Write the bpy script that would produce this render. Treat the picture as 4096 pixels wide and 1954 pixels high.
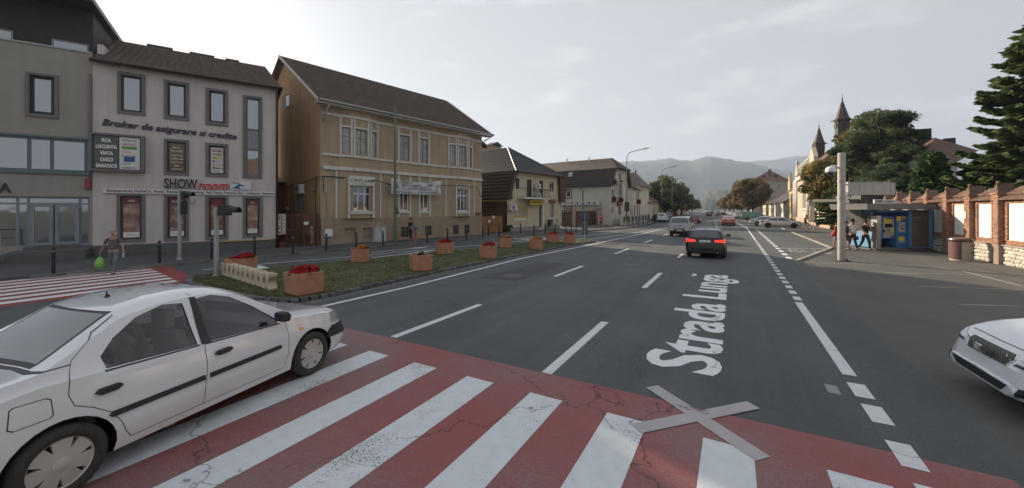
import bpy, bmesh, math, random
import numpy as np
from mathutils import Vector, Matrix
random.seed(7); RNG = np.random.default_rng(7)
R = math.radians
for o in list(bpy.data.objects): bpy.data.objects.remove(o)
SC = bpy.context.scene
COL = SC.collection

# ------------------------------------------------------------------ camera, sky, sun, exposure
H = 2.45; TH = R(29.6); FPX = 1558.3; CX = 2048.0; HZ = 838.0      # photo is 4096 x 1954
cam_d = bpy.data.cameras.new('camera'); cam = bpy.data.objects.new('camera', cam_d); COL.objects.link(cam)
cam.location = (0, 0, H); cam.rotation_euler = (R(90), 0, TH)
cam_d.sensor_width = 36; cam_d.lens = 36*FPX/4096.0
cam_d.shift_y = -(977.0-HZ)/4096.0
cam_d.clip_start = 0.1; cam_d.clip_end = 20000
SC.camera = cam
SUN_AZ = R(67); SUN_EL = R(20.5)                                   # azimuth measured from +Y towards -X
world = bpy.data.worlds.new('World'); SC.world = world; world.use_nodes = True
nt = world.node_tree; nt.nodes.clear()
wo = nt.nodes.new('ShaderNodeOutputWorld'); bg = nt.nodes.new('ShaderNodeBackground')
sky = nt.nodes.new('ShaderNodeTexSky'); sky.sky_type = 'NISHITA'; sky.sun_disc = False
sky.sun_elevation = SUN_EL; sky.sun_rotation = -SUN_AZ
sky.altitude = 600; sky.air_density = 1.0; sky.dust_density = 1.6; sky.ozone_density = 1.0
# hazy late-summer sky: the clear sky blended with the even grey of thin high haze, a few faint wisps of cloud
tc = nt.nodes.new('ShaderNodeTexCoord')
hsv = nt.nodes.new('ShaderNodeHueSaturation'); hsv.inputs['Saturation'].default_value = 0.28
mixg = nt.nodes.new('ShaderNodeMix'); mixg.data_type = 'RGBA'; mixg.inputs[0].default_value = 0.86
mixg.inputs[7].default_value = (3.3, 3.4, 3.65, 1)
nz = nt.nodes.new('ShaderNodeTexNoise'); nz.inputs['Scale'].default_value = 5.0; nz.inputs['Detail'].default_value = 6; nz.inputs['Roughness'].default_value = .55
mp = nt.nodes.new('ShaderNodeMapping'); mp.inputs['Scale'].default_value = (1, 1, 3.5)
rp = nt.nodes.new('ShaderNodeMapRange'); rp.inputs[1].default_value = .54; rp.inputs[2].default_value = .8; rp.inputs[3].default_value = 0; rp.inputs[4].default_value = .4
mixc = nt.nodes.new('ShaderNodeMix'); mixc.data_type = 'RGBA'; mixc.inputs[7].default_value = (7.2, 7.1, 7.0, 1)
L_ = nt.links.new
L_(sky.outputs[0], hsv.inputs['Color']); L_(hsv.outputs[0], mixg.inputs[6])
L_(tc.outputs['Generated'], mp.inputs[0]); L_(mp.outputs[0], nz.inputs[0]); L_(nz.outputs[0], rp.inputs[0])
L_(rp.outputs[0], mixc.inputs[0]); L_(mixg.outputs[2], mixc.inputs[6]); L_(mixc.outputs[2], bg.inputs[0])
bg.inputs[1].default_value = 0.082
L_(bg.outputs[0], wo.inputs[0])
sun_d = bpy.data.lights.new('sun', 'SUN'); sun_d.energy = 5.0; sun_d.angle = R(0.6); sun_d.color = (1, .82, .60)
sun = bpy.data.objects.new('sun', sun_d); COL.objects.link(sun); sun.location = (-40, 20, 60)
SUNV = Vector((-math.sin(SUN_AZ)*math.cos(SUN_EL), math.cos(SUN_AZ)*math.cos(SUN_EL), math.sin(SUN_EL)))
sun.rotation_euler = SUNV.to_track_quat('Z', 'Y').to_euler()
SC.view_settings.view_transform = 'Standard'; SC.view_settings.look = 'None'; SC.view_settings.gamma = 1
SC.view_settings.exposure = 1.1
try: SC.view_settings.use_curve_mapping = False
except Exception: pass
SC.render.resolution_x = 1024; SC.render.resolution_y = 488

# ------------------------------------------------------------------ helpers
CROPS = dict(a=(0,0,.8949), b=(1000,200,.7324), c=(1900,500,.48807), d=(2600,600,.40674), e=(3000,300,.69148), f=(0,1050,.73565),
             g=(0,0,.48815), h=(0,500,.5287), i=(600,300,.40678), j=(600,700,.40676), k=(1050,650,.32552), l=(1500,650,.32552),
             m=(1900,560,.32538), n=(2250,560,.32538), o=(2500,750,.28481), q=(2850,600,.40687), r=(3150,350,.40683),
             s=(3250,700,.32544), t=(3700,650,.40699), u=(3500,100,.48812), v=(3700,1200,.44746), w=(850,950,.60171), D=(0,0,1.59006), z=(0,0,1))
def P(k, x, y):                                                    # survey note: zoomed picture -> photo pixel
    a, b, s = CROPS[k]; return (a+x*s, b+y*s)
CT, ST = math.cos(TH), math.sin(TH)
def ray(u, v):
    a = (u-CX)/FPX; b = (HZ-v)/FPX
    return Vector((-ST+CT*a, CT+ST*a, b))
def G(u, v, z=0.0):                                                # point on level ground
    d = ray(u, v); t = (z-H)/d.z
    return Vector((d.x*t, d.y*t, z))
def GP(k, x, y, z=0.0): return G(*P(k, x, y), z)
def bend(y): return -0.045*max(0, y-60)

PM = {}
def setp(o, **kw):
    for k, v in kw.items():
        if v: o[k] = v
    return o
def thing(name, label, cat, loc=(0,0,0), rz=0, group=None, kind=None):
    o = bpy.data.objects.new(name, None); COL.objects.link(o); o.empty_display_size = .2
    o.location = loc; o.rotation_euler = (0, 0, rz)
    setp(o, label=label, category=cat, group=group, kind=kind)
    PM[o] = Matrix.Translation(Vector(loc)) @ Matrix.Rotation(rz, 4, 'Z')
    return o
def tag(o, label, cat, group=None, kind=None): return setp(o, label=label, category=cat, group=group, kind=kind)

class Frame:                                                       # local x = along the wall to the right, y = into it, z = up
    def __init__(self, a, b, z0=0.0):
        self.a = Vector((a[0], a[1])); d = Vector((b[0], b[1]))-self.a
        self.len = d.length; self.ang = math.atan2(d.y, d.x); self.z0 = z0
        self.M = Matrix.Translation((a[0], a[1], z0)) @ Matrix.Rotation(self.ang, 4, 'Z'); self.I = self.M.inverted()
    def _r(self, u, v):
        return self.I @ Vector((0, 0, H)), self.I.to_3x3() @ ray(u, v)
    def pt(self, u, v, n=0.0):
        o, d = self._r(u, v); t = (n-o.y)/d.y; p = o+d*t; return p.x, p.z
    def pk(self, k, x, y, n=0.0): return self.pt(*P(k, x, y), n)
    def dep(self, u, v, s):                                        # depth and height where the ray crosses x = s
        o, d = self._r(u, v); t = (s-o.x)/d.x; p = o+d*t; return p.y, p.z
    def rect(self, k, u0, vt, vb, u1, n=0.0):
        s0, zt = self.pk(k, u0, vt, n); _, zb = self.pk(k, u0, vb, n); s1, _ = self.pk(k, u1, (vt+vb)/2, n)
        return s0, s1, zb, zt
    def off(self, s, n=0.0, ang=0.0):
        f = Frame.__new__(Frame); f.M = self.M @ Matrix.Translation((s, n, 0)) @ Matrix.Rotation(ang, 4, 'Z')
        f.I = f.M.inverted(); f.a = f.M.translation.xy; f.ang = self.ang+ang; f.z0 = self.z0; f.len = 0; return f

class MB:
    def __init__(self): self.v = []; self.f = []; self.m = []; self.cm = 0
    def box(self, x0, x1, y0, y1, z0, z1):
        if x0 > x1: x0, x1 = x1, x0
        if y0 > y1: y0, y1 = y1, y0
        if z0 > z1: z0, z1 = z1, z0
        n = len(self.v)
        self.v += [(x0,y0,z0),(x1,y0,z0),(x1,y1,z0),(x0,y1,z0),(x0,y0,z1),(x1,y0,z1),(x1,y1,z1),(x0,y1,z1)]
        self.add([(0,3,2,1),(4,5,6,7),(0,1,5,4),(1,2,6,5),(2,3,7,6),(3,0,4,7)], n); return self
    def add(self, fs, n=0):
        for f in fs: self.f.append(tuple(i+n for i in f)); self.m.append(self.cm)
    def quad(self, *p):
        n = len(self.v); self.v += [tuple(q) for q in p]; self.add([tuple(range(len(p)))], n); return self
    def prism(self, poly, y0, y1, axis='y'):                       # poly in the plane normal to axis
        n = len(self.v); k = len(poly)
        for t in (y0, y1):
            for a, b in poly:
                self.v.append({'y': (a, t, b), 'x': (t, a, b), 'z': (a, b, t)}[axis])
        ar = sum(poly[i][0]*poly[(i+1)%k][1]-poly[(i+1)%k][0]*poly[i][1] for i in range(k))
        flip = (ar > 0) == (axis != 'y')
        if y0 > y1: flip = not flip
        a, b = list(range(k)), list(range(k, 2*k))
        fs = [tuple(reversed(a)), tuple(b)]+[(i, (i+1)%k, k+(i+1)%k, k+i) for i in range(k)]
        if not flip: fs = [tuple(reversed(f)) for f in fs]
        self.add(fs, n); return self
    def tube(self, path, r, seg=8, cap=True):
        path = [Vector(p) for p in path]; rs = r if isinstance(r, (list, tuple)) else [r]*len(path)
        n = len(self.v); up = Vector((0, 0, 1)); a = None
        for i, p in enumerate(path):
            d = (path[min(i+1, len(path)-1)]-path[max(i-1, 0)]).normalized()
            if a is None: a = d.cross(up if abs(d.z) < .9 else Vector((1, 0, 0))).normalized()
            a = (a-d*a.dot(d)).normalized(); b = d.cross(a)
            for j in range(seg):
                t = 2*math.pi*j/seg; self.v.append(tuple(p+(a*math.cos(t)+b*math.sin(t))*rs[i]))
        fs = [(i*seg+j, i*seg+(j+1)%seg, (i+1)*seg+(j+1)%seg, (i+1)*seg+j) for i in range(len(path)-1) for j in range(seg)]
        if cap: fs += [tuple(reversed(range(seg))), tuple(range((len(path)-1)*seg, len(path)*seg))]
        self.add(fs, n); return self
    def lathe(self, prof, seg=24, c=(0,0,0), axis='z'):            # prof: (radius, height)
        n = len(self.v)
        for r, h in prof:
            for j in range(seg):
                t = 2*math.pi*j/seg; x, y = r*math.cos(t), r*math.sin(t)
                p = (x, y, h) if axis == 'z' else ((x, -h, y) if axis == 'y' else (h, x, y))
                self.v.append((p[0]+c[0], p[1]+c[1], p[2]+c[2]))
        self.add([(i*seg+j, i*seg+(j+1)%seg, (i+1)*seg+(j+1)%seg, (i+1)*seg+j) for i in range(len(prof)-1) for j in range(seg)], n)
        return self
    def build(self, name, mat, parent=None, M=None, smooth=False, weld=False, bevel=0, recalc=True):
        return mk(name, self.v, self.f, mat, parent, M, smooth, self.m, weld, bevel, recalc)

def mesh_of(name, verts, faces, mats, smooth=False, fm=None, weld=False, bevel=0, recalc=True):
    me = bpy.data.meshes.new(name); me.from_pydata([tuple(v) for v in verts], [], faces)
    for m in (mats if isinstance(mats, (list, tuple)) else [mats]): me.materials.append(m)
    if fm and any(fm): me.polygons.foreach_set('material_index', fm)
    if weld or bevel or recalc:
        bm = bmesh.new(); bm.from_mesh(me)
        if weld: bmesh.ops.remove_doubles(bm, verts=bm.verts, dist=1e-4)
        if recalc: bmesh.ops.recalc_face_normals(bm, faces=bm.faces)
        if bevel: bmesh.ops.bevel(bm, geom=[e for e in bm.edges if len(e.link_faces) == 2 and e.calc_face_angle(0) > .6], offset=bevel, segments=2, affect='EDGES', profile=.6, clamp_overlap=True)
        bm.to_mesh(me); bm.free()
    if smooth: me.polygons.foreach_set('use_smooth', [True]*len(me.polygons))
    me.update(); return me
def put(name, me, parent=None):
    o = bpy.data.objects.new(name, me); COL.objects.link(o)
    if parent is not None: o.parent = parent; PM[o] = PM[parent]
    else: PM[o] = Matrix.Identity(4)
    return o
def mk(name, verts, faces, mat, parent=None, M=None, smooth=False, fm=None, weld=False, bevel=0, recalc=True):
    if M is not None:
        if parent is not None: M = PM[parent].inverted() @ M
        verts = [M @ Vector(v) for v in verts]
    return put(name, mesh_of(name, verts, faces, mat, smooth, fm, weld, bevel, recalc), parent)
def npmesh(name, V, F, mat, parent=None, smooth=False):
    me = bpy.data.meshes.new(name); V = np.asarray(V, np.float32); F = np.asarray(F, np.int32); k = F.shape[1]
    me.vertices.add(len(V)); me.vertices.foreach_set('co', V.ravel())
    me.loops.add(F.size); me.loops.foreach_set('vertex_index', F.ravel())
    me.polygons.add(len(F)); me.polygons.foreach_set('loop_start', np.arange(0, F.size, k, dtype=np.int32)); me.polygons.foreach_set('loop_total', np.full(len(F), k, np.int32))
    me.materials.append(mat); me.update(calc_edges=True); me.validate()
    if smooth: me.polygons.foreach_set('use_smooth', [True]*len(me.polygons))
    return put(name, me, parent)
def copy_tree(o, parent=None):
    c = o.copy(); COL.objects.link(c); c.parent = parent
    for ch in KIDS.get(o.name, None) or [x for x in o.children]: copy_tree(ch, c)
    return c
KIDS = {}
def place(proto, used, loc, rz=0, label=None, scale=1):
    o = proto if not used[0] else copy_tree(proto); used[0] = True
    o.location = loc; o.rotation_euler = (0, 0, rz)
    if scale != 1: o.scale = (scale,)*3 if not isinstance(scale, tuple) else scale
    if label: o['label'] = label
    return o

TMP = bpy.data.scenes.new('work')
def evalmesh(ob):
    TMP.collection.objects.link(ob); vl = TMP.view_layers[0]; vl.update(); dg = vl.depsgraph
    me = bpy.data.meshes.new_from_object(ob.evaluated_get(dg)); TMP.collection.objects.unlink(ob); return me
def boolean(me, cutters, op='DIFFERENCE', mode='TRANSFER'):
    ob = bpy.data.objects.new('t', me); cs = []
    for c in cutters:
        co = bpy.data.objects.new('c', c); TMP.collection.objects.link(co); cs.append(co)
        md = ob.modifiers.new('b', 'BOOLEAN'); md.operation = op; md.object = co; md.solver = 'EXACT'
        try: md.material_mode = mode
        except Exception: pass
    r = evalmesh(ob)
    for co in cs: bpy.data.objects.remove(co)
    bpy.data.objects.remove(ob); return r
_cap = [None]
def text_mesh(s, bold=0.0, shear=0.0, ext=0.01):
    cu = bpy.data.curves.new('t', 'FONT'); cu.body = s; cu.offset = bold*.38; cu.shear = shear; cu.resolution_u = 3
    ob = bpy.data.objects.new('t', cu); me = evalmesh(ob); bpy.data.objects.remove(ob); return me
def text(name, s, mat, parent, F, p0, p1, cap, n=-.02, bold=.012, shear=0, th=.02, M=None, vert=False):
    """letters on a wall frame: baseline p0 -> p1 in (s, z), cap height in metres"""
    if _cap[0] is None: _cap[0] = max(v.co.y for v in text_mesh('H').vertices)
    me = text_mesh(s, bold, shear); co = np.array([v.co[:] for v in me.vertices])
    x0, x1 = co[:,0].min(), co[:,0].max()
    dx, dz = p1[0]-p0[0], p1[1]-p0[1]; Ln = math.hypot(dx, dz); sx = Ln/(x1-x0); sy = cap/_cap[0]
    X = (co[:,0]-x0)*sx; Y = co[:,1]*sy
    xs = p0[0]+X*dx/Ln-Y*dz/Ln; zs = p0[1]+X*dz/Ln+Y*dx/Ln
    k = len(co); V = [(xs[i], n, zs[i]) for i in range(k)]; Fc = [tuple(p.vertices) for p in me.polygons]
    if th > 0:
        V += [(xs[i], n+th, zs[i]) for i in range(k)]
        cnt = {}
        for f in Fc:
            for a, b in zip(f, f[1:]+f[:1]): cnt[(a, b)] = 1
        side = [(a, b, b+k, a+k) for (a, b) in cnt if (b, a) not in cnt]
        Fc = Fc+side
    return mk(name, V, Fc, mat, parent, M if M is not None else F.M)

# ------------------------------------------------------------------ materials
MATS = {}
def mat(name, col, rough=.8, metal=0, var=0, scale=3, bump=0, bscale=40, spec=.5, coat=0, streak=0, emit=0, col2=None, detail=6):
    if name in MATS: return MATS[name]
    m = bpy.data.materials.new(name); m.use_nodes = True; t = m.node_tree; b = t.nodes['Principled BSDF']
    b.inputs['Base Color'].default_value = (*col, 1); b.inputs['Roughness'].default_value = rough; b.inputs['Metallic'].default_value = metal
    b.inputs['Specular IOR Level'].default_value = spec
    if coat: b.inputs['Coat Weight'].default_value = coat; b.inputs['Coat Roughness'].default_value = .06
    if emit: b.inputs['Emission Color'].default_value = (*col, 1); b.inputs['Emission Strength'].default_value = emit
    L = t.links.new
    if var or streak or bump or col2:
        c = t.nodes.new('ShaderNodeTexCoord')
    if var or col2:
        n = t.nodes.new('ShaderNodeTexNoise'); n.inputs['Scale'].default_value = scale; n.inputs['Detail'].default_value = detail; n.inputs['Roughness'].default_value = .65
        L(c.outputs['Object'], n.inputs[0])
        r = t.nodes.new('ShaderNodeMapRange'); r.inputs[1].default_value = .32; r.inputs[2].default_value = .68; L(n.outputs[0], r.inputs[0])
        x = t.nodes.new('ShaderNodeMix'); x.data_type = 'RGBA'; L(r.outputs[0], x.inputs[0])
        x.inputs[6].default_value = (*[k*(1-var) for k in col], 1); x.inputs[7].default_value = (*[min(1, k*(1+var)) for k in (col2 or col)], 1)
        out = x.outputs[2]
        if streak:
            mp = t.nodes.new('ShaderNodeMapping'); mp.inputs['Scale'].default_value = (3, 3, .25); L(c.outputs['Object'], mp.inputs[0])
            n2 = t.nodes.new('ShaderNodeTexNoise'); n2.inputs['Scale'].default_value = 1.3; n2.inputs['Detail'].default_value = 8; L(mp.outputs[0], n2.inputs[0])
            r2 = t.nodes.new('ShaderNodeMapRange'); r2.inputs[1].default_value = .45; r2.inputs[2].default_value = .75; r2.inputs[3].default_value = 1; r2.inputs[4].default_value = 1-streak; L(n2.outputs[0], r2.inputs[0])
            y = t.nodes.new('ShaderNodeMix'); y.data_type = 'RGBA'; y.blend_type = 'MULTIPLY'; y.inputs[0].default_value = 1
            L(out, y.inputs[6]); L(r2.outputs[0], y.inputs[7]); out = y.outputs[2]
        L(out, b.inputs['Base Color'])
    if bump:
        n = t.nodes.new('ShaderNodeTexNoise'); n.inputs['Scale'].default_value = bscale; n.inputs['Detail'].default_value = 4
        L(c.outputs['Object'], n.inputs[0]); u = t.nodes.new('ShaderNodeBump'); u.inputs['Strength'].default_value = bump; u.inputs['Distance'].default_value = .01
        L(n.outputs[0], u.inputs['Height']); L(u.outputs[0], b.inputs['Normal'])
    MATS[name] = m; return m
def glass(name, dark=(.02,.025,.03), refl=.3, rough=.03, tint=(.9,.95,1)):
    m = bpy.data.materials.new(name); m.use_nodes = True; t = m.node_tree; t.nodes.clear(); L = t.links.new
    o = t.nodes.new('ShaderNodeOutputMaterial'); d = t.nodes.new('ShaderNodeBsdfPrincipled'); g = t.nodes.new('ShaderNodeBsdfGlossy')
    d.inputs['Base Color'].default_value = (*dark, 1); d.inputs['Roughness'].default_value = .4
    g.inputs['Roughness'].default_value = rough; g.inputs['Color'].default_value = (*tint, 1)
    x = t.nodes.new('ShaderNodeMixShader'); lw = t.nodes.new('ShaderNodeLayerWeight'); lw.inputs[0].default_value = .35
    r = t.nodes.new('ShaderNodeMapRange'); r.inputs[3].default_value = refl; r.inputs[4].default_value = 1
    c = t.nodes.new('ShaderNodeTexCoord'); n = t.nodes.new('ShaderNodeTexNoise'); n.inputs['Scale'].default_value = .8; u = t.nodes.new('ShaderNodeBump'); u.inputs['Strength'].default_value = .12; u.inputs['Distance'].default_value = .05
    L(c.outputs['Object'], n.inputs[0]); L(n.outputs[0], u.inputs['Height']); L(u.outputs[0], g.inputs['Normal'])
    L(lw.outputs['Fresnel'], r.inputs[0]); L(r.outputs[0], x.inputs[0]); L(d.outputs[0], x.inputs[1]); L(g.outputs[0], x.inputs[2]); L(x.outputs[0], o.inputs[0])
    MATS[name] = m; return m
def clear_glass(name, tint=(.78,.8,.8)):
    m = bpy.data.materials.new(name); m.use_nodes = True; t = m.node_tree; t.nodes.clear(); L = t.links.new
    o = t.nodes.new('ShaderNodeOutputMaterial'); d = t.nodes.new('ShaderNodeBsdfTransparent'); g = t.nodes.new('ShaderNodeBsdfGlossy')
    d.inputs['Color'].default_value = (*tint, 1); g.inputs['Roughness'].default_value = .02
    x = t.nodes.new('ShaderNodeMixShader'); lw = t.nodes.new('ShaderNodeLayerWeight'); lw.inputs[0].default_value = .25
    r = t.nodes.new('ShaderNodeMapRange'); r.inputs[3].default_value = .05; r.inputs[4].default_value = .6
    L(lw.outputs['Facing'], r.inputs[0]); L(r.outputs[0], x.inputs[0]); L(d.outputs[0], x.inputs[1]); L(g.outputs[0], x.inputs[2]); L(x.outputs[0], o.inputs[0])
    MATS[name] = m; return m

def worn(name, col, under, amount=.5, scale=60, big=1.2, rough=.7, bump=.3, amt2=None):
    """road paint worn through to what lies under it in fine speckle, more in some patches; cracks"""
    m = bpy.data.materials.new(name); m.use_nodes = True; t = m.node_tree; b = t.nodes['Principled BSDF']; L = t.links.new
    c = t.nodes.new('ShaderNodeTexCoord')
    n1 = t.nodes.new('ShaderNodeTexNoise'); n1.inputs['Scale'].default_value = scale; n1.inputs['Detail'].default_value = 5; n1.inputs['Roughness'].default_value = .7
    n2 = t.nodes.new('ShaderNodeTexNoise'); n2.inputs['Scale'].default_value = big; n2.inputs['Detail'].default_value = 5
    n3 = t.nodes.new('ShaderNodeTexNoise'); n3.inputs['Scale'].default_value = 7; n3.inputs['Detail'].default_value = 6
    for n in (n1, n2, n3): L(c.outputs['Object'], n.inputs[0])
    r2 = t.nodes.new('ShaderNodeMapRange'); r2.inputs[1].default_value = .35; r2.inputs[2].default_value = .68; r2.inputs[3].default_value = -.12; r2.inputs[4].default_value = .12; L(n2.outputs[0], r2.inputs[0])
    ad = t.nodes.new('ShaderNodeMath'); ad.operation = 'ADD'; L(n1.outputs[0], ad.inputs[0]); L(r2.outputs[0], ad.inputs[1])
    r = t.nodes.new('ShaderNodeMapRange'); r.inputs[1].default_value = 1-amount; r.inputs[2].default_value = 1-amount+.09; L(ad.outputs[0], r.inputs[0])
    x = t.nodes.new('ShaderNodeMix'); x.data_type = 'RGBA'; x.inputs[7].default_value = (*under, 1); L(r.outputs[0], x.inputs[0])
    v = t.nodes.new('ShaderNodeMix'); v.data_type = 'RGBA'; v.inputs[6].default_value = (*[k*.82 for k in col], 1); v.inputs[7].default_value = (*[min(1, k*1.12) for k in col], 1); L(n3.outputs[0], v.inputs[0]); L(v.outputs[2], x.inputs[6])
    # hairline cracks
    vo = t.nodes.new('ShaderNodeTexVoronoi'); vo.feature = 'DISTANCE_TO_EDGE'; vo.inputs['Scale'].default_value = .32
    ds = t.nodes.new('ShaderNodeTexNoise'); ds.inputs['Scale'].default_value = 3; ds.inputs['Detail'].default_value = 8; L(c.outputs['Object'], ds.inputs[0])
    mx = t.nodes.new('ShaderNodeMix'); mx.data_type = 'RGBA'; mx.blend_type = 'LINEAR_LIGHT'; mx.inputs[0].default_value = .35; L(c.outputs['Object'], mx.inputs[6]); L(ds.outputs['Color'], mx.inputs[7]); L(mx.outputs[2], vo.inputs['Vector'])
    rc = t.nodes.new('ShaderNodeMapRange'); rc.inputs[1].default_value = 0; rc.inputs[2].default_value = .006; rc.inputs[3].default_value = .3; rc.inputs[4].default_value = 1; L(vo.outputs[0], rc.inputs[0])
    nm = t.nodes.new('ShaderNodeMapRange'); nm.inputs[1].default_value = .5; nm.inputs[2].default_value = .56; L(n2.outputs[0], nm.inputs[0])
    mm = t.nodes.new('ShaderNodeMath'); mm.operation = 'MAXIMUM'; L(rc.outputs[0], mm.inputs[0]); L(nm.outputs[0], mm.inputs[1])
    y = t.nodes.new('ShaderNodeMix'); y.data_type = 'RGBA'; y.blend_type = 'MULTIPLY'; y.inputs[0].default_value = 1; L(x.outputs[2], y.inputs[6]); L(mm.outputs[0], y.inputs[7])
    L(y.outputs[2], b.inputs['Base Color']); b.inputs['Roughness'].default_value = rough
    u = t.nodes.new('ShaderNodeBump'); u.inputs['Strength'].default_value = bump; u.inputs['Distance'].default_value = .006; L(n1.outputs[0], u.inputs['Height']); L(u.outputs[0], b.inputs['Normal'])
    MATS[name] = m; return m
def asphalt(name, base, light=1.25, scale=90, patch=.35, track=False):
    m = bpy.data.materials.new(name); m.use_nodes = True; t = m.node_tree; b = t.nodes['Principled BSDF']; L = t.links.new
    c = t.nodes.new('ShaderNodeTexCoord')
    def noise(s, d=5, src=None, rr=.6):
        n = t.nodes.new('ShaderNodeTexNoise'); n.inputs['Scale'].default_value = s; n.inputs['Detail'].default_value = d; n.inputs['Roughness'].default_value = rr; L(src or c.outputs['Object'], n.inputs[0]); return n
    g = noise(scale, 3, rr=.8); p = noise(patch, 7)
    mp = t.nodes.new('ShaderNodeMapping'); mp.inputs['Scale'].default_value = (1.1, .05, 1); L(c.outputs['Object'], mp.inputs[0])
    tr = noise(1.0, 4, mp.outputs[0]); n4 = noise(9, 5)
    def mr(n, a, bb, lo, hi):
        r = t.nodes.new('ShaderNodeMapRange'); r.inputs[1].default_value = a; r.inputs[2].default_value = bb; r.inputs[3].default_value = lo; r.inputs[4].default_value = hi; L(n.outputs[0], r.inputs[0]); return r.outputs[0]
    outs = [mr(g, .3, .75, .72, 1.45), mr(p, .3, .7, .82, 1.16), mr(tr, .35, .68, .85, 1.15 if track else 1.0), mr(n4, .3, .7, .93, 1.07)]
    vo = t.nodes.new('ShaderNodeTexVoronoi'); vo.feature = 'DISTANCE_TO_EDGE'; vo.inputs['Scale'].default_value = .22
    mx = t.nodes.new('ShaderNodeMix'); mx.data_type = 'RGBA'; mx.blend_type = 'LINEAR_LIGHT'; mx.inputs[0].default_value = .6; ds = noise(1.5, 9); L(c.outputs['Object'], mx.inputs[6]); L(ds.outputs['Color'], mx.inputs[7]); L(mx.outputs[2], vo.inputs['Vector'])
    r = t.nodes.new('ShaderNodeMapRange'); r.inputs[2].default_value = .004; r.inputs[3].default_value = .55; r.inputs[4].default_value = 1; L(vo.outputs[0], r.inputs[0])
    nm = mr(p, .47, .53, 0, 1); mm = t.nodes.new('ShaderNodeMath'); mm.operation = 'MAXIMUM'; L(r.outputs[0], mm.inputs[0]); L(nm, mm.inputs[1]); outs.append(mm.outputs[0])
    cur = outs[0]
    for q in outs[1:]:
        k = t.nodes.new('ShaderNodeMath'); k.operation = 'MULTIPLY'; L(cur, k.inputs[0]); L(q, k.inputs[1]); cur = k.outputs[0]
    x = t.nodes.new('ShaderNodeMix'); x.data_type = 'RGBA'; x.blend_type = 'MULTIPLY'; x.inputs[0].default_value = 1; x.inputs[6].default_value = (*base, 1); L(cur, x.inputs[7]); L(x.outputs[2], b.inputs['Base Color'])
    b.inputs['Roughness'].default_value = .78; b.inputs['Specular IOR Level'].default_value = .35
    u = t.nodes.new('ShaderNodeBump'); u.inputs['Strength'].default_value = .35; u.inputs['Distance'].default_value = .006; L(g.outputs[0], u.inputs['Height']); L(u.outputs[0], b.inputs['Normal'])
    MATS[name] = m; return m
def leafmat(name, a, b2, c3=None, scale=1.2, trans=.3, clump=.35):
    m = bpy.data.materials.new(name); m.use_nodes = True; t = m.node_tree; b = t.nodes['Principled BSDF']; L = t.links.new
    c = t.nodes.new('ShaderNodeTexCoord'); n = t.nodes.new('ShaderNodeTexNoise'); n.inputs['Scale'].default_value = clump; n.inputs['Detail'].default_value = 3; L(c.outputs['Object'], n.inputs[0])
    gm = t.nodes.new('ShaderNodeNewGeometry')
    r = t.nodes.new('ShaderNodeValToRGB'); e = r.color_ramp.elements
    e[0].position = .25; e[0].color = (*a, 1); e[1].position = .8; e[1].color = (*b2, 1)
    if c3: q = e.new(.62); q.color = (*c3, 1)
    k = t.nodes.new('ShaderNodeMath'); k.operation = 'MULTIPLY_ADD'; k.inputs[1].default_value = .55; L(gm.outputs['Random Per Island'], k.inputs[0])
    k2 = t.nodes.new('ShaderNodeMath'); k2.operation = 'MULTIPLY_ADD'; k2.inputs[1].default_value = .9; k2.inputs[2].default_value = -.22; L(n.outputs[0], k2.inputs[0]); L(k2.outputs[0], k.inputs[2])
    L(k.outputs[0], r.inputs[0]); L(r.outputs[0], b.inputs['Base Color']); b.inputs['Roughness'].default_value = .65; b.inputs['Specular IOR Level'].default_value = .3
    if trans:
        tl = t.nodes.new('ShaderNodeBsdfTranslucent'); x = t.nodes.new('ShaderNodeMixShader'); x.inputs[0].default_value = trans
        L(r.outputs[0], tl.inputs[0]); o = t.nodes['Material Output']; L(b.outputs[0], x.inputs[1]); L(tl.outputs[0], x.inputs[2]); L(x.outputs[0], o.inputs[0])
    MATS[name] = m; return m
def tint_random(m, amt=.25):                                       # alike pieces each a little lighter or darker
    t = m.node_tree; b = t.nodes['Principled BSDF']; L = t.links.new
    oi = t.nodes.new('ShaderNodeObjectInfo'); gm = t.nodes.new('ShaderNodeNewGeometry'); ad = t.nodes.new('ShaderNodeMath'); ad.operation = 'ADD'; L(oi.outputs['Random'], ad.inputs[0]); L(gm.outputs['Random Per Island'], ad.inputs[1])
    fr = t.nodes.new('ShaderNodeMath'); fr.operation = 'FRACT'; L(ad.outputs[0], fr.inputs[0])
    r = t.nodes.new('ShaderNodeMapRange'); r.inputs[3].default_value = 1-amt; r.inputs[4].default_value = 1+amt; L(fr.outputs[0], r.inputs[0])
    y = t.nodes.new('ShaderNodeMix'); y.data_type = 'RGBA'; y.blend_type = 'MULTIPLY'; y.inputs[0].default_value = 1
    ln = b.inputs['Base Color'].links
    if ln: L(ln[0].from_socket, y.inputs[6])
    else: y.inputs[6].default_value = b.inputs['Base Color'].default_value
    L(r.outputs[0], y.inputs[7]); L(y.outputs[2], b.inputs['Base Color']); return m

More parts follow.
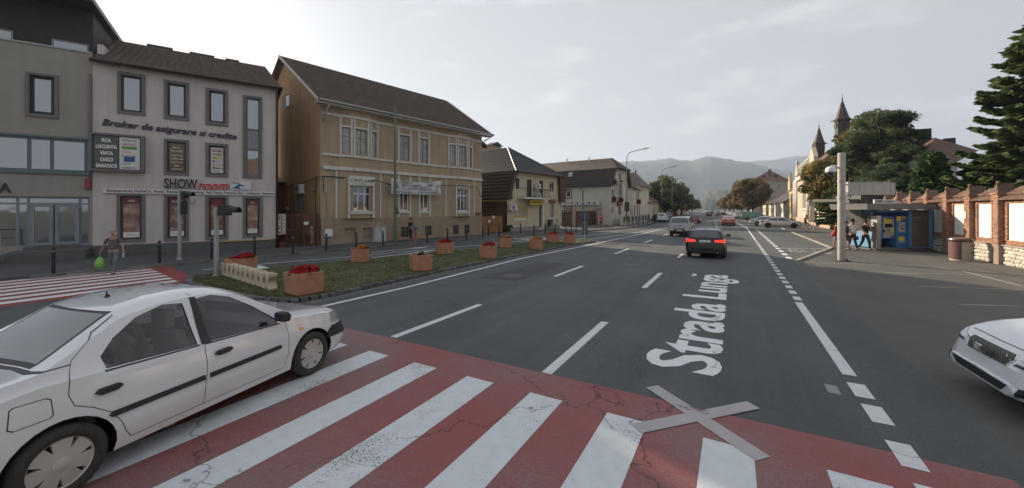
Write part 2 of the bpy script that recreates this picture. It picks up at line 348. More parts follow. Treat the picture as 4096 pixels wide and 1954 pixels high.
m_road = asphalt('asphalt', (.080,.087,.090), track=True)
m_road2 = asphalt('old_asphalt', (.098,.098,.095), patch=.25)
m_walk = asphalt('pavement_asphalt', (.088,.09,.094), scale=60)
m_white = worn('road_paint', (.62,.64,.65), (.1,.1,.1), .34, 70)
m_whitew = worn('worn_zebra_paint', (.60,.64,.66), (.11,.10,.10), .40, 55, 1.3)
m_faint = worn('faded_paint', (.27,.27,.26), (.1,.1,.1), .5, 60)
m_red = worn('red_paint', (.265,.072,.07), (.20,.14,.135), .53, 75, .4)
m_letter = worn('street_name_overlay', (.72,.73,.74), (.5,.5,.5), .2, 40)  # map viewer's street name overlay, drawn as if painted on the road
m_ghost = worn('pale_overlay_cross', (.40,.385,.39), (.30,.24,.24), .45, 60)  # navigation overlay's cross, laid on the road like paint
m_conc = mat('concrete', (.26,.25,.23), .9, var=.2, scale=4, bump=.4)
m_kerb = tint_random(mat('kerb_stone', (.15,.145,.14), .9, var=.25, scale=6, bump=.5), .2)
m_cobble = tint_random(mat('cobble_stone', (.10,.105,.11), .85, var=.3, scale=9, bump=.6), .3)
m_soil = mat('soil', (.07,.055,.035), 1, var=.35, scale=8, bump=.8)
m_black = mat('black_metal', (.014,.014,.016), .5)
m_rubber = mat('tyre_rubber', (.035,.034,.033), .85, var=.25, scale=20)
m_dark = mat('dark_void', (.008,.008,.009), .9)
m_galv = mat('galvanised_steel', (.33,.34,.35), .55, metal=.5, var=.12, scale=8)
m_wglass = glass('window_glass', refl=.25)
m_wglass2 = glass('dull_window_glass', (.03,.032,.034), refl=.14)  # weaker reflection and slightly paler base than the other window glass
m_cglass = clear_glass('clear_glass')
m_wht = mat('white_paint', (.62,.62,.60), .55, var=.08, scale=3, streak=.15)
m_pvc = mat('white_plastic', (.66,.67,.66), .35)
m_brown = mat('brown_frame', (.055,.03,.022), .5)
m_roofb = mat('brown_roof_tile', (.10,.075,.058), .8, var=.3, scale=2.5, bump=.4)
m_roofd = mat('dark_metal_tile', (.033,.032,.036), .46, var=.2, scale=2)
m_roofbr = mat('dark_brown_tile', (.05,.038,.034), .6, var=.25, scale=2)
m_roofr = mat('old_red_tile', (.11,.06,.042), .9, var=.4, scale=3, bump=.5)
# ------------------------------------------------------------------ ground, roads, markings
def sheet(name, pts, z, m, kind='structure', parent=None):
    o = mk(name, [(p[0], p[1], z) for p in pts], [tuple(range(len(pts)))], m, parent)
    if kind: o['kind'] = kind
    return o
m_field = mat('dry_ground', (.09,.085,.06), 1, var=.4, scale=.05)
sheet('ground', [(-9000,-3000),(9000,-3000),(9000,12000),(-9000,12000)], -.06, m_field)
YF = [60, 80, 110, 150, 200, 300, 420, 600, 900]
kerbL = [(-24.5,-60),(-21.6,0),(-21.2,6),(-20.8,9.6),(-20.2,13.7),(-19.2,22),(-17.6,31),(-15.2,39.5),(-12.6,46),(-11.4,52)]+[(-11.2+bend(y), y) for y in YF]
kerbR = [(2.45,-60),(2.45,22.3),(5.3,31.1),(5.3,53)]+[(5.3+bend(y), y) for y in YF]
sheet('road', kerbL+[p for p in reversed(kerbR)], .004, m_road)
sheet('right_pavement', [(2.44,-60),(60,-60),(60,120)]+[(30+bend(y), y) for y in (200, 420, 900)]+[(5.2+bend(900), 900)]+[(p[0]-.01, p[1]) for p in reversed(kerbR[:-1])], -.001, m_road2)
# left pavement, a real step up
def slab(name, line, far, z0, z1, m):
    n = len(line); V = [(x, y, z1) for x, y in line]+[(x, y, z1) for x, y in far]+[(x, y, z0) for x, y in line]
    F = [(i, i+1, n+i+1, n+i) for i in range(n-1)]+[(2*n+i, 2*n+i+1, i+1, i) for i in range(n-1)]
    o = mk(name, V, F, m); o['kind'] = 'structure'; return o
slab('left_pavement', [(x-.14, y) for x, y in kerbL], [(x-45, y) for x, y in kerbL], 0, .12, m_walk)
def kerb_run(line, w, h, L, m, parent_name, z=0, gap=.012, j=.004):
    me = mesh_of('kerb_stone', *(lambda b: (b.v, b.f))(MB().box(0, L-gap, -w/2, w/2, 0, h)), m, bevel=.012)
    root = bpy.data.objects.new(parent_name, None); COL.objects.link(root); root['kind'] = 'structure'; PM[root] = Matrix.Identity(4)
    k = 0
    for (x0, y0), (x1, y1) in zip(line, line[1:]):
        d = math.hypot(x1-x0, y1-y0); c = max(1, round(d/L)); a = math.atan2(y1-y0, x1-x0)
        for i in range(c):
            if k >= 290: return root
            o = bpy.data.objects.new('kerb_stone', me); COL.objects.link(o); o.parent = root
            o.location = (x0+(x1-x0)*i/c, y0+(y1-y0)*i/c, z+random.uniform(-j, j)); o.rotation_euler = (0, 0, a+random.uniform(-.01, .01)); o.scale = (d/c/L, 1, 1); k += 1
    return root
kerb_run([(-21.35,3.5)]+[(x-.07, y) for x, y in kerbL[2:11]], .14, .126, 1.0, m_kerb, 'left_kerb')
kerb_run([(2.5,22.2),(5.35,31.1),(5.4,53),(5.4,60)], .16, .075, 1.0, m_conc and tint_random(mat('pale_kerb', (.3,.28,.25), .9, var=.15, scale=5)), 'bus_bay_kerb')
pl = tint_random(mat('pale_joint', (.2,.19,.17), .9, var=.2))
def strip(name, pts, w, m, z=.008, kind='structure'):              # flat band along a line
    b = MB()
    for i in range(len(pts)-1):
        a, c = Vector(pts[i]), Vector(pts[i+1]); d = (c-a).normalized(); n = Vector((-d.y, d.x))*w/2
        if i == 0: p0, p1 = a-n, a+n
        d2 = (Vector(pts[i+2])-c).normalized() if i+2 < len(pts) else d; n2 = Vector((-(d+d2).y, (d+d2).x)).normalized()*w/2
        q0, q1 = c-n2, c+n2
        b.quad((*p0, z), (*q0, z), (*q1, z), (*p1, z)); p0, p1 = q0, q1
    o = b.build(name, m, recalc=False)
    if kind: o['kind'] = kind
    return o
strip('flush_kerb', [(2.5,22.1),(5.7,23.0),(7.5,23.6),(7.9,22),(8.0,18.8),(8.1,10),(8.2,0)], .13, pl, .004)
strip('parking_line', [(5.1,20.2),(7.7,21.1)], .1, m_faint, .004)
strip('parking_line', [(5.1,17.1),(7.6,18.0)], .1, m_faint, .004)
strip('parking_line', [(5.05,14.4),(7.6,15.4)], .1, m_faint, .004)
strip('parking_line', [(2.9,20.7),(5.0,21.4)], .06, m_faint, .004)
strip('tar_joint', [(9.0,0),(8.9,20),(9.1,26),(9.2,40)], .05, mat('tar', (.02,.02,.02), .5), .004)
# pedestrian crossings
sheet('red_crossing', [(-9.3,.55),(2.2,.55),(2.2,5.29),(-9.3,5.29)], .008, m_red)
for k in range(7):
    x = .18-1.035*k if k else .18
    sheet('zebra_stripe', [(x-.46,1.12),(x,1.12),(x,4.63),(x-.46,4.63)], .012, m_whitew)
sheet('zebra_stripe', [(.76,1.12),(1.22,1.12),(1.22,4.63),(.76,4.63)], .012, m_whitew)
sheet('red_crossing', [(-21.25,1.2),(-15.9,.4),(-15.9,6.35),(-16.7,6.45),(-21.2,7.3)], .008, mat('dull_red_paint', (.24,.05,.045), .7, var=.25, scale=30, bump=.3, bscale=80))
for k in range(7):
    x = -16.3-.8*k
    sheet('zebra_stripe', [(x-.42,1.6),(x,1.6),(x,5.9+k*.13),(x-.42,5.9+k*.13)], .012, m_white)
# lane markings
strip('edge_line', [(-9.0,6.0),(-8.9,9),(-9.15,17),(-8.6,25),(-8.1,36),(-7.4,55),(-7.2,80)]+[(-7.2+bend(y), y) for y in (110,150,250,450)], .15, m_white)
strip('edge_line', [(-10.2,30.3),(-9.3,37),(-8.3,48),(-7.55,58)], .12, m_white)
strip('edge_line', [(-18.6,7.5),(-18.3,9.4),(-17.15,13.4),(-16.0,18.9),(-15.2,21.6),(-13.4,29.6),(-11.6,37),(-10.8,42)], .12, m_white)
def dash(x0, y0, y1, w=.16, m=None): return sheet('lane_dash', [(x0-w/2+bend(y0),y0),(x0+w/2+bend(y0),y0),(x0+w/2+bend(y1),y1),(x0-w/2+bend(y1),y1)], .008, m or m_white)
for a, b_ in ((5.35,8.3),(13.1,16.1),(21.4,24.5),(29.5,32.8),(38,41),(47,50)): dash(-5.65, a, b_)
for y in range(58, 300, 9): dash(-5.1, y, y+3)
for a, b_ in ((5.3,8.35),(12.55,15.8),(21.2,23.2),(30,33),(39,42),(48,51)): dash(-2.42, a, b_)
for y in range(58, 300, 9): dash(-1.9, y, y+3)
dash(1.49, 7.44, 12.6, .17)
for y in (6.65,5.95): dash(1.49, y, y+.48, .2)
dash(1.17, 6.6, 6.9, .14, m_faint)
for y_ in (5.05,4.3): sheet('lane_dash', [(1.39,y_),(1.59,y_),(1.59,y_+.48),(1.39,y_+.48)], .0135, m_white)
y = 12.9
while y < 36: dash(1.52, y, y+.5, .17); y += .92
strip('edge_line', [(1.52,36),(1.52,60)]+[(1.52+bend(y), y) for y in (80,110,150,250)], .14, m_white)
y = 23.4
while y < 54: dash(2.42, y, y+1.0, .24); y += 1.8
# stop line and arrows on the side road
sheet('stop_line', [(-17.95,8.8),(-15.7,8.35),(-15.75,8.9),(-17.95,9.35)], .009, m_white)
def arrow(x, y0, y1, dx=.35):
    for q in ([(x-.07,y0),(x+.07,y0),(x+dx+.07,y1),(x+dx-.07,y1)], [(x+dx-.28,y1-.02),(x+dx+.28,y1-.02),(x+dx+.03,y1+1.6)]): sheet('lane_arrow', q, .008, m_white)
arrow(-15.85, 13.6, 16.6); arrow(-17.75, 15.2, 18.2)
# bus bay: zigzag and the word
zz = []; y = 30.2
while y < 52: zz += [(2.62, y), (5.1, y+2.6), (2.62, y+4.2)]; y += 4.4
strip('zigzag_line', zz, .11, m_faint)
strip('bay_line', [(2.6,29.6),(5.15,30.9)], .12, m_white, .0085)
def road_text(name, s, x0, y0, Lx, cap, m, along='x', z=.009, bold=.02):
    me = text_mesh(s, bold); co = np.array([v.co[:] for v in me.vertices]); a0, a1 = co[:,0].min(), co[:,0].max()
    if _cap[0] is None: _cap[0] = max(v.co.y for v in text_mesh('H').vertices)
    X = (co[:,0]-a0)*Lx/(a1-a0); Y = co[:,1]*cap/_cap[0]
    V = [(x0+X[i], y0+Y[i], z) if along == 'x' else (x0-Y[i], y0+X[i], z) for i in range(len(co))]
    o = mk(name, V, [tuple(p.vertices) for p in me.polygons], m); o['kind'] = 'structure'; return o
road_text('bus_lettering', 'BUS', 2.85, 27.2, 1.95, 2.0, m_faint, bold=.03)
road_text('overlay_street_name', 'Strada Lunga', -.2, 6.4, 10.0, 1.02, m_letter, along='y', bold=.06)  # added overlay text, no real marking on this road
ar = [(-1.12+.16*math.cos(a)-.05, 15.98+.27*math.sin(a)) for a in np.linspace(-1.35, 1.35, 9)]
strip('breve_mark', [(-1.30+.17*math.cos(a)-.10, 15.95+.26*math.sin(a)) for a in np.linspace(-1.3, 1.3, 9)], .12, m_letter, .0095)
X0 = G(1750*1.59, 1050*1.59)
for (a, b_) in (((1640,975),(1920,1158)),((1600,1082),(1895,1022))):
    p, q = GP('D', *a), GP('D', *b_); strip('overlay_cross', [p.xy, q.xy], .2 if a[1] < 1000 else .19, m_ghost, .0145 if a[1] < 1000 else .0165)  # two bars of the added navigation cross, no real marking
# manhole and patches
for (x, y, r) in ((-3.9,17.5,.33),(-7.1,12.5,.33)):
    b = MB(); b.lathe([(0,.009),(r,.009),(r+.04,.006)], 20, (x, y, 0)); o = b.build('manhole_cover', m_black if 0 else mat('cast_iron', (.06,.06,.062), .6, bump=.8, bscale=60)); o['kind'] = 'structure'

# ------------------------------------------------------------------ grass island with planters
isl = [(-16.4,6.35),(-15.2,5.9),(-13.1,5.75),(-11,5.8),(-10.1,6.1),(-9.85,7),(-9.95,10.9),(-9.85,19.1),(-9.55,25),(-9.1,28.2),(-9.6,29),(-10.6,29.3),(-11.8,27.2),(-13.2,19.5),(-14.2,15.5),(-15.3,11.2),(-16.2,7.8)]
m_grass0 = mat('turf', (.06,.097,.028), 1, var=.45, scale=2.2, bump=.8, col2=(.10,.085,.045))
n = len(isl); cxy = Vector((-12.4, 15))
V = [(x, y, .09) for x, y in isl]+[(cxy.x+(x-cxy.x)*.97, cxy.y+(y-cxy.y)*.985, .13) for x, y in isl]+[(x, y, 0) for x, y in isl]
o = mk('island_turf', V, [(i, (i+1)%n, n+(i+1)%n, n+i) for i in range(n)]+[tuple(range(n, 2*n))]+[(2*n+i, 2*n+(i+1)%n, (i+1)%n, i) for i in range(n)], m_grass0); o['kind'] = 'structure'
strip('gutter_strip', [(-9.6,6.2),(-9.7,7),(-9.78,10.9),(-9.6,19.1),(-9.3,25),(-8.85,28.2)], .34, mat('gutter', (.13,.125,.115), .95, var=.3, scale=9, bump=.4), .006)
# cobbles along the road side of the island
me = mesh_of('cobble', *(lambda b: (b.v, b.f))(MB().box(-.10,.10,-.09,.09,-.03,.13)), m_cobble, bevel=.02)
root = bpy.data.objects.new('cobble_edging', None); COL.objects.link(root); root['kind'] = 'structure'; PM[root] = Matrix.Identity(4)
line = [(-16.5,6.25),(-15.2,5.78),(-13.1,5.63),(-11,5.68),(-10.05,5.95),(-9.8,6.9),(-9.88,10.9),(-9.78,19.1),(-9.5,25),(-9.0,28.3)]
k = 0; acc = 0
for (x0, y0), (x1, y1) in zip(line, line[1:]):
    d = math.hypot(x1-x0, y1-y0); a = math.atan2(y1-y0, x1-x0); c = int(d/.215)
    for i in range(c):
        if k >= 160: break
        o = bpy.data.objects.new('cobble', me); COL.objects.link(o); o.parent = root; k += 1
        t = (i+.5)/c; o.location = (x0+(x1-x0)*t+random.uniform(-.012,.012), y0+(y1-y0)*t, random.uniform(-.035,.0)); o.rotation_euler = (random.uniform(-.06,.06), random.uniform(-.06,.06), a+random.uniform(-.05,.05)); o.scale = (random.uniform(.88,1.0), 1, 1)
def inside(p, poly):
    c = False; j = len(poly)-1
    for i in range(len(poly)):
        if (poly[i][1] > p[1]) != (poly[j][1] > p[1]) and p[0] < (poly[j][0]-poly[i][0])*(p[1]-poly[i][1])/(poly[j][1]-poly[i][1])+poly[i][0]: c = not c
        j = i
    return c
m_blade = leafmat('grass_blades', (.05,.085,.02), (.15,.14,.06), (.08,.13,.03), trans=.25, clump=.8)
V = []; F = []; cnt = 0
while cnt < 42000:
    x = random.uniform(-16.6, -9); y = 5.7+23.6*random.random()**1.5
    if not inside((x, y), isl): continue
    cnt += 1; h = random.uniform(.015, .05)*(1.6 if random.random() < .05 else 1); a = random.uniform(0, 6.3); w = .006+.0006*y; lx, ly = random.uniform(-.03,.03), random.uniform(-.03,.03)
    n = len(V); ca, sa = math.cos(a)*w, math.sin(a)*w; z = .12
    V += [(x-ca, y-sa, z), (x+ca, y+sa, z), (x+lx, y+ly, z+h)]; F.append((n, n+1, n+2))
o = npmesh('island_grass', V, F, m_blade); o['kind'] = 'stuff'; o['label'] = 'thin dry green grass on the planter island'

# planters
m_terra = mat('terracotta_paint', (.39,.195,.118), .75, var=.15, scale=5, bump=.3, streak=.12)
m_fred = leafmat('red_petals', (.30,.008,.012), (.55,.03,.03), trans=.2, clump=2); m_fora = leafmat('orange_petals', (.5,.16,.02), (.6,.3,.04), trans=.2, clump=2)
m_fgr = leafmat('flower_leaves', (.02,.035,.012), (.05,.07,.02), trans=.15, clump=2)
def planter(loc, rz, flowers, label, hexa=False, s=1.0):
    t = thing('flower_planter', label, 'planter', loc, rz, 'terracotta planters on the grass island')
    sides = 6 if hexa else 4; r0 = (.41 if hexa else .505)*s; r1 = (.45 if hexa else .54)*s; h = .62*s; b = MB()
    off = 0 if hexa else math.pi/4
    rings = [(r0*.9, 0), (r0*.9, .04), (r0, .05), (r1, h), (r1-.06, h), (r1-.08, h-.09)]
    for r, z in rings:
        for j in range(sides): b.v.append((r*math.cos(off+2*math.pi*j/sides), r*math.sin(off+2*math.pi*j/sides), z))
    b.add([(i*sides+j, i*sides+(j+1)%sides, (i+1)*sides+(j+1)%sides, (i+1)*sides+j) for i in range(len(rings)-1) for j in range(sides)])
    b.add([tuple(reversed(range(sides)))]); b.build('box', m_terra, t, PM[t], bevel=.012)
    q = MB(); q.v = [(r1*.86*math.cos(off+2*math.pi*j/sides), r1*.86*math.sin(off+2*math.pi*j/sides), h-.07) for j in range(sides)]; q.add([tuple(range(sides))]); q.build('soil', m_soil, t, PM[t])
    if flowers:
        def tuft(name, cnt, m, rr, z0, z1, sz):
            V = []; F = []
            for _ in range(cnt):
                a = random.uniform(0, 6.28); q_ = math.sqrt(random.random())*rr; x, y = q_*math.cos(a), q_*math.sin(a)
                z = h-.05+random.uniform(z0, z1)*(1-.45*(q_/rr)**2)*(0.8+.4*math.sin(5*x+3*y)); d = Vector((random.gauss(0,1), random.gauss(0,1), random.gauss(.4,.7))).normalized()
                e = d.orthogonal().normalized()*sz*random.uniform(.6,1.2); f2 = d.cross(e)
                n = len(V); c = Vector((x, y, z)); V += [c-e, c-f2*.7, c+e, c+f2*.7]; F.append((n, n+1, n+2, n+3))
            V = [PM[t] @ Vector(v) for v in V]; V = [PM[t].inverted() @ v for v in V]
            o = npmesh(name, V, F, m, t); o['kind'] = 'stuff'
        dens = {'red': 1, 'orange': .6, 'sparse': .25}[flowers]
        if flowers == 'sparse': tuft('leaves', 160, m_fgr, .12, .0, .22, .03); tuft('flowers', 40, m_fora, .1, .12, .2, .015)
        else:
            tuft('leaves', int(500), m_fgr, r1*.72, .0, .13, .045); tuft('flowers', int(900*dens), m_fred if flowers == 'red' else m_fora, r1*(.7 if flowers == 'red' else .55), .05, .22, .035)
    return t
PL = [(966,1101,'red','terracotta planter of red flowers behind the left end of the block row',.2,False),
      (1216,1176,'red','nearest terracotta planter of red flowers, right of the beige blocks',.95,False),
      (1441,1050,'orange','terracotta planter with a few yellow flowers beside the side road',.35,False),
      (1683,1083,'sparse','terracotta planter with one small dry brown plant',.45,False),
      (1778,1018,'red','terracotta planter of red flowers set at the edge nearest the side road arrows',.6,False),
      (1953,1034,'red','six-sided planter of red flowers close to the cobbled edge',.3,True),
      (2020,992,'orange','terracotta planter of orange flowers in front of the orange gate',.2,False),
      (2145,999,'orange','six-sided planter of yellow flowers near the tip of the island',.3,True),
      (2210,972,'red','terracotta planter of red flowers, the leftmost of the last two at the island tip',.15,False),
      (2277,975,'red','six-sided planter of red flowers nearest the island tip',.35,True)]
for u, v, fl, lb, rz, hx in PL: g = G(u, v, .1); planter((g.x, g.y, .1), rz+TH, fl, lb, hx)

# beige perforated concrete blocks in a row
m_beige = mat('beige_concrete', (.52,.44,.33), .9, var=.12, scale=8, bump=.5)
def block_profile():
    pts = []; Hh = .46; w = .20
    left = []
    for i in range(0, 13):
        t = i/12; z = Hh*t
        c = .115*max(0, math.sin(math.pi*min(1, max(0, (t-.1)/.68))))
        if t > .86: c = 0
        left.append((-w+c, z))
    arch = [(.055*math.cos(a), .055*math.sin(a)) for a in [math.pi-k*math.pi/6 for k in range(7)]]
    top = [(-.10,Hh),(-.085,Hh-.035),(-.04,Hh-.05),(.04,Hh-.05),(.085,Hh-.035),(.10,Hh)]
    right = [(-x, z) for x, z in reversed(left)]
    return left+top+right+[(-x, z) for x, z in arch]
bp = block_profile(); a0, a1 = Vector((-15.55, 6.98)), Vector((-11.75, 6.42)); dd = a1-a0; ang = math.atan2(dd.y, dd.x)
me = mesh_of('concrete_block', *(lambda b: (b.v, b.f))(MB().prism(bp, -.11, .11)), m_beige)
ordn = ['first','second','third','fourth','fifth','sixth','seventh','eighth','ninth','tenth']
for i in range(10):
    o = put('concrete_block', me); p = a0+dd*(i/9); o.location = (p.x, p.y, .12+random.uniform(-.01,.01)); o.rotation_euler = (0, random.uniform(-.03,.03), ang+random.uniform(-.05,.05))
    lb = 'beige perforated concrete block, %s from the left in the row on the grass' % ordn[i] if i < 9 else 'beige perforated concrete block at the right end of the row, nearest the camera'
    tag(o, lb, 'concrete block', 'beige concrete blocks in a row on the island')
# ------------------------------------------------------------------ building kit
def facade(F, s0, s1, z0, z1, ops, m, parent, n=0.0, rv=.2, name='wall'):
    """wall face with real openings and their reveals; ops = (sa, sb, za, zb)"""
    b = MB(); ops = [(max(s0, a), min(s1, b_), max(z0, c), min(z1, d)) for a, b_, c, d in ops]
    S = sorted({round(x, 4) for x in [s0, s1]+[x for q in ops for x in q[:2]]}); Z = sorted({round(x, 4) for x in [z0, z1]+[x for q in ops for x in q[2:]]})
    for i in range(len(S)-1):
        for j in range(len(Z)-1):
            cs, cz = (S[i]+S[i+1])/2, (Z[j]+Z[j+1])/2
            if any(a < cs < b_ and c < cz < d for a, b_, c, d in ops): continue
            b.quad((S[i], n, Z[j]), (S[i+1], n, Z[j]), (S[i+1], n, Z[j+1]), (S[i], n, Z[j+1]))
    for a, b_, c, d in ops:
        e = n+rv
        b.quad((a,n,c),(a,e,c),(a,e,d),(a,n,d)); b.quad((b_,n,c),(b_,n,d),(b_,e,d),(b_,e,c)); b.quad((a,n,d),(a,e,d),(b_,e,d),(b_,n,d)); b.quad((a,n,c),(b_,n,c),(b_,e,c),(a,e,c))
    return b.build(name, m, parent, F.M, recalc=False)
def bx(name, m, parent, F, *boxes, bevel=0):
    b = MB()
    for q in boxes: b.box(*q)
    return b.build(name, m, parent, F.M, bevel=bevel)
def win(F, r, parent, n=.1, cols=(), rows=(), fw=.06, fm=None, gm=None, d=.07, name='window', skip=()):
    s0, s1, z0, z1 = r; fm = fm or m_wht; gm = gm or m_wglass; b = MB()
    e = .002
    b.box(s0+e, s1-e, n, n+d, z0+e, z0+fw); b.box(s0+e, s1-e, n, n+d, z1-fw, z1-e); b.box(s0+e, s0+fw, n, n+d, z0+fw, z1-fw); b.box(s1-fw, s1-e, n, n+d, z0+fw, z1-fw)
    cs = [s0+fw]+[s0+(s1-s0)*c for c in cols]+[s1-fw]; rs = [z0+fw]+[z0+(z1-z0)*c for c in rows]+[z1-fw]; h = fw*.5
    for c in cs[1:-1]: b.box(c-h, c+h, n+.004, n+d-.004, z0+fw, z1-fw)
    for c in rs[1:-1]: b.box(s0+fw, s1-fw, n+.008, n+d-.008, c-h, c+h)
    w = b.build(name, fm, parent, F.M)
    me = None
    for i in range(len(cs)-1):
        for j in range(len(rs)-1):
            a0 = cs[i]+(h if i else 0); a1 = cs[i+1]-(h if i < len(cs)-2 else 0); b0 = rs[j]+(h if j else 0); b1 = rs[j+1]-(h if j < len(rs)-2 else 0)
            g = gm[(i, j)] if isinstance(gm, dict) and (i, j) in gm else (gm.get('d', m_wglass) if isinstance(gm, dict) else gm)
            bx('pane', g, w, F, (a0-.002, a1+.002, n+d*.45, n+d*.6, b0-.002, b1+.002))
    return w
def surround(F, outer, inner, m, parent, p=.06, n=0.0, name='window_surround'):
    a, b_, c, d = outer; e, f, g, h = inner
    return bx(name, m, parent, F, (a, b_, n-p, n-.001, c, g), (a, b_, n-p, n-.001, h, d), (a, e, n-p, n-.001, g, h), (f, b_, n-p, n-.001, g, h))
def slope(F, p, m, parent, name='roof', th=.08, tile=None):
    """roof plane from corner points (eave left, eave right, ridge right, ridge left) in frame coordinates; tile=(width, course, relief)"""
    p = [Vector(q) for q in p]; nrm = (p[1]-p[0]).cross(p[-1]-p[0]).normalized()
    if nrm.z < 0: nrm = -nrm
    b = MB(); n = 0; k = len(p)
    b.v = [tuple(q) for q in p]+[tuple(q-nrm*th) for q in p]; b.add([tuple(range(k)), tuple(reversed(range(k, 2*k)))]+[(i, (i+1)%k, k+(i+1)%k, k+i) for i in range(k)])
    o = b.build(name, m, parent, F.M)
    if tile:
        tw, co, rl = tile; ex = (p[1]-p[0]).normalized(); ey = nrm.cross(ex).normalized()
        if ey.z < 0: ey = -ey
        q2 = [((q-p[0]).dot(ex), (q-p[0]).dot(ey)) for q in p]
        ymax = max(q[1] for q in q2)
        def span(y):
            xs = []
            for i in range(k):
                (x0, y0), (x1, y1) = q2[i], q2[(i+1)%k]
                if abs(y1-y0) < 1e-6: continue
                t = (y-y0)/(y1-y0)
                if -1e-6 <= t <= 1+1e-6: xs.append(x0+t*(x1-x0))
            return (min(xs), max(xs)) if len(xs) > 1 else (0, 0)
        V = []; Fc = []; rows = max(1, int(ymax/co)); st = ymax/rows
        for r in range(rows):
            y0, y1 = r*st, (r+1)*st; a, c = span(min(ymax-1e-3, max(1e-3, (y0+y1)/2)))
            cnt = max(1, int((c-a)/tw)); 
            if c-a < .05: continue
            w = (c-a)/cnt; off = 0
            prof = [0, .7, 1, .7, 0] if rl > .02 else [0, 1, 1, 0]
            m_ = len(prof)
            for i in range(cnt):
                n0 = len(V)
                for j, h in enumerate(prof[:-1] if rl > .02 else prof):
                    x = a+w*(i+j/(len(prof)-1)) if rl > .02 else a+w*(i+[.03,.04,.96,.97][j])
                    V.append(p[0]+ex*x+ey*(y0-.01)+nrm*(h*rl+.03)); V.append(p[0]+ex*x+ey*y1+nrm*(h*rl*.8+.004))
                if rl > .02:
                    x = a+w*(i+1); V.append(p[0]+ex*x+ey*(y0-.01)+nrm*.03); V.append(p[0]+ex*x+ey*y1+nrm*.004)
                kk = (len(V)-n0)//2
                for j in range(kk-1): Fc.append((n0+2*j, n0+2*j+2, n0+2*j+3, n0+2*j+1))
                # butt end of each tile
                for j in range(kk-1):
                    a_, b_ = n0+2*j, n0+2*j+2; V2 = len(V); V.append(V[a_]-nrm*.03); V.append(V[b_]-nrm*.03); Fc.append((V2, V2+1, b_, a_))
        M = PM[o].inverted() @ F.M
        t = npmesh('roof_tiles', [M @ v for v in V], Fc, m, parent, smooth=False); t['kind'] = 'stuff'
    return o
def gutter(F, a, b_, parent, m, r=.06, name='gutter'):
    q = MB(); q.tube([a, b_], r, 8); return q.build(name, m, parent, F.M)
def pipe(F, pts, r, m, parent, name='downpipe', smooth=True):
    q = MB(); q.tube(pts, r, 8); return q.build(name, m, parent, F.M, smooth=smooth)
m_acw = mat('ac_white', (.6,.6,.58), .5, var=.06); m_acg = mat('ac_grille', (.06,.065,.07), .5)
_ac = {}
def ac_unit(loc, rz, label, group, s=1.0):
    t = thing('air_conditioner', label, 'air conditioner', loc, rz, group)
    if not _ac:
        b = MB(); b.box(-.4,.4,-.28,0,0,.55); _ac['casing'] = (mesh_of('casing', b.v, b.f, m_acw, bevel=.02), m_acw)
        b = MB(); b.lathe([(.0,-.285),(.21,-.285),(.23,-.29),(.23,-.278)], 20, (-.1,0,.28), 'z')
        b.v = [(x, z-.0-.28+.0, y) if 0 else (x, z, y) for x, y, z in b.v]
        b.v = [(x-0.0, y, z) for x, y, z in b.v]
        c = MB()
        seg = 20
        for r in (.0, .215):
            for j in range(seg): c.v.append((-.1+r*math.cos(6.2832*j/seg), -.284, .28+r*math.sin(6.2832*j/seg)))
        c.add([(j, (j+1)%seg, seg+(j+1)%seg, seg+j) for j in range(seg)]); _ac['fan'] = (mesh_of('fan', c.v, c.f, m_acg, recalc=False), m_acg)
        g = MB()
        for k in range(5):
            r = .04+.042*k
            for j in range(seg): a, b2 = 6.2832*j/seg, 6.2832*(j+1)/seg; g.quad((-.1+r*math.cos(a), -.288, .28+r*math.sin(a)), (-.1+r*math.cos(b2), -.288, .28+r*math.sin(b2)), (-.1+(r+.008)*math.cos(b2), -.288, .28+(r+.008)*math.sin(b2)), (-.1+(r+.008)*math.cos(a), -.288, .28+(r+.008)*math.sin(a)))
        _ac['fan_guard'] = (mesh_of('fan_guard', g.v, g.f, m_acw, recalc=False), m_acw)
        b = MB(); b.box(-.02,.02,-.3,.12,-.05,0); _ac['bracket'] = (mesh_of('bracket', b.v, b.f, m_galv), m_galv)
    for k, (me, _) in _ac.items():
        if k == 'bracket':
            for x in (-.31, .31): put(k, me, t).location = (x, 0, 0)
        else: put(k, me, t)
    t.scale = (s, s, s); return t
def on(F, s, n, z): return F.M @ Vector((s, n, z))
def cyl(name, F, parent, m, s, n, z0, z1, r, seg=12):
    q = MB(); q.tube([(s, n, z0), (s, n, z1)], r, seg); return q.build(name, m, parent, F.M, smooth=False)

def tufts(name, t, n, sd, sz, m, c0=(0,-.05,.2)):
    C = RNG.normal(size=(n,3))*np.array(sd)+np.array(c0); D = RNG.normal(size=(n,3)); V = []
    for c, d in zip(C, D): d = Vector(d).normalized(); c = Vector(c); e = d.orthogonal().normalized()*sz; f = d.cross(e)*.8; V += [c-e, c-f, c+e, c+f]
    o = npmesh(name, V, np.arange(4*n).reshape(-1,4), m, t); o['kind'] = 'stuff'
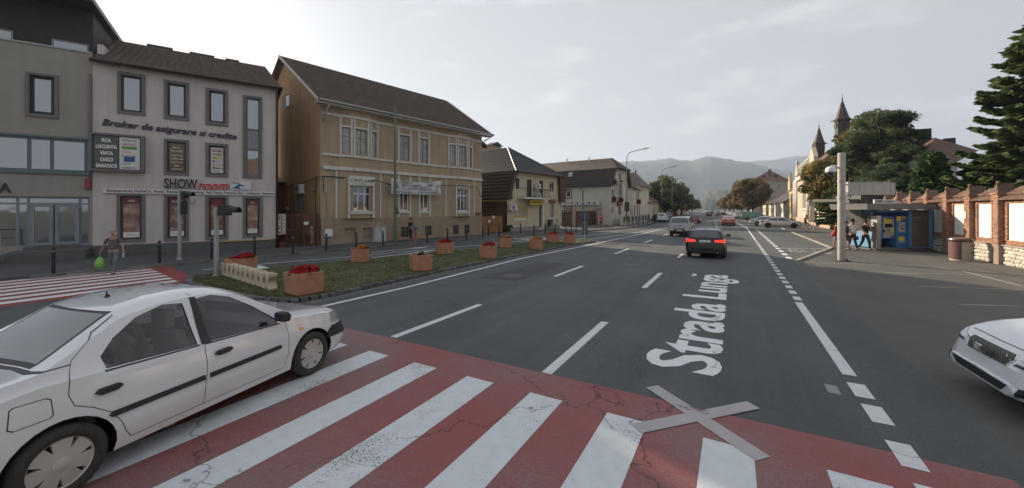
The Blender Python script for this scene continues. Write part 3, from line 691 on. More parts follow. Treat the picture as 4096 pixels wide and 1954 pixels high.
# ------------------------------------------------------------------ left side, first two buildings
m_w1 = mat('grey_render', (.52,.475,.455), .95, var=.07, scale=1.2, bump=.25, bscale=120, streak=.10)
m_w0 = mat('olive_grey_render', (.30,.28,.25), .95, var=.06, scale=1.2, bump=.25, bscale=120, streak=.08)
m_sur = mat('grey_stone_trim', (.155,.155,.155), .85, var=.1, scale=5)
m_plinth = mat('grey_plinth', (.105,.105,.108), .9, var=.15, scale=3, bump=.3)
m_teal = mat('teal_grey_frame', (.10,.14,.145), .5, var=.08)
m_shopf = mat('grey_shop_frame', (.20,.225,.25), .45)
m_brownf = mat('dark_brown_frame', (.05,.028,.024), .5)
A_, B_ = GP('z', 370, 1029, .12), GP('z', 1104, 993, .12)
F1 = Frame(A_, B_)
bA = thing('office_building', 'three storey pale grey building with broker lettering and a showroom', 'building', (*F1.a, .0), F1.ang)
sL = F1.pk('a', 413, 700)[0]; sR = F1.pk('a', 1240, 760)[0]
zE = F1.pk('a', 413, 262)[1]; zE2 = F1.pk('a', 1245, 408)[1]; zPl = .12+.55; zE = (zE+zE2)/2
def RA(u0, vt, vb, u1): return F1.rect('a', u0, vt, vb, u1)
rowT = [RA(525,318,507,650), RA(733,357,532,845), RA(918,393,558,1020)]
inT = [RA(540,334,496,634), RA(748,371,520,831), RA(934,405,545,1006)]
tall = RA(1085,425,797,1173); tin = RA(1098,436,786,1163)
row2 = [RA(733,620,782,845), RA(918,638,790,1020)]; in2 = [RA(746,632,770,832), RA(933,650,779,1006)]
row3 = [RA(522,866,1086,650), RA(733,870,1080,845), RA(918,874,1074,1020), RA(1085,878,1063,1175)]
in3 = [RA(536,876,1073,634), RA(748,880,1066,832), RA(933,884,1060,1007), RA(1098,888,1052,1160)]
big = RA(405,594,765,650)
ops = inT+[tin]+in2+in3
facade(F1, sL, sR, zPl, zE, ops, m_w1, bA, rv=.22)
bx('plinth', m_plinth, bA, F1, (sL-.0, sR+.0, -.03, .3, 0, zPl))
for o_, i_ in zip(rowT+[tall]+row2+row3, inT+[tin]+in2+in3): surround(F1, o_, i_, m_sur, bA)
for r in inT: win(F1, r, bA, n=.06, fw=.10, fm=m_brownf)
h = tin[3]-tin[2]
win(F1, tin, bA, n=.05, rows=((tin[3]-RA(1098,577,700,1160)[3])/h and (RA(1098,577,700,1160)[3]-tin[2])/h, (RA(1098,668,700,1160)[3]-tin[2])/h), fw=.10, fm=m_sur, gm={(0,1): mat('frosted_panel', (.27,.27,.28), .5), 'd': m_wglass})
# shop posters and stickers behind the glass
def printmat(name, a, b2, c3, sc=2.2):
    m = mat(name, a, .35, coat=.5); t = m.node_tree; L = t.links.new; c = t.nodes.new('ShaderNodeTexCoord'); n = t.nodes.new('ShaderNodeTexNoise'); n.inputs['Scale'].default_value = sc; n.inputs['Detail'].default_value = 4
    r = t.nodes.new('ShaderNodeValToRGB'); e = r.color_ramp.elements; e[0].position = .38; e[0].color = (*a, 1); e[1].position = .62; e[1].color = (*b2, 1); q = e.new(.5); q.color = (*c3, 1)
    L(c.outputs['Object'], n.inputs[0]); L(n.outputs[0], r.inputs[0]); L(r.outputs[0], t.nodes['Principled BSDF'].inputs['Base Color']); return m
m_post = [printmat('poster_coffee', (.2,.09,.07), (.42,.29,.23), (.28,.15,.12)), printmat('poster_kitchen', (.2,.08,.07), (.38,.26,.2), (.14,.10,.09), 3), printmat('poster_glassware', (.14,.055,.05), (.28,.2,.12), (.2,.09,.06), 2.6), printmat('poster_pizza', (.2,.09,.07), (.38,.3,.25), (.26,.14,.11), 2)]
m_maroon = mat('maroon_print', (.16,.03,.035), .4); m_ptxt = mat('white_print', (.7,.7,.7), .5)
for i, r in enumerate(in3):
    s0, s1, z0, z1 = r; hh = z1-z0
    w = win(F1, r, bA, n=.07, fw=.09, fm=m_brownf, gm=m_post[i], name='shop_window')
    a, b_ = s0+.1, s1-.1
    bx('poster_band', m_maroon, w, F1, (a, b_, .092, .1, z1-.1-hh*.14, z1-.1)); bx('poster_foot', m_ptxt, w, F1, (a, b_, .092, .1, z0+.1, z0+.1+hh*.12))
    tx = ['CAFEA', 'BUCATARIE', '', 'PIZZA'][i]; ww = (b_-a)*(.45 if len(tx) < 6 else .75)
    if tx: text('poster_lettering', tx, m_ptxt, w, F1, ((a+b_)/2-ww/2, z1-.1-hh*.09), ((a+b_)/2+ww/2, z1-.1-hh*.09), .1, n=.088, th=.003)
    bx('foot_rule', m_maroon, w, F1, (a+.1, b_-.15, .089, .092, z0+.1+hh*.055, z0+.1+hh*.065))
m_gold = printmat('sticker_gold', (.06,.04,.015), (.22,.15,.05), (.12,.08,.03), 7)
w = win(F1, in2[0], bA, n=.07, fw=.08, fm=m_brownf, gm=m_gold)
s0, s1, z0, z1 = in2[0]; hh = z1-z0
for k, tx in enumerate(['Nevoi', 'Personale', 'Prima Casa', 'Carduri Credit', 'Linie de credit', 'IMM', 'LEASING']):
    y = z1-.16-hh*(.10+.115*k+(.03 if k > 1 else 0)); c = (s0+s1)/2; ww = min((s1-s0)*.62, .1*len(tx)*.62); text('sticker_lettering', tx, m_ptxt, w, F1, (c-ww/2, y), (c+ww/2, y), .085, n=.088, th=.003)
m_sheet = mat('white_sheet', (.6,.6,.58), .6)
w = win(F1, in2[1], bA, n=.07, fw=.08, fm=m_brownf, gm=m_sheet)
s0, s1, z0, z1 = in2[1]; hh = z1-z0
def cmat(n, c): return mat(n, c, .5)
c_blue, c_red, c_or, c_gr, c_yel, c_navy = cmat('print_blue', (.03,.07,.25)), cmat('print_red', (.45,.04,.03)), cmat('print_orange', (.55,.2,.03)), cmat('print_green', (.12,.28,.04)), cmat('print_yellow', (.6,.5,.05)), cmat('print_navy', (.03,.04,.09))
for k, (tx, cm) in enumerate([('BCR', c_navy), ('ING', c_blue), ('Raiffeisen', c_yel), ('', c_blue), ('ERB Bank', c_or), ('Garanti', c_navy), ('CEC', c_gr)]):
    y = z1-.2-hh*(.085+.118*k); a = s0+.17
    if k == 2: bx('logo_bar', c_yel, w, F1, (a, s1-.17, .0885, .0915, y-.02, y+.11)); text('sticker_lettering', tx, c_navy, w, F1, (a+.03, y+.01), (s1-.34, y+.01), .07, n=.084, th=.003)
    elif tx: text('sticker_lettering', tx, cm, w, F1, (a, y), (a+(.3 if len(tx) < 4 else .5), y), .1, n=.088, th=.003)
    if k in (0, 1, 3, 5): bx('logo_mark', [c_red, c_or, 0, c_blue, 0, c_navy][k], w, F1, (s1-.3, s1-.18, .0885, .0915, y, y+.1) if k < 2 else (a, a+.08, .0885, .0915, y, y+.09))
    if k in (3, 5): bx('logo_line', c_blue, w, F1, (a+.1, s1-.18, .0885, .0915, y+.03, y+.05))
# the corner light box
s0, s1, z0, z1 = big
t = bA
bx('sign_case', m_sur, t, F1, (s0, s1, -.34, -.001, z0, z0+.1), (s0, s1, -.34, -.001, z1-.1, z1), (s0, s0+.1, -.34, -.001, z0+.1, z1-.1), (s1-.12, s1, -.34, -.001, z0+.1, z1-.1), (s0+.1, s1-.12, -.2, -.001, z0+.1, z1-.1))
sm = F1.pk('a', 536, 690)[0]; m_dgr = mat('dark_green_grey_print', (.085,.10,.10), .5)
bx('sign_panel', m_dgr, t, F1, (s0+.18, sm, -.26, -.205, z0+.13, z1-.13)); pan = bx('sign_panel', m_sheet, t, F1, (sm+.03, s1-.17, -.26, -.205, z0+.13, z1-.13))
for k, tx in enumerate(['RCA', 'LOCUIN\u021aA', 'VIATA', 'CASCO', 'SANATATE']):
    ph = (z1-z0-.3)/5; y = z1-.2-ph*(k+.72); c = (s0+.18+sm)/2; ww = .092*len(tx)*(1.2 if k == 0 else 1); text('sign_lettering', tx if k != 1 else 'LOCUINTA', m_ptxt, t, F1, (c-ww/2, y), (c+ww/2, y), ph*.5, n=-.285, bold=.12)
for k, (tx, cm) in enumerate([('Allianz', c_blue), ('OMNIASIG', c_red), ('GROUPAMA', c_gr), ('ASTRA', c_or), ('EUROINS', c_navy), ('', c_blue), ('UNIQA', c_gr), ('GENERALI', c_navy)]):
    ph = (z1-z0-.3)/8; y = z1-.17-ph*(k+.8); a, e = sm+.12, s1-.28
    if k == 2: bx('logo_bar', c_gr, pan, F1, (a, e, -.268, -.262, y-.01, y+.14))
    elif k == 5: bx('logo_mark', c_blue, pan, F1, ((a+e)/2-.2, (a+e)/2+.2, -.268, -.262, y-.05, y+.2))
    else: text('sign_lettering', tx, cm, pan, F1, (a, y), (a+(e-a)*(.95 if len(tx) > 5 else .6), y), ph*.45, n=-.265, th=.004)
# lettering on the wall
m_navy = mat('navy_letters', (.03,.035,.06), .5); m_char = mat('charcoal_letters', (.03,.03,.035), .5); m_redl = mat('red_letters', (.5,.03,.03), .45)
pa, pb = F1.pk('a', 457, 560), F1.pk('a', 1058, 625); capL = F1.pk('a', 457, 537)[1]-pa[1]
text('wall_lettering', 'Broker de asigurare si credite', m_navy, bA, F1, pa, pb, abs(capL)*1.2, n=-.06, bold=.07, shear=.25, th=.05)
q0, q1 = F1.pk('a', 460, 860), F1.pk('a', 1228, 880); hs = F1.pk('a', 460, 838)[1]-q0[1]
bx('strip_board', m_sheet, bA, F1, (q0[0], min(q1[0], sR-.05), -.09, -.062, (q0[1]+q1[1])/2, (q0[1]+q1[1])/2+hs)); zt = (q0[1]+q1[1])/2+hs*.27
text('board_lettering', 'Echipamente HoReCa. Hotel, Restaurant, Catering, Fast Food, Pizzerie, Bar, Cofetarie, Patiserie.', m_char, bA, F1, (F1.pk('a', 480, 850)[0], zt), (min(q1[0], sR-.1), zt), hs*.56, n=-.098, th=.006, bold=.045)
pa, pb = F1.pk('a', 738, 840), F1.pk('a', 880, 845); cp = F1.pk('a', 738, 798)[1]-pa[1]
for nn, bo, mm in ((-.10, .16, m_ptxt), (-.14, .07, m_char)): text('wall_lettering', 'SHOW', mm, bA, F1, (pa[0]-(0.03 if bo > .05 else 0), (pa[1]+pb[1])/2), (pb[0]+(0.03 if bo > .05 else 0), (pa[1]+pb[1])/2), cp, n=nn, th=.035, bold=bo)
pc = F1.pk('a', 1020, 848)
for nn, bo, mm in ((-.10, .16, m_ptxt), (-.14, .06, m_redl)): text('wall_lettering', 'room', mm, bA, F1, (pb[0]+.08, (pa[1]+pb[1])/2-.05), (pc[0], (pa[1]+pb[1])/2-.02), cp*.98, n=nn, th=.035, bold=bo, shear=.3)
r = RA(1030,809,851,1122); bx('logo_board', m_sheet, bA, F1, (r[0], r[1], -.1, -.062, r[2], r[3]))
b = MB(); s0, s1, z0, z1 = r; w_ = s1-s0; hh = z1-z0
b.prism([(s0+.05*w_, z0+.15*hh), (s0+.5*w_, z0+.15*hh), (s0+.34*w_, z0+.55*hh)], -.108, -.1); b.prism([(s0+.3*w_, z0+.35*hh), (s0+.75*w_, z0+.48*hh), (s0+.38*w_, z0+.72*hh)], -.106, -.1); b.build('logo_mark', mat('logo_blue', (.04,.12,.3), .5), bA, F1.M)
text('board_lettering', 'TRUS', m_navy, bA, F1, (s0+.04*w_, z0+.68*hh), (s0+.42*w_, z0+.68*hh), hh*.2, n=-.11, th=.006, bold=0); text('board_lettering', 'HoReCa Services', c_blue, bA, F1, (s0+.35*w_, z0+.12*hh), (s0+.97*w_, z0+.12*hh), hh*.1, n=-.11, th=.006)
# roof with tile courses, gutter, downpipe
zr = F1.pk('a', 800, 203, 4.6)[1]; sA = sL-.3
eL, eR = (sL-.05, -.35, zE-.05), (sR+.25, -.35, zE-.05)
sRid, zRid = F1.pk('a', 1185, 300, 4.6); zRid = max(zRid, zE+2.2)
slope(F1, [eL, eR, (sRid, 4.6, zRid), (sL-.05, 4.6, zRid)], m_roofb, bA, tile=(.3, .33, .012))
slope(F1, [(sR+.25, -.35, zE-.05), (sR+.25, 7.2, zE-.05), (sRid, 4.6, zRid)], m_roofb, bA)
slope(F1, [(sR+.25, 7.2, zE-.05), (sL-.05, 7.2, zE-.05), (sL-.05, 4.6, zRid), (sRid, 4.6, zRid)], m_roofb, bA)
bx('side_wall', m_w1, bA, F1, (sR-.25, sR-.002, .001, 6.9, 0, zE-.06)); bx('back_wall', m_w1, bA, F1, (sL, sR-.26, 6.7, 6.9, 0, zE-.06))
for i, (a, e, zz_) in enumerate([(.18,.34,.12),(.45,.62,.1),(.7,.8,.09)]):
    bx('snow_guard' if 0 else 'ridge_cap', m_roofbr, bA, F1, (sL+(sRid-sL)*a, sL+(sRid-sL)*e, 4.5, 4.7, zRid-.02, zRid+zz_))
gutter(F1, (sL, -.42, zE-.02), (sR+.25, -.42, zE-.02), bA, m_brownf, .08)
pipe(F1, [(sR-.08, -.4, zE-.05), (sR-.03, -.12, zE-.5), (sR-.03, -.12, .14)], .06, m_brownf, bA)
pipe(F1, [F1.pt(*P('j', 600, 692), -.08)[0:1]+(-.08, .62), (sR-.3, -.08, .66), (sR-.3, -.08, .5)], .022, mat('yellow_gas_pipe', (.5,.36,.03), .5), bA, 'gas_pipe')
r = RA(853,885,908,870); bx('alarm_box', mat('cream_plastic', (.45,.42,.3), .5), bA, F1, (r[0], r[1], -.14, 0, r[2], r[3]), bevel=.01)

# ---- olive-grey office at the far left
bB = thing('office_building', 'olive grey office with glazed shopfront and dark top floor at the left edge', 'building', (*F1.a, 0), F1.ang)
sLL = F1.pk('a', 0, 600)[0]-5; sE = sL-.012
zT = F1.pk('a', 200, 208)[1]
def RB(u0, vt, vb, u1): return RA(u0, vt, vb, u1)
w0 = RB(130,333,506,244); w0o = RB(113,320,520,262); sp = w0[0]-RB(0,300,490,6)[1]
wl = (w0[0]-3.1, w0[1]-3.1, w0[2], w0[3]); wlo = (w0o[0]-3.1, w0o[1]-3.1, w0o[2], w0o[3])
band = (sLL, RB(0,600,765,392)[1], RB(200,615,768,392)[2], RB(200,615,768,392)[3])
zc = F1.pk('a', 200, 880)[1]; zsh = F1.pk('a', 200, 1103)[1]; shop = (sLL, RB(0,878,1100,402)[1], zsh, zc)
facade(F1, sLL, sE, 0, zT, [w0, wl, band, shop], m_w0, bB, rv=.25)
for o_, i_ in ((w0o, w0), (wlo, wl)): surround(F1, o_, i_, m_sur, bB); win(F1, i_, bB, n=.08, fw=.13, fm=m_black)
c1 = (F1.pk('a', 128, 690)[0]-band[0])/(band[1]-band[0]); c2 = (F1.pk('a', 230, 690)[0]-band[0])/(band[1]-band[0])
win(F1, band, bB, n=.03, cols=(c1-.2, c1, c2), fw=.12, fm=m_teal, name='ribbon_window'); bx('sill_ledge', m_teal, bB, F1, (band[0], band[1]+.12, -.1, .0, band[2]-.1, band[2]-.001), (band[0], band[1]+.12, -.06, .0, band[3]+.001, band[3]+.09))
W_ = shop[1]-shop[0]; cc = [(F1.pk('a', x, 990)[0]-shop[0])/W_ for x in (73, 122, 354)]
win(F1, shop, bB, n=.1, cols=cc, rows=(.86,), fw=.09, fm=m_shopf, name='shop_window')
dr = RB(128,905,1083,238); dr2 = RB(241,905,1083,354)
for r in (dr, dr2):
    d = win(F1, (r[0]+.02, r[1]-.0, shop[2]+.05, shop[2]+(shop[3]-shop[2])*.855), bB, n=.02, fw=.14, fm=m_shopf, name='glass_door')
    q = MB(); x = r[1]-.07 if r is dr else r[0]+.1; q.tube([(x, -.0, shop[2]+.9), (x, -.05, shop[2]+.95), (x, -.05, shop[2]+1.4), (x, 0, shop[2]+1.45)], .015); q.build('handle', m_galv, d, F1.M)
bx('step', m_plinth, bB, F1, (F1.pk('a', 75, 1105)[0], sE, -1.0, -.002, 0, shop[2]-.14), (F1.pk('a', 0, 1105)[0]-2, F1.pk('a', 75, 1105)[0]-.01, -1.0, -.002, 0, .45), (F1.pk('a', 0, 1105)[0]-2, F1.pk('a', 40, 1105)[0], -1.4, -1.003, 0, .28), bevel=.01)
bx('plinth', m_plinth, bB, F1, (F1.pk('a', 75, 1105)[0]+.2, sE-.0, -.05, -.003, shop[2]-.14, shop[2]))
bx('parapet_cap', m_galv, bB, F1, (sLL, sE, -.05, .3, zT, zT+.07))
text('wall_lettering', 'TA', m_char, bB, F1, (F1.pk('a', 0, 862)[0]-.35, F1.pk('a', 25, 862)[1]), (F1.pk('a', 52, 862)[0], F1.pk('a', 25, 862)[1]), .42, n=-.05, th=.05, bold=.03)
r = RB(400,800,845,411); bx('alarm_box', mat('red_box', (.3,.03,.03), .5), bB, F1, (sE-.22, sE-.05, -.12, -.001, r[2], r[3]))
m_ph = mat('dark_brown_cladding', (.028,.026,.022), .7, var=.2, scale=6)
pn = 1.6; _, zp = F1.pk('a', 413, 140, pn); zpo = zT+2.6
bx('top_floor', m_ph, bB, F1, (sLL, sE-.3, pn, pn+7, 0.5, zpo))
for (u0, vt, vb, u1) in ((233,175,245,405), (-60,120,172,62)):
    r = F1.rect('a', u0, vt, vb+20, u1, pn); win(F1, (r[0], min(r[1], sE-.45), zT-.3, r[3]), bB, n=pn-.08, fw=.06, fm=m_shopf, name='ribbon_window')
bx('top_roof', m_roofd, bB, F1, (sLL, sE-.0, .1, pn+7.5, zpo, zpo+.22)); 
bx('party_wall', m_w1, bA, F1, (sL, sL+.22, .3, 6.6, 2, zE), (sL-.003, sL+.24, .8, 6.2, zE, zE+1.1))
pipe(F1, [(sE-.06, -.07, 3.4), (sE-.06, -.07, zT-1)], .05, m_sur, bB)
# glass rail post
q = MB(); x = F1.pk('a', 45, 1100)[0]; q.tube([(x, -.9, .45), (x, -.9, 1.5)], .03); q.tube([(x-2.4, -.9, 1.5), (x, -.9, 1.5)], .03); q.tube([(x-2.4, -.9, 1.1), (x, -.9, 1.1)], .015); q.tube([(x-1.2, -.9, .45), (x-1.2, -.9, 1.5)], .03); q.build('handrail', m_galv, bB, F1.M)
# ------------------------------------------------------------------ ochre apartment house
m_och = mat('ochre_render', (.375,.30,.20), .95, var=.10, scale=.9, bump=.3, bscale=90, streak=.18)
m_ochs = mat('orange_render', (.50,.30,.14), .95, var=.15, scale=.8, bump=.3, bscale=90, streak=.3, col2=(.40,.27,.15))
m_ochp = mat('ochre_plinth', (.30,.235,.17), .95, var=.13, scale=1.1, bump=.3, streak=.1)
m_band = mat('white_moulding', (.56,.55,.52), .8, var=.1, scale=3, streak=.15)
m_greyf = mat('grey_window_frame', (.22,.20,.18), .6, var=.15); m_curt = mat('curtain_behind_glass', (.28,.28,.27), .25, var=.2, scale=4, coat=.6)
C_, D_ = GP('k', 712, 1020, .12), GP('l', 1312, 885, .12)
F2 = Frame(C_, D_); W2 = F2.len
bC = thing('apartment_house', 'ochre two storey house with white mouldings, shallow bays and a long banner', 'building', (*F2.a, 0), F2.ang)
def RC(u0, vt, vb, u1, n=0): return F2.rect('b', u0, vt, vb, u1, n)
def SB(x, y=700, n=0): return F2.pk('b', x, y, n)[0]
def ZB(x, y, n=0): return F2.pk('b', x, y, n)[1]
zb1 = (ZB(395,342)+ZB(1262,504))/2; zb2 = (ZB(395,568)+ZB(1262,660))/2; zb3 = (ZB(395,640)+ZB(1262,712))/2; zpl = (ZB(480,918)+ZB(1190,912))/2
zeav = ZB(372,285); bd = .3
bay = [(SB(478), SB(566), SB(668), SB(706)), (SB(1074), SB(1140), SB(1200), SB(1219))]
bays = []
for a, b1_, c1_, d1_ in bay:                                       # plan of each bay: chamfer, front, chamfer
    bays.append((a, a+.95, d1_-.95, d1_))
base_ops = [RC(517,975,1037,572), RC(617,973,1031,665), RC(820,968,1023,868), RC(953,963,1014,990), RC(1108,958,1008,1138), RC(1168,956,1005,1197)]
facade(F2, 0, W2, 0, zpl, base_ops, m_ochp, bC, n=-.06, rv=.22, name='plinth_wall')
bx('plinth_ledge', m_ochp, bC, F2, (0, W2, -.06, 0, zpl, zpl+.03))
for i, r in enumerate(base_ops):
    if i < 2: bx('blind_panel', m_ochp, bC, F2, (r[0], r[1], .1, .14, r[2], r[3]))
    else: win(F2, r, bC, n=.06, fw=.04, fm=m_brown, gm=m_wglass2, cols=(.5,), name='basement_window')
# flat wall parts
gz = ZB(850,885)
up = [RC(815,428,606,872), RC(924,448,624,976)]; up = [(SB(818), SB(871), ZB(845,605), ZB(845,470)), (SB(928), SB(972), ZB(950,622), ZB(950,487))]
gr = [(SB(818), SB(868), ZB(845,880), ZB(845,760)), (SB(930), SB(976), ZB(955,882), ZB(955,765))]
(b0a, b0b, b0c, b0d), (b1a, b1b, b1c, b1d) = bays
sp1 = SB(395)
facade(F2, 0, b0a, zpl, zeav, [], m_och, bC); facade(F2, b0d, b1a, zpl, zeav, up+gr, m_och, bC, rv=.2); facade(F2, b1d, W2, zpl, zeav, [], m_och, bC)
FR = []
for bi, (a, b_, c, d) in enumerate(bays):
    PA, PB, PC_, PD = F2.M @ Vector((a, 0, 0)), F2.M @ Vector((b_, -bd, 0)), F2.M @ Vector((c, -bd, 0)), F2.M @ Vector((d, 0, 0))
    fl, ff, fr = Frame(PA, PB), Frame(PB, PC_), Frame(PC_, PD); FR.append((fl, ff, fr)); lw, fwid, rw = fl.len, ff.len, fr.len
    # window positions on each face
    uzb, uzt = zb2+.16, zb1-.75
    cw = (.28*lw, .80*lw); mc = fwid/2; hw = min(.55, fwid*.36)
    U = [(cw[0], cw[1], uzb, uzt)]; Fo = [(mc-hw, mc+hw, uzb, uzt)]; Ur = [(.25*rw, .72*rw, uzb, uzt)]
    gw = .78 if bi == 0 else .62; g0 = (mc-gw, mc+gw, ZB(597 if bi == 0 else 1150, 882, -bd), ZB(597 if bi == 0 else 1150, 742 if bi == 0 else 757, -bd))
    facade(fl, 0, lw, zpl, zeav, U, m_och, bC, rv=.15); facade(ff, 0, fwid, zpl, zeav, Fo+[g0], m_och, bC, rv=.18); facade(fr, 0, rw, zpl, zeav, Ur, m_och, bC, rv=.15)
    win(fl, U[0], bC, n=.06, rows=(.68,), fw=.05, fm=m_greyf, gm=m_curt); win(fr, Ur[0], bC, n=.06, rows=(.68,), fw=.05, fm=m_greyf, gm=m_curt); win(ff, Fo[0], bC, n=.08, cols=(.5,), rows=(.66,), fw=.07, fm=m_greyf, gm=m_curt)
    win(ff, g0, bC, n=.08, cols=(.36, .66) if bi == 0 else (.36, .68), rows=(.68,), fw=.09, fm=m_wht, gm=m_wglass2)
    q = MB(); q.v = [(a,0,zpl),(b_,-bd,zpl),(c,-bd,zpl),(d,0,zpl),(a,0,zpl+.001)]; q.f = [(0,1,2,3)]; q.m = [0]; q.build('bay_underside', m_och, bC, F2.M)
    T = .12                                                        # mouldings
    def vstrip(f, s, z0, z1, w=T): bx('moulding', m_band, bC, f, (s-w/2, s+w/2, -.045, -.001, z0, z1))
    for f, s0_, s1_ in ((fl, cw[0], cw[1]), (ff, mc-hw, mc+hw), (fr, .25*rw, .72*rw)):
        for s in (s0_-.09, s1_+.09): vstrip(f, s, zb2+.1, zb1-.1)
        bx('moulding', m_band, bC, f, (s0_-.03, s1_+.03, -.042, -.001, uzt+.02, uzt+.14))
    for s in (mc-gw-.12, mc+gw+.12): vstrip(ff, s, zpl+.02, zb3-.55, .16)
    bx('window_sill', m_band, bC, ff, (mc-gw-.03, mc+gw+.03, -.08, .05, g0[2]-.2, g0[2]-.002))
    if bi: bx('moulding', m_band, bC, ff, (mc-gw-.03, mc+gw+.03, -.045, -.001, g0[3]+.02, g0[3]+.15))
    vstrip(F2, a-.08, zpl+.02, zb3-.12, .13); vstrip(F2, d+.08, zpl+.02, zb3-.12, .13)
segs = [(F2, sp1-.0, b0a, 0), (FR[0][0], 0, FR[0][0].len, 0), (FR[0][1], 0, FR[0][1].len, 0), (FR[0][2], 0, FR[0][2].len, 0), (F2, b0d, b1a, 0), (FR[1][0], 0, FR[1][0].len, 0), (FR[1][1], 0, FR[1][1].len, 0), (FR[1][2], 0, FR[1][2].len, 0), (F2, b1d, W2, 0)]
for zz_, hh, pp in ((zb1, .16, .07), (zb2, .15, .09), (zb3, .22, .12)):
    q = MB(); lv = []
    for f, a, e, _ in segs:
        for s, y, z in ((a, -pp, zz_-hh/2), (a, -pp, zz_+hh/2), (a, -.001, zz_-hh/2), (a, -.001, zz_+hh/2), (e, -pp, zz_-hh/2), (e, -pp, zz_+hh/2), (e, -.001, zz_-hh/2), (e, -.001, zz_+hh/2)): lv.append(tuple(F2.I @ (f.M @ Vector((s, y, z)))))
        n = len(q.v); q.v += lv[-8:]; q.add([(0,4,5,1),(1,5,7,3),(0,2,6,4),(0,1,3,2),(4,6,7,5)], n)
    q.build('string_course', m_band, bC, F2.M)
for r, cl in ((up[0], .5), (up[1], .5)):
    win(F2, r, bC, n=.08, cols=(.5,), rows=(.66,), fw=.07, fm=m_greyf, gm=m_curt)
    for s in (r[0]-.1, r[1]+.1): bx('moulding', m_band, bC, F2, (s-.07, s+.07, -.045, -.001, zb2+.1, zb1-.1))
    bx('moulding', m_band, bC, F2, (r[0]-.03, r[1]+.03, -.042, -.001, r[3]+.02, r[3]+.14))
for r in gr:
    win(F2, r, bC, n=.08, cols=(.45,), fw=.1, fm=m_wht, gm=m_wglass2)
    for s in (r[0]-.1, r[1]+.12): bx('moulding', m_band, bC, F2, (s-.075, s+.075, -.045, -.001, zpl+.02, zb3-.12))
    bx('window_sill', m_band, bC, F2, (r[0]-.02, r[1]+.04, -.07, .04, r[2]-.17, r[2]-.002))
r = RC(1226,888,912,1258); bx('wall_plaque', mat('dull_brass', (.13,.09,.04), .5), bC, F2, (r[0], r[1], -.04, -.001, r[2], r[3]))
# side wall (faces the alley)
S2 = F2.off(0, 0, -math.pi/2); S2 = F2.off(0, 12, 0)
S2 = Frame(F2.M @ Vector((0, 12, 0)), F2.M @ Vector((0, 0, 0)))
rid_n, rid_z = 6.0, zeav+4.3
def RS(k, u0, vt, vb, u1): return S2.rect(k, u0, vt, vb, u1)
wu = RS('i', 1303,215,350,1376); wb = RS('k', 400,262,597,500)
facade(S2, 0, 12, 0, zeav, [wb], m_ochs, bC, rv=.2, name='side_wall')
win(S2, wb, bC, n=.08, cols=(.5,), fw=.06, fm=m_greyf, gm=m_wglass2)
q = MB()
for k in range(9): s = wb[0]+(wb[1]-wb[0])*(k+.5)/9; q.tube([(s, -.03, wb[2]), (s, -.03, wb[3])], .012, 5)
q.build('window_bars', m_galv, bC, S2.M)
q = MB(); q.v = [(0,0,zeav),(12,0,zeav),(6,0,rid_z)]; q.add([(0,1,2)]); q.build('gable', m_ochs, bC, S2.M)
q = MB(); bx('attic_window', m_brown, bC, S2, (wu[0], wu[1], -.02, -.0015, wu[2], wu[3])); bx('attic_pane', m_pvc, bC, S2, (wu[0]+.55*(wu[1]-wu[0]), wu[1]-.06, -.03, -.021, wu[2]+.15, wu[3]-.15))
bx('far_wall', m_ochs, bC, F2, (W2-.25, W2-.001, .01, 12, 0, zeav), (0.02, W2-.3, 11.7, 12, 0, zeav))
q = MB(); q.v = [(W2-.005,0,zeav),(W2-.005,12,zeav),(W2-.005,6,rid_z)]; q.add([(0,1,2)]); q.build('gable', m_ochs, bC, F2.M)
ov = .75
k_ = (rid_z-zeav)/6
slope(F2, [(-.45, -ov, zeav-.0), (W2+.7, -ov, zeav-.0), (W2+.5, 6, rid_z+.15), (-.45, 6, rid_z+.15)], m_roofb, bC, tile=(.24, .30, .014))
slope(F2, [(W2+.5, 12.6, zeav-.1), (-.45, 12.6, zeav-.1), (-.45, 6, rid_z+.15), (W2+.5, 6, rid_z+.15)], m_roofb, bC)
bx('soffit', m_band, bC, F2, (-.42, W2+.6, -ov+.02, -.47 if 0 else -.002, zeav-.16, zeav-.085))
q = MB(); q.prism([(-ov, zeav-.12), (-ov, zeav+.06), (6, rid_z+.2), (6, rid_z+.0)], -.5, -.452, 'x'); q.build('verge_board', m_band, bC, F2.M)
q = MB(); q.prism([(-ov, zeav-.12), (-ov, zeav+.06), (6, rid_z+.2), (6, rid_z+.0)], W2+.72, W2+.76, 'x'); q.build('verge_board', m_band, bC, F2.M)
gutter(F2, (-.4, -ov-.07, zeav-.0), (W2+.75, -ov-.07, zeav-.0), bC, m_galv, .08)
pipe(F2, [(.25, -ov-.05, zeav-.1), (.22, -.15, zeav-.8), (.15, -.1, zeav-1.2)], .05, m_galv, bC); pipe(F2, [(W2+.6, -ov-.05, zeav-.1), (W2+.1, -.2, zeav-.6), (W2+.1, -.1, zeav-1.0)], .05, m_brownf, bC)
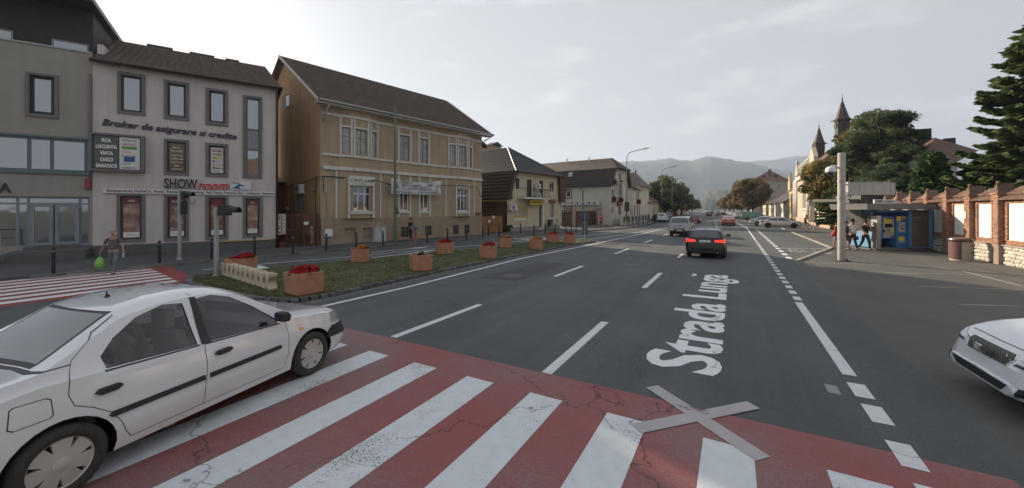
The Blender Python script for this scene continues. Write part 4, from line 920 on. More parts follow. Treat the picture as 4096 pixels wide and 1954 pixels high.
# lines of cable on the facade
m_cable = mat('cable_black', (.012,.012,.012), .6)
def pth(F, k, pts, n=-.12): return [(lambda q: (q[0], n, q[1]))(F.pk(k, x, y, n)) for x, y in pts]
q = MB(); q.tube(pth(F2, 'b', [(392,693),(440,692),(525,700)]), .035, 6); q.tube(pth(F2, 'b', [(665,713),(700,715),(735,728),(770,738)], -.5), .03, 6); q.tube(pth(F2, 'b', [(1042,741),(1110,740),(1190,747),(1235,753),(1250,765),(1254,790),(1262,805)], -.5), .03, 6); q.tube([(F2.pk('b',770,738,-.5)[0], -.5, F2.pk('b',770,738,-.5)[1]), (F2.pk('b',1042,741,-.5)[0], -.5, F2.pk('b',1042,741,-.5)[1])], .03, 6)
q.build('facade_cable', m_cable, bC, F2.M, smooth=True)
q = MB(); q.tube(pth(S2, 'k', [(250,275),(320,295),(400,268),(500,256),(600,215),(660,178),(715,180)], -.08), .02, 5); q.tube(pth(S2, 'k', [(665,180),(655,330),(645,480),(655,640),(655,1000)], -.06), .025, 5); q.tube(pth(S2, 'k', [(560,335),(600,360),(650,360)], -.06), .015, 5)
q.build('facade_cable', m_cable, bC, S2.M, smooth=True)
q = MB(); q.tube(pth(F2, 'k', [(735,190),(750,230),(752,330)], -.05), .02, 5); q.tube(pth(F2, 'k', [(785,380),(787,760)], -.03), .008, 5); q.build('facade_cable', m_cable, bC, F2.M)
q = MB(); q.tube(pth(S2, 'k', [(392,222),(520,200),(650,182)], -.05), .018, 5); q.tube(pth(S2, 'k', [(252,168),(322,155),(325,330),(322,540)], -.05), .018, 5); q.tube(pth(S2, 'k', [(280,480),(282,615),(370,617)], -.06), .02, 5); q.build('gas_pipe', MATS['yellow_gas_pipe'], bC, S2.M)
r = F2.rect('k', 748,322,372,778); bx('junction_box', m_galv, bC, F2, (r[0], r[1], -.14, -.001, r[2], r[3]), bevel=.01)
r = S2.rect('k', 280,548,585,328); bx('gas_meter', mat('beige_metal', (.4,.38,.33), .5), bC, S2, (r[0], r[1], -.18, -.03, r[2], r[3]), bevel=.01)
r = F2.rect('k', 752,823,914,843); bx('wall_cabinet', m_pvc, bC, F2, (r[0], r[1], -.24, -.061, r[2], r[3]), (r[0]+.12, r[1]-.12, -.243, -.24, r[3]-.1, r[3]-.07), (r[0]+.12, r[1]-.12, -.243, -.24, r[2]+.06, r[2]+.09), bevel=.008)
# oriflame board
ff = FR[0][1]; mc = ff.len/2; zt, zbm = ff.pk('b', 597, 690, -.1)[1], ff.pk('b', 597, 741, -.1)[1]
m_pale = mat('pale_green_board', (.55,.60,.52), .6); m_olt = mat('olive_letters', (.16,.17,.07), .6)
bx('sign_board', m_pale, bC, ff, (mc-.93, mc+.93, -.13, -.05, zbm, zt)); text('sign_lettering', 'ORIFLAME', m_olt, bC, ff, (mc-.86, zbm+.36*(zt-zbm)), (mc+.86, zbm+.36*(zt-zbm)), (zt-zbm)*.33, n=-.14, th=.01, bold=.03)
text('sign_lettering', 'SWEDEN', m_olt, bC, ff, (mc-.25, zbm+.13*(zt-zbm)), (mc+.25, zbm+.13*(zt-zbm)), (zt-zbm)*.09, n=-.14, th=.008, bold=0); bx('sign_rule', m_olt, bC, ff, (mc-.8, mc-.3, -.135, -.131, zbm+.17*(zt-zbm), zbm+.185*(zt-zbm)), (mc+.3, mc+.8, -.135, -.131, zbm+.17*(zt-zbm), zbm+.185*(zt-zbm)))
# air conditioner on the side wall
r = S2.rect('k', 458,288,385,556); ac_unit(on(S2, (r[0]+r[1])/2, -.12, r[2]), S2.ang, 'single air conditioner on the orange alley wall over the barred window', None, s=1.1)
# banner
bn = -.55; s0, zt0 = F2.pk('b', 770, 700, bn); _, zb0 = F2.pk('b', 770, 786, bn); s1, zt1 = F2.pk('b', 1042, 716, bn); _, zb_1 = F2.pk('b', 1042, 793, bn)
t = thing('banner', 'long white cloth banner with blue lettering hung across the ochre facade', 'banner', on(F2, s0, bn, zb0), F2.ang)
V = []; Fc = []; nx, nz_ = 60, 14
def bpt(a, c):                                                     # folds that sag from the upper fixings
    sag = -.22*math.sin(math.pi*a)**1.0*(1-.55*(1-c))*(.35+.65*c)
    y = .05*math.sin(9*a+4*c+2)*math.sin(3.1*c*(1+a))+.035*math.sin(23*a-6*c)
    return (s0+(s1-s0)*a, bn+y, (zb0+(zb_1-zb0)*a)*(1-c)+(zt0+(zt1-zt0)*a)*c+sag*c)
for i in range(nx+1):
    for j in range(nz_+1): V.append(bpt(i/nx, j/nz_))
Fc = [(i*(nz_+1)+j, (i+1)*(nz_+1)+j, (i+1)*(nz_+1)+j+1, i*(nz_+1)+j+1) for i in range(nx) for j in range(nz_)]
mk('cloth', V, Fc, mat('banner_cloth', (.5,.51,.53), .8), t, F2.M, smooth=True)
m_bt = mat('banner_print', (.10,.105,.17), .8)
def btext(s, a0, a1, c0, ch, m=m_bt):
    me = text_mesh(s, .02); co = np.array([v.co[:] for v in me.vertices]); x0, x1 = co[:,0].min(), co[:,0].max()
    V = [(lambda p: (p[0], p[1]-.012, p[2]))(bpt(a0+(x-x0)/(x1-x0)*(a1-a0), c0+y/_cap[0]*ch)) for x, y, _ in co]
    mk('banner_lettering', V, [tuple(p.vertices) for p in me.polygons], m, t, F2.M)
btext('Centrul Interna\u0163ional de Psihiatrie \u015fi Psihoterapie', .03, .97, .07, .14)
btext('CABINET', .2, .42, .78, .15); btext('SERVICII PSIHOLOGICE', .2, .80, .52, .15); btext('PSIHOTERAPIE COPII', .2, .80, .30, .15)
for k in range(7):
    V = []; Fc = []
    for i in range(7):
        a = .03+.10*i/6; c = .36+.07*k+.05*math.sin(i/6*3+k*.5); V += [(lambda p: (p[0], p[1]-.012, p[2]))(bpt(a, c)), (lambda p: (p[0], p[1]-.012, p[2]))(bpt(a, c+.03))]
    Fc = [(2*i, 2*i+2, 2*i+3, 2*i+1) for i in range(6)]; mk('banner_mark', V, Fc, m_bt, t, F2.M)
btext('Y', .86, .93, .45, .2); btext('A.P.P.', .85, .94, .27, .1)
q = MB()
for a in (0, .25, .55, .78, 1): p = bpt(a, 1); q.tube([p, (p[0]+.05, -.05, p[2]+.25)], .006, 4)
q.build('tie_rope', m_cable, t, F2.M)

# alley gate between the two houses
GA, GB = GP('k', 290, 1040, .12), GP('k', 690, 1022, .12); FG = Frame(GA, GB)
m_rust = mat('red_brown_iron', (.11,.04,.03), .7, var=.25, scale=9)
t = thing('iron_gate', 'red brown barred iron gate across the alley beside the ochre house', 'gate', (*FG.a, .12), FG.ang)
zt = FG.pk('k', 500, 640)[1]; zm = FG.pk('k', 500, 828)[1]; Wg = FG.len
bx('frame', m_rust, t, FG, (0, Wg, -.02, .02, zt-.05, zt), (0, Wg, -.02, .02, zm-.03, zm+.02), (0, Wg, -.02, .02, .2, .25), (0, .05, -.025, .025, .12, zt), (Wg*.52, Wg*.52+.06, -.025, .025, .12, zt), (Wg-.08, Wg, -.05, .05, .12, zt+.05))
me = None
for k in range(22):
    s = .05+(Wg-.1)*(k+.5)/22; bx('bar', m_rust, t, FG, (s-.009, s+.009, -.01, .01, .22, zt-.02))
tag(bx('paper_notice', m_sheet, None, FG, (lambda r: (r[0], r[1], -.04, -.03, r[2], r[3]))(FG.rect('k', 506,730,768,566))), 'small white notice tied to the bars of the alley gate', 'notice')
r = FG.rect('k', 188,636,886,282, -.1)
t = thing('vertical_sign', 'white upright board reading CROITORIE between the grey building and the alley gate', 'sign', on(FG, r[0], -.1, r[2]), FG.ang)
bx('board', m_sheet, t, FG, (r[0], r[1], -.14, -.1, r[2], r[3]))
for k, c in enumerate('CROITORIE'):
    ph = (r[3]-r[2]-.1)/9; y = r[3]-.05-ph*(k+.85); cx = (r[0]+r[1])/2; hw = .03 if c == 'I' else .16
    text('letter', c, mat('maroon_letters', (.14,.02,.05), .5), t, FG, (cx-hw, y), (cx+hw, y), ph*.72, n=-.15, th=.01, bold=.03)
q = MB(); q.tube([((r[0]+r[1])/2, -.08, .12), ((r[0]+r[1])/2, -.08, r[3])], .025); q.build('post', m_black, t, FG.M)
# pots and things in the alley
def pot(p, label, s=.3):
    t = thing('potted_plant', label, 'plant', p, 0, 'potted plants by the alley gate'); b = MB(); b.lathe([(0,0),(s*.6,0),(s*.85,s*1.1),(s*.75,s*1.1),(s*.7,s*.95),(0,s*.95)], 16); b.build('pot', mat('brown_pot', (.16,.055,.035), .7), t)
    tufts('foliage', t, 260, (s*.45,s*.45,s*.4), .035, MATS.get('dark_red_leaves') or leafmat('dark_red_leaves', (.03,.03,.012), (.2,.02,.02), trans=.2, clump=2), (0,0,s*1.4))
p = on(FG, FG.pk('k', 225, 1035)[0], -.25, .12); 
pot(p, 'brown pot of red flowers at the foot of the white CROITORIE board')
pot(on(FG, FG.pk('k', 540, 1000)[0], .6, .12), 'terracotta pot of red flowers behind the alley gate', .34)
# electric cabinets and hydrant
r = F2.rect('k', 1383,805,988,1522, -.45); t = thing('utility_cabinet', 'pale two-door electric cabinet against the ochre house', 'cabinet', on(F2, r[0], -.45, .12), F2.ang)
m_cab = mat('cabinet_grey', (.44,.45,.44), .6, var=.1)
bx('cabinet_body', m_cab, t, F2, (r[0], r[1], -.45, -.07, .12, r[3]), bevel=.01); mid = (r[0]+r[1])/2+.03
bx('door', m_cab, t, F2, (r[0]+.04, mid-.01, -.465, -.452, .22, r[3]-.05)); bx('door', m_cab, t, F2, (mid+.01, r[1]-.04, -.465, -.452, .22, r[3]-.05)); bx('handle', m_black, t, F2, (mid-.09, mid-.06, -.48, -.466, .8, 1.05)); bx('roof_cap', m_cab, t, F2, (r[0]-.03, r[1]+.03, -.49, -.07, r[3]+.001, r[3]+.04))
g = GP('l', 497, 1003, .12); t = thing('fire_hydrant', 'blue headed fire hydrant on a red post beside the standing man', 'hydrant', (g.x, g.y, .12))
b = MB(); b.lathe([(.09,0),(.09,.04),(.06,.05),(.06,.95),(.08,.97)], 14); b.build('post', mat('faded_red', (.28,.07,.04), .6), t, PM[t], smooth=True)
b = MB(); b.lathe([(.09,.95),(.12,1.0),(.13,1.1),(.10,1.2),(.03,1.25),(0,1.26)], 14); b.tube([(-.22,0,1.08),(.22,0,1.08)], .06, 10); b.build('head', mat('faded_blue', (.06,.13,.25), .5), t, PM[t], smooth=True)
# blank meter doors seen through the gate
r = FG.rect('k', 590,785,1015,648, 1.2); t = thing('utility_cabinet', 'white meter cupboard standing in the alley behind the iron gate', 'cabinet', on(FG, r[0], 1.2, .12), FG.ang)
bx('cabinet_body', m_pvc, t, FG, (r[0], r[1], 1.2, 1.6, .12, r[3])); bx('door', m_pvc, t, FG, (r[0]+.03, r[1]-.03, 1.185, 1.198, .2, r[3]-.05))
o = bx('alley_lawn', m_grass0, None, FG, (-.6, Wg, .2, 12, .0, .14)); o['kind'] = 'structure'
# back of the alley: brown shed
t = thing('shed', 'dark brown shed with a sloping roof at the back of the alley', 'shed', on(FG, -1, 4, .1), FG.ang)
bx('wall', m_rust, t, FG, (-1.2, 1.0, 6.0, 9, .1, 4.6)); slope(FG, [(-1.3, 5.6, 4.5), (1.2, 5.6, 4.5), (1.2, 9, 5.4), (-1.3, 9, 5.4)], m_conc, t)
# ------------------------------------------------------------------ cream house with mansard roof and balcony
m_cream = mat('cream_render', (.52,.46,.32), .95, var=.1, scale=1.3, bump=.3, streak=.16)
m_cream2 = mat('pale_cream_render', (.52,.50,.43), .95, var=.06, scale=1, bump=.2, streak=.08)
m_dbrick = mat('dark_old_brick', (.07,.045,.035), .95, var=.4, scale=3, bump=.6)
m_wood = mat('brown_wood', (.09,.05,.03), .7, var=.25, scale=5); m_orw = mat('orange_wood', (.26,.14,.045), .75, var=.2, scale=4, streak=.2)
A_, B_ = GP('m', 398, 1136, .12), GP('m', 1042, 1090, .12); F3 = Frame(A_, B_); W3 = F3.len
bD = thing('mansard_house', 'cream house with dark mansard roof, iron balcony and yellow shop sign', 'house', (*F3.a, 0), F3.ang)
def RD(u0, vt, vb, u1, n=0): return F3.rect('m', u0, vt, vb, u1, n)
def S3(x, y=700, n=0): return F3.pk('m', x, y, n)[0]
def Z3(x, y, n=0): return F3.pk('m', x, y, n)[1]
ze = (Z3(495,392)+Z3(1015,450))/2; zm3 = (Z3(430,735)+Z3(1110,750, 0))/2; zb = Z3(600,1070)
i0, i1 = S3(494), S3(1015)
up = [RD(496,468,603,545), RD(633,483,703,697), RD(783,497,705,838), RD(907,513,636,968)]
lo = [RD(486,797,980,655), RD(784,797,1076,848), RD(922,795,965,976)]
facade(F3, 0, W3, 0, zm3, lo, m_cream, bD, rv=.28); facade(F3, i0-.45, i1+.35, zm3, ze, up, m_cream, bD, rv=.15)
bx('plinth', m_conc, bD, F3, (0, lo[1][0]-.05, -.05, -.001, .1, zb), (lo[1][1]+.05, W3, -.05, -.001, .1, zb))
m_int = mat('tan_curtain', (.42,.33,.2), .6)  # even warm tan colour across the pane
win(F3, lo[0], bD, n=.2, cols=(.33,), fw=.07, fm=m_pvc, gm=m_int); bx('window_sill', m_wht, bD, F3, (lo[0][0]-.25, lo[0][1]+.25, -.08, .2, lo[0][2]-.14, lo[0][2]-.002))
r = lo[0]; bx('window_sticker', c_yel, bD, F3, (r[0]+.08, r[1]-.1, .205, .212, r[2]+.08, r[2]+.2), (r[0]+.08, r[1]-.1, .205, .212, r[3]-.2, r[3]-.08))
d = bx('door', m_black, bD, F3, (lo[1][0]+.02, lo[1][1]-.02, .24, .27, .12, lo[1][3])); bx('door_reveal', m_wht, bD, F3, (lo[1][1]-.28, lo[1][1]-.002, .0, .235, .12, lo[1][3]-.002), (lo[1][0]+.002, lo[1][0]+.08, .0, .235, .12, lo[1][3]-.002))
win(F3, lo[2], bD, n=.15, cols=(.5,), fw=.07, fm=m_pvc, gm=m_wglass2); bx('window_sill', m_wht, bD, F3, (lo[2][0]-.1, lo[2][1]+.1, -.06, .15, lo[2][2]-.1, lo[2][2]-.002))
for r in up:
    w = win(F3, r, bD, n=.08, cols=(.55,) if r[1]-r[0] > .7 else (), fw=.09, fm=m_brown, gm=m_wglass2)
    e = .09; bx('window_surround', m_wht, bD, F3, (r[0]-e, r[0]-.001, -.03, -.001, r[2]-e, r[3]+e), (r[1]+.001, r[1]+e, -.03, -.001, r[2]-e, r[3]+e), (r[0]-.001, r[1]+.001, -.03, -.001, r[3]+.001, r[3]+e), (r[0]-.001, r[1]+.001, -.03, -.001, r[2]-e, r[2]-.001))
# roof: hip front, steep lower slopes at both sides
sm = (i0+i1)/2; na, za = F3.dep(*P('m', 398, 97), sm); na = min(max(na, 3), 9); _, za = F3.pt(*P('m', 398, 97), na)
o0, o1 = i0-.5, i1+.9; EN = 11
slope(F3, [(o0,-.5,ze), (o1,-.5,ze), (sm,na,za)], m_roofd, bD, tile=(.25,.35,.03))
slope(F3, [(o0,EN,ze), (o0,-.5,ze), (sm,na,za), (sm,EN,za)], m_roofd, bD, tile=(.25,.35,.03))
slope(F3, [(o1,-.5,ze), (o1,EN,ze), (sm,EN,za), (sm,na,za)], m_roofd, bD)
slope(F3, [(-.35,EN,zm3), (-.35,-.35,zm3), (o0,-.35,ze-.05), (o0,EN,ze-.05)], m_roofd, bD, tile=(.25,.35,.03))
slope(F3, [(W3+.55,-.35,zm3), (W3+.55,EN,zm3), (o1,EN,ze-.05), (o1,-.35,ze-.05)], m_roofd, bD)
q = MB(); q.prism([(-.4,zm3-.15),(-.05,zm3-.15),(i0-.02,ze-.02),(o0,ze-.02)], -.42, -.05); q.build('verge_board', m_wood, bD, F3.M)
q = MB(); q.prism([(W3-.35,zm3-.2),(W3+.6,zm3-.2),(o1+.02,ze-.02),(i1-.1,ze-.02)], -.42, -.05); q.build('verge_board', m_wood, bD, F3.M)
q = MB(); q.tube([(o0,-.55,ze+.02),(sm,na,za+.06)], .06, 8); q.tube([(o1,-.55,ze+.02),(sm,na,za+.06)], .06, 8); q.build('hip_tiles', m_roofd, bD, F3.M)
gutter(F3, (o0,-.58,ze), (o1,-.58,ze), bD, m_brownf, .07)
bx('side_wall', m_dbrick, bD, F3, (.001, .25, .3, EN, 0, zm3)); bx('side_wall', m_cream, bD, F3, (W3-.25, W3-.001, .3, EN, 0, zm3)); bx('attic_floor', m_cream, bD, F3, (0, W3, .3, EN, zm3-.2, zm3-.05))
n_, z_ = 5.5, 0
r = F3.rect('m', 208, 60, 150, 322, 7.5); bx('chimney', m_och, bD, F3, (r[0], r[1], 7.5, 8.4, za-2.5, r[3])); 
q = MB(); q.prism([(r[0]-.15, r[3]), (r[1]+.15, r[3]), ((r[0]+r[1])/2, r[3]+.45)], 7.3, 8.6); q.build('chimney_cap', m_roofd, bD, F3.M)
# balcony
r = RD(615,708,735,932, -1.0); bs0, bs1 = S3(615,710,-1.0), S3(932,715,-1.0); zs = Z3(700,712,-.5)
bal = bx('balcony', m_wht, bD, F3, (bs0, bs1, -1.0, -.001, zs-.16, zs)); zr_ = zs+.95
q = MB()
for (p0, p1) in (((bs0,-.97),(bs1,-.97)), ((bs0+.03,-.97),(bs0+.03,-.02)), ((bs1-.03,-.97),(bs1-.03,-.02))):
    q.tube([(*p0, zr_), (*p1, zr_)], .02, 6); q.tube([(*p0, zs+.08), (*p1, zs+.08)], .015, 6)
q.build('handrail', m_black, bal, F3.M)
cnt = int((bs1-bs0)/.16)
for k in range(cnt+1):
    q = MB(); s = bs0+(bs1-bs0)*k/cnt; q.tube([(s,-.97,zs),(s,-1.03,zs+.3),(s,-.97,zs+.55),(s,-.97,zr_)], .012, 5); q.build('baluster', m_black, bal, F3.M)
ac_unit(on(F3, S3(765,600,-.3), -.25, zs+1.0), F3.ang, 'air conditioner fixed between the two balcony doors', None, 1.0)
ac_unit(on(F3, S3(770,660,-.3), -.25, zs+.02), F3.ang, 'air conditioner standing on the balcony floor behind the railing', None, .95)
ac_unit(on(F3, S3(455,830,-.2), -.2, Z3(470,872,-.2)), F3.ang, 'air conditioner at the left corner of the cream house beside the big window', None, 1.15)
r = RD(655,740,802,795, -.3); m_ysign = mat('yellow_sign', (.50,.36,.03), .5)
t = thing('shop_sign', 'yellow FORTUNA sign hanging under the balcony', 'sign', on(F3, r[0], -.5, r[2]), F3.ang)
bx('board', m_ysign, t, F3, (r[0], r[1], -.62, -.42, r[2], r[3])); text('sign_lettering', 'FORTUNA', m_char, t, F3, (r[0]+.15, r[2]+.36*(r[3]-r[2])), (r[1]-.1, r[2]+.36*(r[3]-r[2])), (r[3]-r[2])*.36, n=-.635, th=.012)
bx('side_board', m_ysign, t, F3, (r[1]+.002, r[1]+.9, -.2, -.1, r[3]-.45, r[3]))
r = RD(907,730,780,982); bx('wooden_sign', m_wood, bD, F3, (r[0], r[1], -.12, -.001, r[2], r[3])); text('sign_lettering', 'Bere', mat('tan_letters', (.3,.17,.07), .6), bD, F3, (r[0]+.2, r[2]+.2), (r[1]-.2, r[2]+.2), .4, n=-.14, th=.02, shear=.2)
r = RD(995,980,1025,1013); bx('gas_hatch', m_conc, bD, F3, (r[0], r[1], -.04, -.001, r[2], r[3]))
r = RD(868,980,1090,905); t = thing('newspaper_rack', 'black wire rack standing beside the shop door of the cream house', 'rack', on(F3, r[0], -.6, .12), F3.ang)
bx('panel', m_black, t, F3, (r[0], r[1], -.6, -.3, .55, r[3])); 
for k in range(4): bx('shelf', m_galv, t, F3, (r[0]+.04, r[1]-.04, -.66, -.605, .62+k*(r[3]-.7)/4, .66+k*(r[3]-.7)/4))
for x in (r[0]+.05, r[1]-.05): cyl('leg', F3, t, m_black, x, -.5, .12, .55, .02)
# orange gate with paper notices, dark brick yard wall
GA, GB = GP('m', 92, 1158, .12), GP('m', 338, 1140, .12); FO = Frame(GA, GB); Wg = FO.len
t = thing('wooden_gate', 'orange brown double gate with iron scrolls and two white papers', 'gate', (*FO.a, .12), FO.ang)
zt = FO.pk('m', 200, 935)[1]; zt2 = FO.pk('m', 200, 903)[1]
for k in range(4): bx('panel', m_orw, t, FO, (Wg*k/4+.02, Wg*(k+1)/4-.02, 0, .05, .2, .12+(zt-.12)*.5-.03)); bx('panel', m_orw, t, FO, (Wg*k/4+.02, Wg*(k+1)/4-.02, 0, .05, .12+(zt-.12)*.5+.03, zt-.05))
bx('frame', m_wood, t, FO, (0, Wg, -.012, .04, .12, .2), (0, Wg, -.012, .04, zt-.05, zt), (0, Wg, -.012, .04, .12+(zt-.12)*.5-.03, .12+(zt-.12)*.5+.03), *[(Wg*k/4-.02, Wg*k/4+.02, -.014, .045, .2, zt2 if k in (0,2,4) else zt) for k in range(5)], (0, Wg, 0, .03, zt2-.04, zt2))
for k in range(4):
    q = MB(); c = Wg*(k+.5)/4; q.tube([(c-.2,-.02,.6),(c,-.02,.75),(c-.05,-.02,1.0),(c+.15,-.02,1.15),(c+.1,-.02,1.3)], .015, 5); q.build('scroll', m_black, t, FO.M)
for i, (u0, vt, vb, u1, lb) in enumerate(((160,987,1018,187,'square white paper notice lower on the orange gate'), (212,937,967,240,'square white paper notice higher on the orange gate'))):
    r = FO.rect('m', u0, vt, vb, u1); tag(bx('paper_notice', m_sheet, None, FO, (r[0], r[1], -.03, -.02, r[2], r[3])), lb, 'notice', 'paper notices on the orange gate')
t = thing('yard_wall', 'dark brick yard building behind the orange gate', 'wall', on(FO, -3, 5, 0), FO.ang); bx('wall', m_dbrick, t, FO, (-6, Wg+.3, 6, 9, 0, 3.6))
t = thing('rear_house', 'ochre rear house with a tiled ridge seen behind the mansard roof', 'house', on(FO, -3, 12, 0), FO.ang)
r = FO.rect('m', 85, 95, 245, 195, 14); bx('wall', m_och, t, FO, (r[0]-5, r[1], 14, 22, 0, r[3])); slope(FO, [(r[1]+.4, 13.6, r[3]-.3), (r[1]+.4, 22, r[3]-.3), (r[1]-3, 22, r[3]+1.2), (r[1]-3, 13.6, r[3]+1.2)], m_roofd, t)

# ------------------------------------------------------------------ hotel with mansard side and flower boxes
A_ = GP('n', 600, 1046, .12); 
dirn = Vector((math.sin(R(7)), math.cos(R(7)))); F4 = Frame(A_, (A_.x+dirn.x*9, A_.y+dirn.y*9)); 
S4 = Frame(F4.M @ Vector((0, 24, 0)), F4.M @ Vector((0, 0, 0)))
bE = thing('guest_house', 'pale cream guest house with long brown mansard flank and flower boxes on its front', 'house', (*F4.a, 0), F4.ang)
def RE(k, u0, vt, vb, u1): return S4.rect(k, u0, vt, vb, u1)
ze4 = (S4.pk('n', 590, 566)[1]+S4.pk('n', 60, 582)[1])/2; zm4 = S4.pk('n', 630, 338)[1]
wS = [RE('n', 42,622,712,102), RE('n', 32,828,862,108)]
facade(S4, 0, 24, 0, ze4, wS, m_cream2, bE, rv=.12, name='side_wall')
for r in wS: win(S4, r, bE, n=.03, fw=.12, fm=m_pvc, gm=m_wglass2); surround(S4, (r[0]-.16, r[1]+.16, r[2]-.16, r[3]+.16), r, m_brown, bE, p=.04)
# upper: steep slope then shallow roof; front gable wall
W4 = max(7.5, F4.pk('n', 772, 400)[0]); ins = 1.6
_, zr4 = S4.pt(*P('n', 470, 236), W4/2); rs = S4.pt(*P('n', 470, 236), W4/2)[0]
zr4 = max(zr4, zm4+1.2)
slope(S4, [(0,-.45,ze4), (24.4,-.45,ze4), (24.4,ins-.5,zm4), (0,ins-.5,zm4)], m_roofbr, bE, tile=(.3,.35,.02))
slope(S4, [(0,ins-.6,zm4-.02), (24.7,ins-.6,zm4-.02), (22.6,W4/2,zr4), (0,W4/2,zr4)], m_roofbr, bE, tile=(.3,.35,.02))
slope(S4, [(24.7,ins-.6,zm4), (24.7,W4-ins+.6,zm4), (22.6,W4/2,zr4)], m_roofbr, bE, tile=(.3,.35,.02))
slope(S4, [(0,W4-ins+.6,zm4-.02),(0,W4/2,zr4),(22.6,W4/2,zr4),(24.7,W4-ins+.6,zm4-.02)], m_roofbr, bE)
slope(S4, [(24.4,W4+.45,ze4), (0,W4+.45,ze4), (0,W4-ins+.5,zm4), (24.4,W4-ins+.5,zm4)], m_roofbr, bE)
q = MB(); q.prism([(W4-.3,ze4-.1),(W4+.55,ze4-.1),(W4-ins+.55,zm4),(W4-ins,zm4)], -.5, -.02); q.build('verge_board', m_brownf, bE, F4.M)
def R4(u0, vt, vb, u1): return F4.rect('n', u0, vt, vb, u1)
fw_ = [R4(603,607,690,627), R4(697,627,705,719), R4(690,418,480,718), R4(690,828,922,718), R4(603,825,900,625)]
fw_ = [(max(.3,r[0]), min(W4-.3,r[1]), r[2], r[3]) for r in fw_]
facade(F4, 0, W4, 0, ze4, [fw_[0],fw_[1],fw_[3],fw_[4]], m_cream2, bE, rv=.15)
q = MB(); fa = F4
facade(F4, ins, W4-ins, ze4, zm4, [fw_[2]], m_cream2, bE, rv=.15)
q = MB(); q.v = [(0,0,ze4),(ins,0,ze4),(ins,0,zm4),(ins-.3,0,zm4),(W4,0,ze4),(W4-ins,0,ze4),(W4-ins,0,zm4),(W4-ins+.3,0,zm4)]; q.add([(0,1,2,3),(5,4,7,6)]); q.build('gable', m_cream2, bE, F4.M)
for r in fw_: win(F4, r, bE, n=.05, cols=(.5,), fw=.09, fm=m_brown, gm=m_wglass2)
bx('far_wall', m_cream2, bE, F4, (W4-.2, W4-.001, .2, 24, 0, ze4), (.02, W4-.21, 23.7, 24, 0, ze4))
m_pink = leafmat('pink_flowers', (.03,.05,.015), (.30,.03,.07), (.22,.02,.05), trans=.2, clump=1.5)
for i, (x, y, lb) in enumerate(((640,520,'pink flower box at the left top window of the guest house'),(720,530,'pink flower box at the top right window of the guest house'),(632,730,'pink flower box left on the middle floor of the guest house'),(717,735,'pink flower box right on the middle floor of the guest house'))):
    s, z = F4.pk('n', x, y, -.2); s = min(max(s, .5), W4-.5)
    t = thing('flower_box', lb, 'flower box', on(F4, s, -.2, z-.2), F4.ang, 'flower boxes on the guest house front')
    bx('box', m_wood, t, F4, (s-.5, s+.5, -.32, -.05, z-.35, z-.1)); tufts('flowers', t, 420, (.33,.12,.22), .07, m_pink)
r = R4(665,752,808,715); t = thing('shop_sign', 'brown wooden sign fixed to the front of the guest house', 'sign', on(F4, r[0], -.2, r[2]), F4.ang); bx('board', m_wood, t, F4, (r[0], r[1], -.3, -.05, r[2], r[3])); bx('sign_band', mat('dull_orange', (.3,.12,.03), .6), t, F4, (r[0]+.1, r[1]-.1, -.32, -.301, r[2]+.3*(r[3]-r[2]), r[2]+.65*(r[3]-r[2])))
r = R4(665,520,698,692); t = thing('vertical_sign', 'tall white lettered sign projecting from the guest house front', 'sign', on(F4, r[0], -.5, r[2]), F4.ang); bx('board', m_sheet, t, F4, (r[0]+.2, r[0]+.3, -.95, -.1, r[2], r[3]))
for k in range(7): bx('letter_bar', m_wood, t, F4, (r[0]+.18, r[0]+.199, -.75, -.3, r[2]+.2+k*(r[3]-r[2]-.3)/7, r[2]+.2+(k+.55)*(r[3]-r[2]-.3)/7))
r = RE('n', 45,393,455,105); zz_ = (r[2]+r[3])/2; tt = (zz_-ze4)/(zm4-ze4)
for_ = lambda z: -.45+(ins-.05)*(z-ze4)/(zm4-ze4)
q = MB(); a, e = r[0], r[1]; c, d = r[2], r[3]
q.v = [(a,for_(c)-.12,c),(e,for_(c)-.12,c),(e,for_(d)-.12,d),(a,for_(d)-.12,d),(a,for_(c)+.1,c),(e,for_(c)+.1,c),(e,for_(d)+.1,d),(a,for_(d)+.1,d)]; q.add([(0,1,2,3),(0,4,5,1),(1,5,6,2),(2,6,7,3),(3,7,4,0)]); w = q.build('roof_window', m_sur, bE, S4.M)
q = MB(); i = .1; q.v = [(a+i,for_(c+i)-.13,c+i),(e-i,for_(c+i)-.13,c+i),(e-i,for_(d-i)-.13,d-i),(a+i,for_(d-i)-.13,d-i)]; q.add([(0,1,2,3)]); q.build('pane', mat('pale_blind_glass', (.3,.32,.33), .2, coat=.6), w, S4.M)
def pS(x, y, n=-.08): q_ = S4.pk('n', x, y, n); return (q_[0], n, q_[1])
pipe(S4, [pS(222,580,-.4), pS(225,598,-.4), pS(250,635), pS(250,850)], .06, m_brownf, bE); pipe(S4, [pS(478,575), pS(478,840)], .05, m_pvc, bE); pipe(S4, [pS(117,585), pS(117,770)], .05, m_pvc, bE)
for x, y in ((57,270),(326,255)):
    s, z = S4.pt(*P('n', x, y), W4/2-.3); q = MB(); q.tube([(s, W4/2-.3, z-.7), (s, W4/2-.3, z+.35)], .09, 8); q.tube([(s, W4/2-.3, z+.38), (s, W4/2-.3, z+.5)], .14, 8); q.build('flue', m_galv, bE, S4.M)
for i, x in enumerate((-8, 133, 200, 272, 345, 418)):
    s, z = S4.pk('n', x, 803, -.15); ac_unit(on(S4, s, -.12, z), S4.ang, ['air conditioner apart from the row, nearest the mansard house','leftmost of the five close-set air conditioners on the guest house flank','second of the five close-set air conditioners, left of the brown downpipe','middle of the five close-set air conditioners, in front of the downpipe','fourth of the five close-set air conditioners on the guest house flank','rightmost air conditioner on the guest house flank, beside the white pipe'][i], 'air conditioners along the guest house flank', 1.0)
